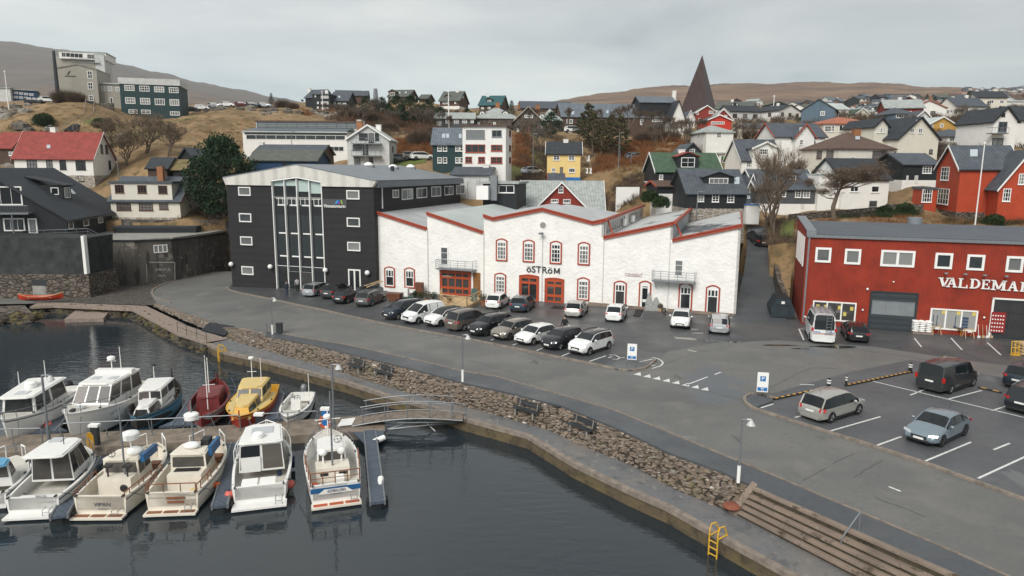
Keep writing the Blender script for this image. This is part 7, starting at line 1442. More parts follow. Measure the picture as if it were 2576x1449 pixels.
for px,py,lb in((2353,841,'wooden saw horse beside the stacked sacks'),(2435,849,'wooden saw horse right of the wheelbarrow')):
 p=G(px,py);b=MB();b.box((-.45,-.05,.72),(.45,.05,.8))
 for x in(-.38,.38):
  for y in(-.28,.28):b.tube([(x,y,0),(x*.9,0,.76)],.035,4)
 b.box((-.2,-.2,.5),(.2,-.17,.72),1);tag(b.build('saw_horse',[MATS['pale_wood'],MATS['plate_white']],loc=p,world=False),lb,'saw horse','saw horses before the red shop')
p=G(2415,843);rt=thing('wheelbarrow','wheelbarrow with grey tray and yellow frame below the shop window','wheelbarrow',p,.3);b=MB();b.prism([(-.5,-.3,.75),(.5,-.3,.75),(.3,-.2,.45),(-.3,-.2,.45)],(0,.6,0));b.build('tray',gm_,rt,world=False);b=MB()
for s in(-.25,.25):b.tube([(-.9,s,.7),(0,s,.42),(.6,s*.3,.22)],.025,5);b.tube([(-.2,s,.45),(-.25,s,0)],.02,4)
b.build('frame',MATS['yellow_paint'],rt,world=False);b=MB();b.cyl((.65,-.05,.2),(.65,.05,.2),.2,n=14);b.build('wheel',MATS['yellow_paint'],rt,world=False)
for i,px in enumerate((2462,2473,2483,2494)):
 p=G(px,850-i*.0);b=MB();b.tube([(0,0,0),(.05,.35,1.15)],.02,5);b.box((-.12,-.03,0),(.12,.05,.2));tag(b.build('shovel',[MATS['pale_wood']if i%2 else MATS['white_frame']],loc=p,world=False),('red handled shovel nearest the shop window','pale handled shovel leaning on the shop wall','white handled shovel second from the entrance','pale handled shovel nearest the entrance frame')[i],'shovel','shovels leaning by the shop entrance')
p=G(2553,893);b=MB()
for x in(-.3,0,.3):b.tube([(x,0,0),(x,.1,1.15)],.035,5)
for z in(.15,.6,1.1):b.tube([(-.3,.05,z),(.3,.05,z)],.035,5)
b.box((-.35,-.2,0),(.35,.1,.06));tag(b.build('hand_truck',MATS['yellow_paint'],loc=p,world=False),'yellow steel hand truck at the right picture edge','hand truck')
p=G(2574,890);b=MB()
for k in range(4):b.box((-.5,-.5,.05+k*.25),(.5,.5,.22+k*.25))
tag(b.build('crate',MATS['pale_wood'],loc=p,world=False),'pale wooden crate behind the yellow hand truck','crate')
def P6(x,y,k=6):return G(*crop(k)(x,y))
def B5(x,y):return G(872+x*.25,671+y*.25)
q=[B5(935,400),B5(1210,432),B5(1355,358)];back=[B5(960,330),B5(1340,330)]
rt=thing('cafe_terrace','small raised timber terrace with crossed pale railing before the orange doors','terrace',q[0]);b=MB();b.prism([v+V(0,0,.28)for v in(q[0],q[1],q[2],back[1],back[0])],V(0,0,-.4));b.build('deck',MATS['pale_wood'],rt)
b=MB()
for(s0,s1,n)in((q[0]+V(0,0,.28),q[1]+V(0,0,.28),2),(q[1]+V(0,0,.28),q[2]+V(0,0,.28),2),(back[0]+V(0,0,.28),q[0]+V(0,0,.28),1)):
 up=V(0,0,1.05);d=(s1-s0)/n;b.tube([s0+up,s1+up],.05,4);b.tube([s0+V(0,0,.08),s1+V(0,0,.08)],.04,4)
 for i in range(n+1):b.tube([s0+d*i-V(0,0,.2),s0+d*i+up],.055,4)
 for i in range(n):b.tube([s0+d*i+V(0,0,.1),s0+d*(i+1)+up],.035,4);b.tube([s0+d*(i+1)+V(0,0,.1),s0+d*i+up],.035,4)
b.build('railing',MATS['pale_wood'],rt)
p=q[1].lerp(back[1],.55)+V(0,0,.28);b=MB();b.prism([(-.35,0,0),(.35,0,0),(.3,.1,1.4),(-.3,.1,1.4)],(0,.06,0));tag(b.build('board',mat('green_board',(.06,.12,.115),.6),loc=p,world=False),'grey green board leaning on the terrace','board')
def potplant(px,py,s,label,m='hedge_leaf',pot='terracotta',n=500):
 p=G(px,py);rt=thing('potted_plant',label,'potted plant',p,0,'potted plants by the warehouse');b=MB();b.cyl((0,0,0),(0,0,.42*s),.17*s,.24*s,12);b.build('pot',MATS[pot],rt,world=False);b=MB();leafcloud(b,Vector((0,0,.42*s+.3*s)),.38*s,n,.05,0,.9);b.build('leaves',MATS[m],rt,world=False)
for px,py,s,m,pt_,lb in((1058,762,1.2,'hedge_leaf','concrete','large potted bush left of the terrace'),(1075,765,1.4,'olive_leaf','terracotta','olive plant in a big pot left of the terrace'),(1092,762,1.2,'hedge_leaf','dark_metal','dark round potted bush nearest the orange doors'),(1216,769,1.3,'olive_leaf','terracotta','tall terracotta pot with plant right of the terrace'),(1130,768,1.0,'straw','terracotta','straw coloured plant on the terrace deck'),(1660,783,.8,'grey_twig','pale_wood','small pale pot beside the two standing stones'),(1044,752,.9,'hedge_leaf','dark_metal','small dark plant before the narrow red framed window')):potplant(px,py,s,lb,m,pt_)
def smallbox(name,px,py,a,m,label,cat,rz=-.3,z=0,n=1,gr_=None):
 p=G(px,py);b=MB();b.box((-a[0]/2,-a[1]/2,z),(a[0]/2,a[1]/2,z+a[2]))
 for i in range(n):b.box((-a[0]/2-.02,-a[1]/2-.02,z+a[2]*(i+.5)/n),(a[0]/2+.02,a[1]/2+.02,z+a[2]*(i+.5)/n+.03))
 o=b.build(name,m,loc=p,world=False);o.rotation_euler=(0,0,rz);return tag(o,label,cat,gr_)
smallbox('wooden_crate',996,757,(1.3,.8,.9),MATS['brown_wood'],'large slatted brown crate before the warehouse windows','crate',n=5)
smallbox('shelf_cabinet',1056,742,(.9,.5,1.5),MATS['brown_wood'],'brown cabinet with small pots standing against the white wall','cabinet',n=2)
smallbox('plastic_crate',1014,755,(.6,.4,.35),mat('crate_green',(.02,.10,.05),.5),'dark green plastic crate beside the slatted crate','crate');smallbox('plastic_crate',1034,756,(.6,.4,.45),MATS['crate_green'],'taller green plastic crate among the pots','crate')
smallbox('garden_bench',975,748,(1.5,.5,.45),MATS['brown_wood'],'low brown bench behind the slatted crate','bench');smallbox('white_chair',1023,745,(.5,.5,.95),MATS['lamp_white'],'white chair between the two small windows','chair')
p=G(930,747);rt=thing('trailer','grey trailer loaded with black rubble and boards by the office corner','trailer',p,rad(35));b=MB();b.prism([(-1.4,-.75,.55),(1.4,-.75,.55),(1.4,.75,.55),(-1.4,.75,.55)],(0,0,.08))
for y in(-.78,.75):b.box((-1.4,y,.55),(1.4,y+.03,1.1))
b.box((1.38,-.75,.55),(1.42,.75,1.1));b.tube([(1.4,0,.55),(2.3,0,.5)],.05,5);b.build('bed',gm_,rt,world=False)
for y in(-.85,.85):b=MB();b.cyl((0,y-.08,.3),(0,y+.08,.3),.3,n=14);b.build('wheel',MATS['black_rubber'],rt,world=False)
b=MB()
for i in range(16):b.ball((RN.uniform(-1.1,1.0),RN.uniform(-.5,.5),RN.uniform(.8,1.3)),RN.uniform(.2,.35),6,jit=.3)
b.build('rubble',MATS['dark_metal'],rt,world=False);b=MB();b.tube([(-.5,-.3,1.2),(1.8,.2,1.7)],.07,4);b.tube([(-.6,.2,1.3),(1.7,.5,1.75)],.06,4);b.build('boards',MATS['pale_wood'],rt,world=False)
for px,py,h,w_,lb in((1632,782,1.9,.42,'taller rough standing stone by the white door'),(1650,783,1.5,.5,'shorter rough standing stone by the white door')):
 p=G(px,py);b=MB();b.prism([(-w_,0,0),(w_,0,0),(w_*.7,0,h*.55),(w_*.15,0,h),(-w_*.2,0,h*.95),(-w_*.8,0,h*.4)],(0,.3,0));tag(b.build('standing_stone',mat('stone_slab',(.36,.37,.36),.8,var=.35,scale=4,bump=.03,bscale=6),loc=p,world=False),lb,'stone','standing stones at the door')
for px,py,lb in((1572,781,'low dark stone bollard left of the white door'),(1671,791,'dark stone bollard below the balcony')):p=G(px,py);b=MB();b.cyl((0,0,0),(0,0,.6),.2,n=10);b.ball((0,0,.6),.2,10,0,(1,1,.5));tag(b.build('stone_bollard',MATS['basalt_wall'],loc=p,world=False),lb,'bollard','stone bollards')
b=MB();q=[G(x,y,.02)for x,y in((1600,779),(1618,781),(1610,797),(1592,795))];b.prism(q,V(0,0,.05));a_=[G(x,y,.02)for x,y in((1594,779),(1582,796),(1621,782),(1613,800))];b.tube([a_[0],a_[1]],.06,4,1);b.tube([a_[2],a_[3]],.06,4,1)
tag(b.build('ramp',[MATS['black_rubber'],MATS['galvanised']],loc=q[0]),'dark ramp with metal edges before the white door','ramp')
b=MB();q=[G(x,y,.015)for x,y in((1392,769),(1428,772),(1424,779),(1385,776))];b.prism(q,V(0,0,.02));tag(b.build('door_mat',MATS['black_rubber'],loc=q[0]),'dark door mat before the orange double doors','mat')
b=MB();a,c=G(1697,849+1,.0),G(1750,853+1,.0);s=V(0,.35,0);b.prism([a-s,a+s,c+s,c-s],V(0,0,.03));tag(b.build('concrete_strip',MATS['concrete'],loc=a),'low pale concrete strip lying in the open car park','kerb piece')
pd=mat('puddle',(.02,.024,.028),.03,var=0,spec=.5);b=MB()
for px,py,rx_,ry_ in((1726+38,838,1.1,.35),(1790,856,1.0,.22),(1845,860,1.3,.25),(1960,868,1.6,.3),(2095,872,2.2,.5),(1740,829-1,.9,.3),(2015,877,.9,.2),(2240,872,1.0,.2),(1105,846,.6,.2)):
 p=G(px,py,.02);n=18;b.poly([V(p.x+math.cos(i*2*math.pi/n)*rx_*RN.uniform(.7,1.1),p.y+math.sin(i*2*math.pi/n)*ry_*RN.uniform(.7,1.1),.008+gz(p.x))for i in range(n)])
o=b.build('puddles',pd);o['kind']='structure'
def ladder(px,py,label):
 p=G(px,py,ZP,False);rt=thing('quay_ladder',label,'ladder',p,rad(-55),'yellow quay ladders');b=MB()
 for s in(-.22,.22):b.tube([(s,-.35,-.9),(s,-.35,.35),(s,-.25,.62),(s,.05,.6),(s,.35,.0)],.035,6)
 b.build('rails',MATS['yellow_paint'],rt,world=False);b=MB()
 for z in(-.7,-.4,-.1):b.tube([(-.22,-.35,z),(.22,-.35,z)],.03,5)
 for s in(-.22,.22):b.tube([(s,-.35,.1),(s,.25,.15)],.03,5)
 b.build('rungs',MATS['yellow_paint'],rt,world=False)
ladder(1808,1352,'yellow quay ladder beside the wide steps');ladder(560,885,'yellow quay ladder near the boardwalk end')
def hrail(pts,label):
 b=MB();a,c=pts;t1,t2=a+V(0,0,.95),c+V(0,0,.95);b.tube([a,t1],.035,6);b.tube([c,t2],.035,6);b.tube([t1,t1.lerp(t2,.1),t2.lerp(t1,.1),t2],.035,6);tag(b.build('handrail',gm_,loc=a),label,'handrail','tubular handrails')
hrail((G(2160,1341),G(2112,1408,ZP,False)),'grey tubular handrail down the wide harbour steps');hrail((G(672,838),G(640,866,ZP,False)),'grey handrail on the short mossy steps')
def rowboat():
 p=G(104,757,-.9,False);rt=thing('rowing_boat','bright red wooden rowing boat on the bank by the boathouse','boat',p,rad(14));b=MB();n=14;L=4.6;R_=[]
 for i in range(n+1):
  t=-1+2*i/n;w=.62*(1-abs(t)**2.4);z=.55+.42*abs(t)**2.2;x=t*L/2;R_.append([(x,w,z),(x,w*.8,z*.45),(x,0,.05+.25*abs(t)**4),(x,-w*.8,z*.45),(x,-w,z)])
 for i in range(n):
  for j in range(4):b.poly([R_[i][j],R_[i][j+1],R_[i+1][j+1],R_[i+1][j]])
 b.build('hull',mat('boat_red',(.5,.05,.02),.45,var=.1),rt,smooth=60,world=False);b=MB()
 for s in(0,4):b.tube([r[s]for r in R_],.03,5)
 for t in(-1.1,0,1.1):b.box((t-.1,-.5,.42),(t+.1,.5,.46))
 b.build('thwarts',MATS['pale_wood'],rt,world=False)
rowboat()
p=G(8,752,-.9,False);
def person(label,p,ang,top,legs,h=1.75,stride=.16,arms=(.12,-.12),hat=None):
 rt=thing('person',label,'person',p,ang);S_=h/1.75
 V_=[(0,0,.95),(0,0,1.2),(0,0,1.42),(0,0,1.52),(0,0,1.62),(0,0,1.72),(.10,0,.92),(.11,stride,.5),(.11,stride*.7,.07),(.11,stride*.7+.15,.03),(-.10,0,.92),(-.11,-stride*.3,.5),(-.11,-stride*1.2,.09),(-.11,-stride*1.2+.14,.03),(.19,0,1.42),(.24,-.04+arms[0],1.14),(.25,.05+arms[0]*1.6,.90),(.25,.07+arms[0]*1.7,.80),(-.19,0,1.42),(-.24,-.04+arms[1],1.14),(-.25,.05+arms[1]*1.6,.90),(-.25,.07+arms[1]*1.7,.80)]
 E_=[(0,1),(1,2),(2,3),(3,4),(4,5),(0,6),(6,7),(7,8),(8,9),(0,10),(10,11),(11,12),(12,13),(2,14),(14,15),(15,16),(16,17),(2,18),(18,19),(19,20),(20,21)]
 R_=[.14,.14,.15,.06,.095,.08,.10,.075,.05,.045,.10,.075,.05,.045,.07,.05,.04,.035,.07,.05,.04,.035]
 me=bpy.data.meshes.new('body');me.from_pydata([(x*S_,y*S_,z*S_)for x,y,z in V_],E_,[]);o=bpy.data.objects.new('body',me);C.objects.link(o);m=o.modifiers.new('s','SKIN');
 for i,v in enumerate(me.skin_vertices[0].data):v.radius=(R_[i]*S_*(1.15 if i<3 else 1),R_[i]*S_*(.85 if i<3 else 1));v.use_root=i==0
 o.modifiers.new('u','SUBSURF').levels=1;o.modifiers['u'].render_levels=1;bpy.context.view_layer.update();m2=bpy.data.meshes.new_from_object(o.evaluated_get(bpy.context.evaluated_depsgraph_get()));bpy.data.objects.remove(o)
 for q in(top,legs,'skin','hair_dark'):m2.materials.append(MATS[q])
 for pl_ in m2.polygons:
  c=pl_.center/S_;pl_.use_smooth=True
  pl_.material_index=1 if c.z<.93 and abs(c.x)<.22 and not(c.z>.84 and abs(c.x)>.2)else(2 if(c.z>1.5 or(abs(c.x)>.2 and c.z<.88))else 0)
  if c.z>1.66 or(c.z>1.56 and c.y<-.02):pl_.material_index=3
 b=bpy.data.objects.new('body',m2);C.objects.link(b);b.parent=rt
 return rt
mat('skin',(.45,.28,.2),.6,var=0);mat('hair_dark',(.03,.022,.018),.8,var=0);mat('navy_cloth',(.02,.03,.05),.85,var=.1);mat('grey_cloth',(.34,.33,.34),.85,var=.1);mat('black_cloth',(.015,.015,.017),.85,var=.1);mat('jeans',(.03,.045,.08),.85,var=.1)
def P6g(x,y):return G(*c6(x,y))
person('person in dark jacket and jeans walking away from the glass entrance',P6g(633,1370),rad(200),'navy_cloth','jeans',1.8,.2)
person('person in light grey top and black trousers at the glass entrance',P6g(741,1327),rad(10),'grey_cloth','black_cloth',1.75,.05)
person('person in dark coat walking across the car park',G(1420,845),rad(150),'black_cloth','black_cloth',1.8,.22)
ZD=ZW+.5
def Z(px,py,z=ZD):return G(px,py,z,False)
mat('pontoon_concrete',(.20,.165,.13),.85,var=.3,scale=1.3,bump=.01);mat('finger_deck',(.075,.095,.125),.6,var=.15,scale=2,wave=(.9,.25,.005,'v'))
rt=thing('pontoon','long floating concrete pontoon crossing the marina','pontoon',Z(500,1100));b=MB()
b.prism([Z(-60,1099),Z(450,1078),Z(905,1046),Z(968,1060),Z(968,1082),Z(640,1102),Z(-60,1144)],V(0,0,-.75));b.build('deck',MATS['pontoon_concrete'],rt)
b=MB()
for a,c in(((-60,1146),(968,1084)),):p,q=Z(*a,ZD-.15),Z(*c,ZD-.15);b.obox(p,q-p,V(0,-.1,0),V(0,0,.17))
b.build('edge_beam',MATS['weathered_wood'],rt)
def prail(x0,y0,x1,y1,label,h=1.0):
 a,c=Z(x0,y0),Z(x1,y1);n=max(2,int((c-a).length/2.4));b=MB();u=V(0,0,h);b.tube([a,a+u*.9,a+u+(c-a)*.02,c+u-(c-a)*.02,c+u*.9,c],.035,6)
 for i in range(1,n):q=a.lerp(c,i/n);b.tube([q,q+u],.03,5);b.box((q.x-.1,q.y-.1,ZD),(q.x+.1,q.y+.1,ZD+.03))
 tag(b.build('pontoon_railing',gm_,loc=a),label,'railing','pontoon railings')
prail(-40,1122,108,1118,'pontoon railing at the left picture edge');prail(154,1106,605,1083,'longest pontoon railing behind the middle boats');prail(650,1080,800,1072,'pontoon railing right of the power post')
def finger(a,c,w,label,tri=None):
 p,q=Z(*a),Z(*c);d=q-p;s=V(-d.y,d.x,0).normalized()*w/2;rt=thing('finger_pontoon',label,'finger pontoon',p,0,'finger pontoons');b=MB();b.prism([p-s,p+s,q+s,q-s],V(0,0,-.14))
 u3_=V(0,0,-.012);b.prism([p-s*3.4+u3_,p-s+u3_,p-s+d*.22+u3_],V(0,0,-.12));b.prism([p+s*3.4+u3_,p+s+u3_,p+s+d*.22+u3_],V(0,0,-.12));b.build('deck',MATS['finger_deck'],rt);b=MB()
 for k in(-1,1):b.obox(p+s*k-V(0,0,.2),d,s.normalized()*.08*k,V(0,0,.24))
 b.build('edge_rail',gm_,rt);b=MB();e=q-d.normalized()*.6;b.cyl(e-V(0,0,.9),e-V(0,0,.13),.55,n=12);b.build('float',MATS['black_paint'],rt)
finger((236,1150),(147,1298),.62,'finger pontoon left of the cream boat with the tall mast');finger((598,1112),(552,1272),.62,'finger pontoon left of the white boat with glass doors');finger((930,1082),(950,1262),.62,'outermost finger pontoon with white cylinder fenders')
finger((120,1086),(172,1030),.6,'finger pontoon between the two large white cruisers');finger((445,1070),(490,1003),.62,'finger pontoon between the blue and the maroon boats');finger((682,1055),(703,988),.6,'finger pontoon between the yellow boat and the small open boat')
g0,g1=Z(890,1064),G(1165,1050,ZP+.05,False);rt=thing('gangway','arched aluminium gangway bridge from pontoon to promenade','gangway',g0);d=g1-g0;d.z=0;s=V(-d.y,d.x,0).normalized()*.62
def gp(t):return g0.lerp(g1,t)+V(0,0,.10+.30*math.sin(math.pi*min(1,t*1.02)))
b=MB();K=14
for i in range(K):a,c=gp(i/K),gp((i+1)/K);b.prism([a-s,a+s,c+s,c-s],V(0,0,-.1))
b.build('walkway',mat('worn_deck',(.19,.155,.125),.8,var=.35,scale=3),rt);b=MB()
for k in(-1,1):
 for h in(1.05,.5):b.tube([gp(.08+i/K*.84)+s*k+V(0,0,h)for i in range(K+1)],.03 if h>1 else .022,5)
 for i in range(5):q=gp(.1+i*.2)+s*k;b.tube([q-V(0,0,.05),q+V(0,0,1.05)],.032,5)
 b.tube([gp(i/K)+s*k-V(0,0,.08)for i in range(K+1)],.045,6)
b.build('handrails',gm_,rt);b=MB();q=gp(0);b.prism([q-s,q+s,q+s-d.normalized()*.9-V(0,0,.1),q-s-d.normalized()*.9-V(0,0,.1)],V(0,0,.03));b.build('ramp_plate',MATS['lamp_white'],rt)
b=MB();a,c=Z(975,1080,ZW+.2),Z(1150,1062,ZW+.5);b.tube([a,c],.06,5);b.tube([Z(1000,1064,ZW+.9),c],.05,5);b.tube([a,Z(1060,1052,ZP-.1),Z(1095,1085,ZW)],.05,5);b.build('brace',gm_,rt)
b=MB()
for p_ in((1112,1059),(1168,1060)):q=G(*p_,ZP,False);b.tube([q,q+V(0,0,1.1)],.035,6)
a,c=G(1140,1052,ZP,False),G(1172,1058,ZP,False);b=MB();b.tube([a,a+V(0,0,1.05),c+V(0,0,1.05),c],.035,6);b.tube([a+V(0,0,.5),c+V(0,0,.5)],.025,5);tag(b.build('hoop_railing',gm_,loc=a),'hooped grey guard rail at the shore end of the gangway','railing')
def post(px,py,label,m='dark_metal'):
 p=Z(px,py);b=MB();b.box((-.2,-.12,0),(.2,.12,1.15));b.box((-.28,-.18,1.15),(.28,.18,1.3),1);tag(b.build('power_post',[MATS[m],MATS['lamp_white']],loc=p,world=False),label,'power post','power posts on the pontoon')
post(654,1090,'power post with white cap beside the yellow boat');post(820,1075,'blue cabinet below the lifebuoy on the pontoon','blue_sign');post(242,1120,'power post with white cap and a yellow hose')
p=Z(236,1128);b=MB()
for i in range(7):b.tube([(-.1+i*.03,0,1.05),(-.25+i*.07,.04,.5),(-.12+i*.05,0,.05),(.0+i*.03,0,.9)],.025,4)
tag(b.build('hose',MATS['yellow_paint'],loc=p+V(0,-.25,0),world=False),'yellow hose hanging in loops on the pontoon post','hose')
p=Z(818,1062,ZD+1.25);b=MB();n=20;pts=[(math.cos(i*2*math.pi/n)*.32,0,math.sin(i*2*math.pi/n)*.32)for i in range(n+1)]
for i in range(n):b.tube([pts[i],pts[i+1]],.085,7,1 if i%5==0 else 0)
tag(b.build('lifebuoy',[MATS['orange_red'],MATS['lamp_white']],loc=p,world=False),'orange and white lifebuoy above the blue pontoon cabinet','lifebuoy')
def dlamp(px,py,top,dx,label):
 p=Z(px,py);h=AT(px,top,p.y).z-p.z;rt=thing('pontoon_lamp',label,'lamp post',p,0,'tall lamp posts on the pontoon');b=MB();b.cyl((0,0,0),(0,0,h*.35),.09,n=8);b.cyl((0,0,h*.35),(0,0,h),.06,n=8);b.tube([(0,0,h),(dx,0,h)],.04,5);b.build('pole',gm_,rt,world=False)
 b=MB();b.cyl((dx,0,h-.02),(dx,0,h-.28),.08,.23,12);b.ball((dx,0,h-.28),.21,10,0,(1,1,.3));b.build('lamp_shade',MATS['lamp_grey'],rt,world=False)
dlamp(127,1138,944,.45,'tall pontoon lamp post at the left between the rows');dlamp(841,1085,917,.4,'tall pontoon lamp post near the gangway')
mat('gelcoat',(.74,.735,.71),.3,var=.04,scale=1.5,spec=.5);mat('cream_gel',(.70,.65,.56),.4,var=.07,scale=2);mat('deck_grp',(.55,.53,.48),.6,var=.1,scale=3);mat('antifoul',(.02,.022,.03),.6);mat('stripe_navy',(.015,.03,.08),.4)
mat('hull_blue',(.10,.26,.38),.45,var=.1);mat('hull_aqua',(.40,.52,.56),.5,var=.1);mat('maroon',(.16,.03,.03),.5,var=.2);mat('boat_yellow',(.60,.33,.03),.45,var=.07);mat('hull_red',(.30,.03,.02),.45,var=.1);mat('stripe_blue',(.02,.10,.24),.4);mat('teak',(.22,.09,.045),.6,var=.2);mat('canvas_blue',(.12,.33,.5),.8);mat('tarred',(.03,.027,.025),.6,var=.2);mat('pale_yellow',(.62,.47,.20),.5,var=.06)
glassy('boat_glass',(.02,.023,.026),(.11,.10,.09),.3,.9,.08,2.5)
MATS['boat_glass'].node_tree.nodes['Principled BSDF'].inputs['Specular IOR Level'].default_value=.2
mat('rope',(.12,.13,.15),.9,var=.2)
class Boat:
 def __init__(s,label,st,bw,B,fb,fs,hull='gelcoat',stripe='stripe_navy',bottom='antifoul',double=False,deck='deck_grp',tf=.62,dz=.38,cap=None,name='motor_boat',fd=None):
  a=Z(*st,ZW);c=Z(*bw,ZW+fb);d=c-a;d.z=0;s.L=L=d.length;s.yaw=math.atan2(d.y,d.x);s.a=a;s.B=B;s.rt=thing(name,label,'boat',a,s.yaw,'boats moored in the marina');s.fb,s.fs=fb,fs
  N_=16;s.f=(lambda t:(max(0,1-abs(2*t-1)**2.3))**.75)if double else(lambda t:(.86+.14*math.sin(math.pi/2*min(t/.45,1)))if t<.45 else max(0,1-((t-.45)/.55)**2.4)**.8)
  s.sh=(lambda t:fs+(fb-fs)*t**2+(.35*max(0,1-t*3)**2 if double else 0));R_=[]
  for i in range(N_+1):
   t=i/N_;bb=max(.01,B/2*s.f(t));z=s.sh(t);x=t*L;fl=1-.42*max(0,(t-.45)/.55)**1.2-(.3*max(0,1-t*4)if double else 0)
   R_.append([(x*(.985 if t>.9 else 1)-(.0),0,-.45+.35*t**3),(x-(t**3)*.35,bb*.86*fl,.0),(x-(t**3)*.28,bb*(.9*fl+.03),.14),(x-(t**3)*.06,bb*(.985*(1-.25*(1-fl))),z-.20),(x-(t**3)*.04,bb*(.992*(1-.2*(1-fl))),z-.13),(x,bb,z),(x-.02,max(0,bb-.13),z+.02)])
  s.R=R_;hb,sb,bt,gn=MB(),MB(),MB(),MB()
  for sg in(1,-1):
   for i in range(N_):
    for j,tgt in enumerate((bt,bt,hb,sb,hb,gn)):
     tgt.poly([(x,y*sg,z)for x,y,z in(R_[i][j],R_[i][j+1],R_[i+1][j+1],R_[i+1][j])])
  if not double:
   hb.poly([(x,y,z)for x,y,z in R_[0][2:6]]+[(x,-y,z)for x,y,z in R_[0][2:6][::-1]]);bt.poly([(x,y,z)for x,y,z in R_[0][:3]]+[(x,-y,z)for x,y,z in R_[0][1:3][::-1]])
  hb.build('hull',MATS[hull],s.rt,smooth=50,world=False);sb.build('rubbing_strip',MATS[stripe],s.rt,smooth=50,world=False);bt.build('bottom',MATS[bottom],s.rt,smooth=50,world=False)
  dk=MB();gi=int(tf*N_)
  for i in range(N_):
   z0=z1=dz
   if fd is not None and i>=gi:z0=z1=fd
   elif i>=gi:z0,z1=R_[i][6][2]+.0,R_[i+1][6][2]
   a0,a1=R_[i],R_[i+1]
   dk.poly([(a0[6][0],a0[6][1],z0),(a1[6][0],a1[6][1],z1),(a1[6][0],-a1[6][1],z1),(a0[6][0],-a0[6][1],z0)])
   if z0<a0[6][2]-.05:
    for sg in(1,-1):gn.poly([(a0[6][0],a0[6][1]*sg,a0[6][2]),(a1[6][0],a1[6][1]*sg,a1[6][2]),(a1[6][0],a1[6][1]*sg,z1),(a0[6][0],a0[6][1]*sg,z0)])
  if gi<N_ and fd is None:q=R_[gi][6];gn.poly([(q[0],q[1],q[2]),(q[0],-q[1],q[2]),(q[0],-q[1],dz),(q[0],q[1],dz)])
  q=R_[0][6]
  if not double:gn.obox((0,-q[1],dz),(.12,0,0),(0,2*q[1],0),(0,0,q[2]-dz+.01))
  gn.build('gunwale',MATS[cap or hull],s.rt,smooth=50,world=False);dk.build('deck',MATS[deck],s.rt,world=False)
 def part(s,mb,name,m,parent=None,smooth=0):return mb.build(name,[MATS[q]for q in(m if isinstance(m,tuple)else(m,))],parent or s.rt,world=False,smooth=smooth)
 def cabin(s,x0,x1,w0,w1,z0,z1,rf=.5,rb=.1,col='gelcoat',roof='gelcoat',ov=.15,nf=3,ns=2,nb=1,wl=.45,oh=(0,0),door=False,taper=.85):
  L=s.L;xa,xb=x0*L,x1*L;h=z1-z0;m=MB()
  lo=[(xa,-w0/2,z0),(xb,-w0/2*taper,z0),(xb,w0/2*taper,z0),(xa,w0/2,z0)];hi=[(xa+rb,-w1/2,z1),(xb-rf,-w1/2*taper,z1),(xb-rf,w1/2*taper,z1),(xa+rb,w1/2,z1)]
  m.add(lo+hi,[(0,3,2,1),(4,5,6,7),(0,1,5,4),(1,2,6,5),(2,3,7,6),(3,0,4,7)]);cb=s.part(m,'cabin',col)
  def wins(a,b_,c,d_,n,q0,q1,mg=.08,nm='cabin_window'):
   a,b_,c,d_=[Vector(v)for v in(a,b_,c,d_)];nr=(b_-a).cross(d_-a).normalized();cen=Vector(((xa+xb)/2,0,(z0+z1)/2));nr=-nr if nr.dot(a-cen)<0 else nr
   for i in range(n):
    t0,t1=(i+mg)/n,(i+1-mg)/n;P_=lambda t,q:a.lerp(b_,t).lerp(d_.lerp(c,t),q);m_=MB();m_.prism([P_(t0,q0),P_(t1,q0),P_(t1,q1),P_(t0,q1)],nr*.025);s.part(m_,nm,'boat_glass',cb)
  if nf:wins(lo[1],lo[2],hi[2],hi[1],nf,wl,.93)
  if ns:wins(lo[0],lo[1],hi[1],hi[0],ns,wl,.92);wins(lo[3],lo[2],hi[2],hi[3],ns,wl,.92)
  if nb:wins(lo[0],lo[3],hi[3],hi[0],nb,.08 if door else wl,.93,.06,'cabin_door' if door else 'cabin_window')
  r_=MB();X0,X1,W_=xa+rb-ov-oh[0],xb-rf+ov+oh[1],w1/2+ov*.6;c=.25;pts=[(X0,-W_+c,z1),(X0+c*.5,-W_,z1),(X1-c,-W_*taper,z1),(X1,-W_*taper+c*1.3,z1),(X1,W_*taper-c*1.3,z1),(X1-c,W_*taper,z1),(X0+c*.5,W_,z1),(X0,W_-c,z1)]
  r_.prism(pts,(0,0,.05));r_.prism([(x*.94+(X0+X1)/2*.06,y*.9,z+.05)for x,y,z in pts],(0,0,.05));s.part(r_,'cabin_roof',roof,cb);return cb
 def rail(s,t0,t1,h=.55,m='galvanised',n=5,r=.022,nm='bow_rail'):
  b=MB()
  for sg in(1,-1):
   P_=[]
   for i in range(n+1):
    t=t0+(t1-t0)*i/n;q=s.R[min(16,int(round(t*16)))][5];p=(q[0],(q[1]-.05)*sg,q[2]);P_.append((p[0],p[1],p[2]+h));b.tube([p,P_[-1]],r*.9,4)
   b.tube(P_,r,5)
  s.part(b,nm,m)
 def mast(s,x,y,z0,z1,r=.04,m='galvanised',nm='mast',br=()):
  b=MB();b.tube([(x*s.L,y,z0),(x*s.L,y,z1)],r,6,0,r*.7)
  for dz_,w_ in br:b.tube([(x*s.L,y-w_,dz_),(x*s.L,y+w_,dz_)],r*.6,4)
  return s.part(b,nm,m)
 def dome(s,x,y,z,r=.28,hgt=.2,m='lamp_white',nm='radar_dome'):b=MB();b.cyl((x*s.L,y,z),(x*s.L,y,z+hgt),r*.95,r,16);b.ball((x*s.L,y,z+hgt),r,12,0,(1,1,.3),math.pi/2);s.part(b,nm,m,smooth=40)
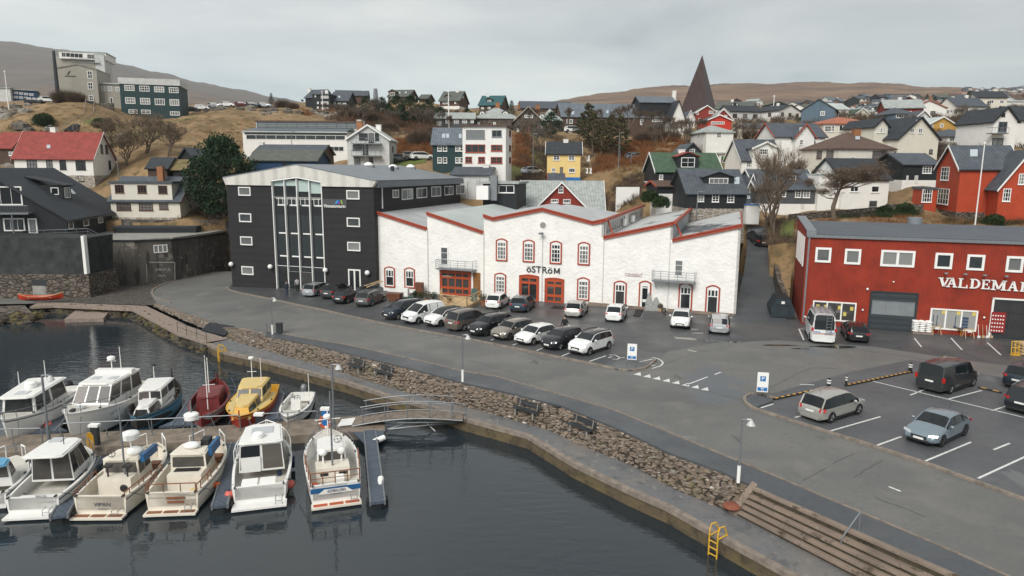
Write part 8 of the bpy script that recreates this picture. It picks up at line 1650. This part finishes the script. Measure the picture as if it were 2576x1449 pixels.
 def platform(s,w=.9,d=.55,slats='teak',col='gelcoat'):
  W_=s.B*.86*w;b=MB();b.box((-d,-W_/2,.10),(0,W_/2,.2));p=s.part(b,'swim_platform',col);b=MB()
  for i in range(3):y=-W_/2+.1+i*(W_-.1)/3;b.box((-d+.12,y,.2),(-.12,y+(W_-.4)/3,.215))
  if slats:s.part(b,'grating',slats,p)
  b=MB();b.tube([(-d+.1,.2-W_/2,.22),(-d+.1,.2-W_/2,.5),(-.1,.2-W_/2,.5)],.02,4);b.tube([(-d+.1,.5-W_/2,.22),(-d+.1,.5-W_/2,.5),(-.1,.5-W_/2,.5)],.02,4);b.tube([(-d+.1,.19-W_/2,.4),(-d+.1,.51-W_/2,.4)],.02,4);s.part(b,'ladder','galvanised',p)
 def blob(s,nm,x,y,z,r,m,sc=(1,1,1)):b=MB();b.ball((x*s.L,y,z),r,10,0,sc);return s.part(b,nm,m,smooth=60)
 def bx(s,nm,a,c,m,parent=None):b=MB();b.box((a[0]*s.L,a[1],a[2]),(c[0]*s.L,c[1],c[2]));return s.part(b,nm,m,parent)
 def wheel(s,x,y,z):b=MB();n=14;pts=[(x*s.L,y+math.cos(i*6.2832/n)*.2,z+math.sin(i*6.2832/n)*.2)for i in range(n+1)];b.tube(pts,.018,4);b.tube([pts[0],pts[7]],.014,4);b.tube([pts[3],pts[10]],.014,4);s.part(b,'steering_wheel','trim_black')
 def fac(s):d=V(math.cos(s.yaw),math.sin(s.yaw),0);return Fac(s.a,s.yaw-math.pi/2)
 def wtext(s,t,px,py,h,m,wpx,o=.03):
  f=s.fac();o_=text(s.rt,t,f,px,py,h,MATS[m],wpx=wpx,o=o,ext=.004);R_=Matrix.Rotation(-s.yaw,4,'Z');o_.data.transform(R_)
b1=Boat('white cabin cruiser with hardtop and open glass doors at the near left',(86,1299),(214,1122),2.75,1.35,.95,tf=.72)
b1.cabin(.36,.80,2.0,1.75,.9,2.45,.9,.0,nf=3,ns=3,nb=2,wl=.25,oh=(.7,.1),door=True);b1.rail(.7,1);b1.platform(.95,.55,None);b1.mast(.5,-.3,2.5,3.3,.025,'trim_black','aerial');b1.bx('roof_hatch',(.55,.0,2.56),(.66,.6,2.6),'head_glass');b1.wheel(.36,-.6,1.4);b1.bx('bench',(.03,-.9,.38),(.14,.9,.75),'gelcoat');b1.wtext('BRÚSI',103,1247,7.5,'stripe_navy',26,.02)
b2=Boat('cream fishing boat with tall mast and large radar dome',(256,1301),(398,1112),2.85,1.35,1.05,hull='cream_gel',tf=.9,fd=.55)
cb=b2.cabin(.34,.62,1.85,1.7,.4,2.0,.35,.0,'cream_gel','cream_gel',nf=3,ns=2,nb=1,wl=.55,ov=.08);b2.bx('engine_box',(.22,-.8,.4),(.34,.8,1.35),'cream_gel');b2.mast(.30,-.3,.5,4.9,.06);b2.mast(.42,-.35,2.0,2.95,.03,'lamp_white','radar_stand');b2.dome(.42,-.35,2.95,.42,.28);b2.blob('liferaft',.44,-.45,2.25,.32,'lamp_white',(1.2,1.3,.7));b2.wheel(.35,.45,2.35)
for y in(-.55,.4):b2.mast(.26,y,1.35,1.85,.05,'trim_black','seat_post');b2.bx('helm_seat',(.24,y-.2,1.85),(.285,y+.2,1.93),'trim_black')
b2.blob('port_hole',.215,-.45,.85,.2,'trim_black',(.2,1,1));b2.rail(0,.35,.25,'teak',4,.03,'side_rail');b2.platform(.98,.5,'teak','cream_gel');b2.rail(.8,.95,.7,'lamp_white',1,.035);b2.bx('awning',(.36,-1.12,1.85),(.60,-.93,2.25),'stripe_blue');b2.bx('wooden_box',(.66,-.9,.56),(.74,-.4,.95),'teak');b2.wtext('VÍPAN',257,1268,11,'stripe_navy',42,.02);b2.wtext('TÓRSHAVN',259,1280,4,'stripe_navy',24,.02)
b3=Boat('cream fishing boat with brown stern rail and blue door',(436,1291),(540,1097),2.85,1.35,1.05,hull='cream_gel',tf=.9,fd=.55)
b3.cabin(.36,.64,1.85,1.7,.4,2.0,.35,.0,'cream_gel','cream_gel',nf=3,ns=2,nb=1,wl=.6,ov=.08);b3.bx('engine_box',(.24,-.85,.4),(.36,.8,1.25),'cream_gel');b3.bx('black_panel',(.30,-.6,1.26),(.355,.6,1.30),'trim_black');b3.mast(.62,.3,2.0,4.3,.06,br=((3.2,.35),));b3.dome(.62,.3,3.3,.38,.26);b3.blob('liferaft',.46,0,2.25,.3,'lamp_white',(1.1,1.5,.6));b3.bx('equipment',(.5,-.75,2.1),(.6,-.35,2.4),'trim_black');b3.bx('awning',(.40,-1.1,1.8),(.62,-.93,2.3),'stripe_blue')
b3.rail(0,.35,.4,'teak',4,.03,'side_rail');b=MB();b.tube([(.05,-1.15,1.5),(.05,1.15,1.5)],.03,5);[b.tube([(.05,y,1.05),(.05,y,1.5)],.025,4)for y in(-1.1,-.4,.4,1.1)];b3.part(b,'stern_rail','teak');b3.platform(.98,.5,'teak','cream_gel');b3.bx('fish_box',(.70,-.9,.56),(.78,-.4,.9),'teak');b3.bx('crate',(.78,-.3,.56),(.84,.2,.85),'trim_black');b3.blob('net_heap',.13,-.7,.6,.35,'pale_yellow',(1.3,1,.6));b3.rail(.8,.95,.6,'lamp_white',1,.035)
f3=b3.fac();
for k,(x,y,w_)in enumerate(((442,1252,46),(442,1262,42))):r4=rect(f3,x,y,w_,5);q=MB();f3.box(q,*r4,.0,.05);o=q.build('name_board',MATS['teak'],b3.rt);o.data.transform(Matrix.Rotation(-b3.yaw,4,'Z'))
b4=Boat('white cabin boat with large rear glass doors and roof radar',(655,1270),(672,1085),2.95,1.4,1.0,tf=.72)
b4.cabin(.30,.86,2.25,2.05,.95,2.45,1.0,.05,nf=3,ns=3,nb=2,wl=.3,door=True,ov=.12);b4.bx('door_panel',(.292,.05,.95),(.30,1.0,1.75),'gelcoat');b4.rail(.45,1,.7,'lamp_white',6,.03);b4.dome(.40,.15,2.56,.3,.2);b4.bx('roof_hatch',(.48,-.55,2.56),(.62,.55,2.59),'head_glass');b4.platform(1.0,.7,None)
for y in(-.75,.1):b4.bx('stern_seat',(.02,y,.95),(.12,y+.75,1.1),'lamp_white')
b5=Boat('white boat with blue stern band and orange gratings nearest the gangway',(846,1270),(822,1076),2.85,1.35,1.1,tf=.82,cap='gelcoat')
b5.cabin(.40,.74,1.6,1.45,.5,1.65,.5,.15,nf=3,ns=0,nb=1,wl=.45,ov=.02);b5.bx('engine_box',(.26,-.85,.4),(.40,.85,1.15),'cream_gel');b5.mast(.30,0,.5,5.2,.055);b5.mast(.80,.0,1.3,3.0,.04,'lamp_white','bow_mast',br=((2.4,.7),));b5.dome(.80,0,2.5,.22,.14);b5.wheel(.52,-.4,1.95)
for y in(-.5,.45):
 b5.mast(.36,y,1.15,1.65,.05,'lamp_white','seat_post');b5.blob('helm_seat',.36,y,1.75,.24,'lamp_white',(.8,1,.8));b5.bx('vent',(.256,y-.2,.75),(.26,y+.2,.9),'trim_black')
b=MB();b.tube([(.06,-1.2,1.75),(.06,1.2,1.75)],.03,5);b.tube([(.06,-1.2,1.45),(.06,1.2,1.45)],.02,5);[b.tube([(.06,y,1.1),(.06,y,1.75)],.025,4)for y in(-1.2,-.6,0,.6,1.2)];b5.part(b,'stern_rail','teak');b5.rail(0,.35,.6,'teak',3,.03,'side_rail');b5.rail(.6,.95,.3,'galvanised',4)
b=MB();b.box((-.03,-1.2,.74),(0,1.2,.98));b5.part(b,'stern_band','stripe_blue');b=MB();b.prism([(-.032,-.85,.66),(-.032,.85,.66),(-.032,.55,.9),(-.032,-.55,.9)],(-.012,0,0));b5.part(b,'name_panel','gelcoat');b5.wtext('ADMIRALURIN',846,1232,8,'stripe_navy',46,.06);b5.wtext('TÓRSHAVN',846,1240,3.5,'stripe_navy',30,.06);b5.platform(.98,.5,'orange_red','cream_gel');b5.blob('buoy',.10,1.0,.7,.3,'float_orange' if 'float_orange' in MATS else 'orange_red',(1,1,1));b5.bx('fish_table',(.14,-.5,.4),(.22,-.1,.9),'lamp_white')
b0=Boat('white boat with light blue canopy cut by the left edge',(-45,1290),(42,1145),2.6,1.3,.95,tf=.6)
b0.cabin(.28,.55,1.9,1.7,.8,2.0,.6,.0,roof='canvas_blue',nf=2,ns=2,wl=.4,oh=(.4,0));b0.rail(.65,1);b0.rail(.85,.96,.7,'lamp_white',1,.035,'hoop')
t1=Boat('white cruiser with rounded hardtop at the far left of the back row',(172,1013),(10,1056),2.9,1.75,1.2,tf=.78,dz=.6);t1.cabin(.30,.80,2.3,2.0,1.1,2.55,.2,.3,nf=1,ns=2,nb=1,wl=.35,ov=.3,oh=(0,.2));t1.rail(.55,1,.45);t1.dome(.58,0,2.66,.36,.3);t1.dome(.5,0,2.66,.3,.12,nm='antenna_dome');t1.mast(.5,.6,2.8,4.2,.03,'lamp_white','aerial');t1.mast(.62,-.5,2.8,3.8,.03,'lamp_white','aerial');t1.bx('roof_hatch',(.68,-.3,2.66),(.76,.4,2.69),'head_glass');t1.bx('stern_bench',(.04,-.9,.6),(.12,.9,1.1),'gelcoat')
b=MB();b.box((-.5,-.3,.3),(0,.3,1.2));b.ball((-.25,0,1.25),.38,10,0,(1,.8,.9));t1.part(b,'outboard_motor','trim_black',smooth=50)
t2=Boat('largest white cruiser with three front windows in the back row',(350,1002),(168,1042),3.4,1.95,1.3,stripe='gelcoat',tf=.72,dz=.7);t2.cabin(.22,.74,2.6,2.3,1.35,2.75,1.0,.1,nf=3,ns=3,nb=1,wl=.3,ov=.12,taper=.9);t2.rail(.5,1,.55,n=6);t2.bx('roof_arch',(.30,-1.2,2.8),(.36,1.2,3.05),'gelcoat');t2.mast(.33,.4,3.0,4.6,.03,'lamp_white','aerial');t2.mast(.33,-.2,3.0,4.0,.04,'lamp_white','mast',br=((3.6,.3),));t2.dome(.33,-.2,3.7,.25,.16)
for y in(-.75,.35):t2.bx('roof_hatch',(.46,y,2.85),(.54,y+.5,2.88),'head_glass')
t2.bx('deck_hatch',(.80,-.25,1.86),(.86,.25,1.9),'head_glass');t2.bx('anchor_winch',(.91,-.1,1.9),(.95,.1,2.05),'dark_metal');t2.rail(0,.2,.7,'galvanised',2,.03,'stern_rail')
d_=V(math.cos(t2.yaw),math.sin(t2.yaw),0);f2_=Fac(t2.a+V(d_.y,-d_.x,0)*-1.62,t2.yaw+math.pi);
t2s=text(t2.rt,'TN 757',f2_,283,1036,6,MATS['stripe_navy'],wpx=25,o=.12,ext=.003);t2s.data.transform(Matrix.Rotation(-t2.yaw,4,'Z'))
t3=Boat('wooden double ended boat with sky blue hull and white wheelhouse',(437,992),(342,1050),2.7,1.3,.95,hull='hull_blue',stripe='tarred',cap='tarred',double=True,tf=.95,dz=.4,deck='tarred',fd=.5);t3.cabin(.42,.90,2.0,1.2,.8,1.45,.3,.0,nf=1,ns=2,nb=0,wl=.3,ov=.0,taper=.6);t3.cabin(.34,.66,1.75,1.6,.9,2.05,.15,.0,nf=2,ns=2,nb=1,wl=.5,ov=.1);t3.mast(.5,0,2.4,3.5,.03,'lamp_white','aerial');t3.dome(.5,0,3.4,.14,.08,'dark_metal');t3.mast(.985,0,.9,1.75,.06,'tarred','stem_post');t3.mast(.01,0,.9,2.0,.06,'tarred','stern_post')
for x in(.12,.22):t3.bx('thwart',(x,-.8,.75),(x+.03,.8,.8),'grey_twig')
t4=Boat('maroon double ended wooden boat with two slim masts',(548,992),(505,1048),2.5,1.2,.95,hull='hull_aqua',stripe='maroon',cap='maroon',double=True,tf=.97,dz=.5,deck='maroon',fd=.5);t4.cabin(.28,.62,1.8,1.6,.5,1.35,.0,.1,'maroon','maroon',nf=0,ns=0,nb=0,ov=.05);t4.mast(.62,.0,.6,4.3,.035,'lamp_white');t4.mast(.50,0,1.3,3.9,.035,'lamp_white','aft_mast',br=((2.0,.4),));t4.mast(.985,0,.9,1.6,.06,'maroon','stem_post');t4.mast(.01,0,.9,1.7,.08,'maroon','stern_post')
b=MB();b.tube([(t4.L*.62,0,4.2),(t4.L*.97,0,1.3)],.01,3);b.tube([(t4.L*.62,0,4.2),(t4.L*.1,.5,1.1)],.01,3);t4.part(b,'rigging','trim_black')
t5=Boat('yellow cabin boat with red hull',(660,1002),(600,1048),2.9,1.35,1.0,hull='hull_red',stripe='boat_yellow',cap='boat_yellow',tf=.3,dz=.5,deck='pale_yellow');t5.cabin(.28,.93,2.1,1.5,.95,1.6,.35,.0,'boat_yellow','pale_yellow',nf=0,ns=3,nb=0,wl=.3,ov=.0,taper=.55);t5.cabin(.22,.58,2.0,1.8,1.2,2.0,.5,.0,'pale_yellow','pale_yellow',nf=2,ns=2,nb=1,wl=.35,ov=.06);t5.mast(.4,0,2.4,3.9,.03,'lamp_white','mast',br=((2.9,.3),));t5.dome(.4,0,3.8,.18,.1);t5.mast(.48,.7,2.4,4.0,.025,'lamp_white','aerial');t5.mast(.98,0,1.3,1.7,.05,'hull_red','bollard')
t6=Boat('small open white boat with grey outboard motor',(764,1012),(722,1048),1.95,.95,.75,tf=.75,dz=.3,name='open_boat');t6.bx('console',(.4,-.3,.3),(.5,.3,.95),'gelcoat');t6.wheel(.39,0,1.05);t6.bx('bench',(.12,-.7,.5),(.22,.7,.56),'gelcoat');t6.mast(.3,.7,.7,2.6,.03,'lamp_white','aerial');b=MB();b.box((-.4,-.18,.0),(-.05,.18,.9));b.ball((-.25,0,1.0),.3,10,0,(1,.8,1));t6.part(b,'outboard_motor','galvanised',smooth=50)
RNc=random.Random(8)
for bt_,near in((b0,1),(b1,1),(b2,1),(b3,1),(b4,1),(b5,1),(t1,0),(t2,0),(t3,0),(t4,0),(t5,0),(t6,0)):
 L=bt_.L;b=MB()
 for sg in(-1,1):
  p0=Vector((L*.9,sg*.35,bt_.sh(.9)+.05));p1=Vector((L+.7,sg*1.0,.5));b.tube([p0,p0.lerp(p1,.5)-Vector((0,0,.12)),p1],.018,4)
  p0=Vector((L*.06,sg*bt_.B*.42,bt_.sh(0)+.05));p1=Vector((L*.2,sg*bt_.B*.62,.45));b.tube([p0,p1],.018,4)
 bt_.part(b,'mooring_line','rope');b=MB()
 for t in(.06,.5,.86):
  for sg in(-1,1):q=bt_.R[int(t*16)][6];b.box((q[0]-.1,q[1]*sg-.03,q[2]),(q[0]+.1,q[1]*sg+.03,q[2]+.07))
 bt_.part(b,'cleats','dark_metal');b=MB()
 for k in range(5):x,y,r=L*RNc.uniform(.04,.2),RNc.uniform(-.8,.8)*bt_.B/2.9,RNc.uniform(.08,.17);b.ball((x,y,.38+r*.6),r,7,RNc.choice([0,1,2]),(1.2,1,.7),jit=.2)
 if bt_ is not t6 and bt_ is not t2:bt_.part(b,'deck_clutter',('rope','orange_red','deck_grp'))
mat('buoy_pink',(.55,.12,.10),.45,var=.1);mat('buoy_orange',(.65,.13,.03),.45,var=.1)
for px,py,r,m,lb in((177,1008,.26,'buoy_orange','orange buoy between the two large white cruisers'),(138,1048,.24,'buoy_orange','coral buoy hanging on the side of the far left cruiser'),(121,1070,.26,'buoy_pink','pink buoy at the waterline of the far left cruiser'),(730,1217,.24,'buoy_pink','pink and blue buoy at the right quarter of the glass door boat'),(577,1245,.24,'buoy_pink','pink buoy by the finger pontoon left of the glass door boat'),(546,1220,.18,'buoy_orange','small orange buoy beside the brown railed boat')):
 p=Z(px,py,ZW+.45);b=MB();b.ball((0,0,0),r,12);b.cyl((0,0,r*.9),(0,0,r*1.25),r*.25,n=8,m=1);tag(b.build('buoy',[MATS[m],MATS['stripe_navy']],loc=p,world=False,smooth=60),lb,'buoy','round buoy fenders')
for px,py,an,lb in((951,1107,.6,'white cylinder fender at the dock end of the outer finger'),(957,1216,1.7,'white cylinder fender at the far end of the outer finger')):
 p=Z(px,py,ZW+.4);d=V(math.cos(an),math.sin(an),.2)*.42;b=MB();b.tube([-d,-d*.75,d*.75,d],.17,10,0);b.ball(-d,.15,8,1);tag(b.build('fender',[MATS['lamp_white'],MATS['trim_black']],loc=p,world=False,smooth=60),lb,'fender','cylinder fenders')
for px,py,lb in((703,1190,'blue grey fender upper right of the glass door boat'),(736,1160,'dark teal fender on the right side of the glass door boat'),(115,1050,'navy fender on the side of the far left cruiser')):
 p=Z(px,py,ZW+.5);b=MB();b.tube([(0,0,-.35),(0,0,-.25),(0,0,.2),(0,0,.3)],.12,8);tag(b.build('fender',MATS['stripe_navy'],loc=p,world=False,smooth=60),lb,'fender','dark hanging fenders')
hz=MB();hz.box((-3300,-150,-6),(3300,3600,640));o=hz.build('haze',[]);o['kind']='stuff'
vm=bpy.data.materials.new('haze_air');vm.use_nodes=True;vt_=vm.node_tree;vt_.nodes.clear();vo=vt_.nodes.new('ShaderNodeOutputMaterial');pv=vt_.nodes.new('ShaderNodeVolumePrincipled')
pv.inputs['Color'].default_value=(.80,.86,.92,1);pv.inputs['Density'].default_value=.00013;pv.inputs['Anisotropy'].default_value=.2;vt_.links.new(pv.outputs[0],vo.inputs['Volume']);o.data.materials.append(vm)
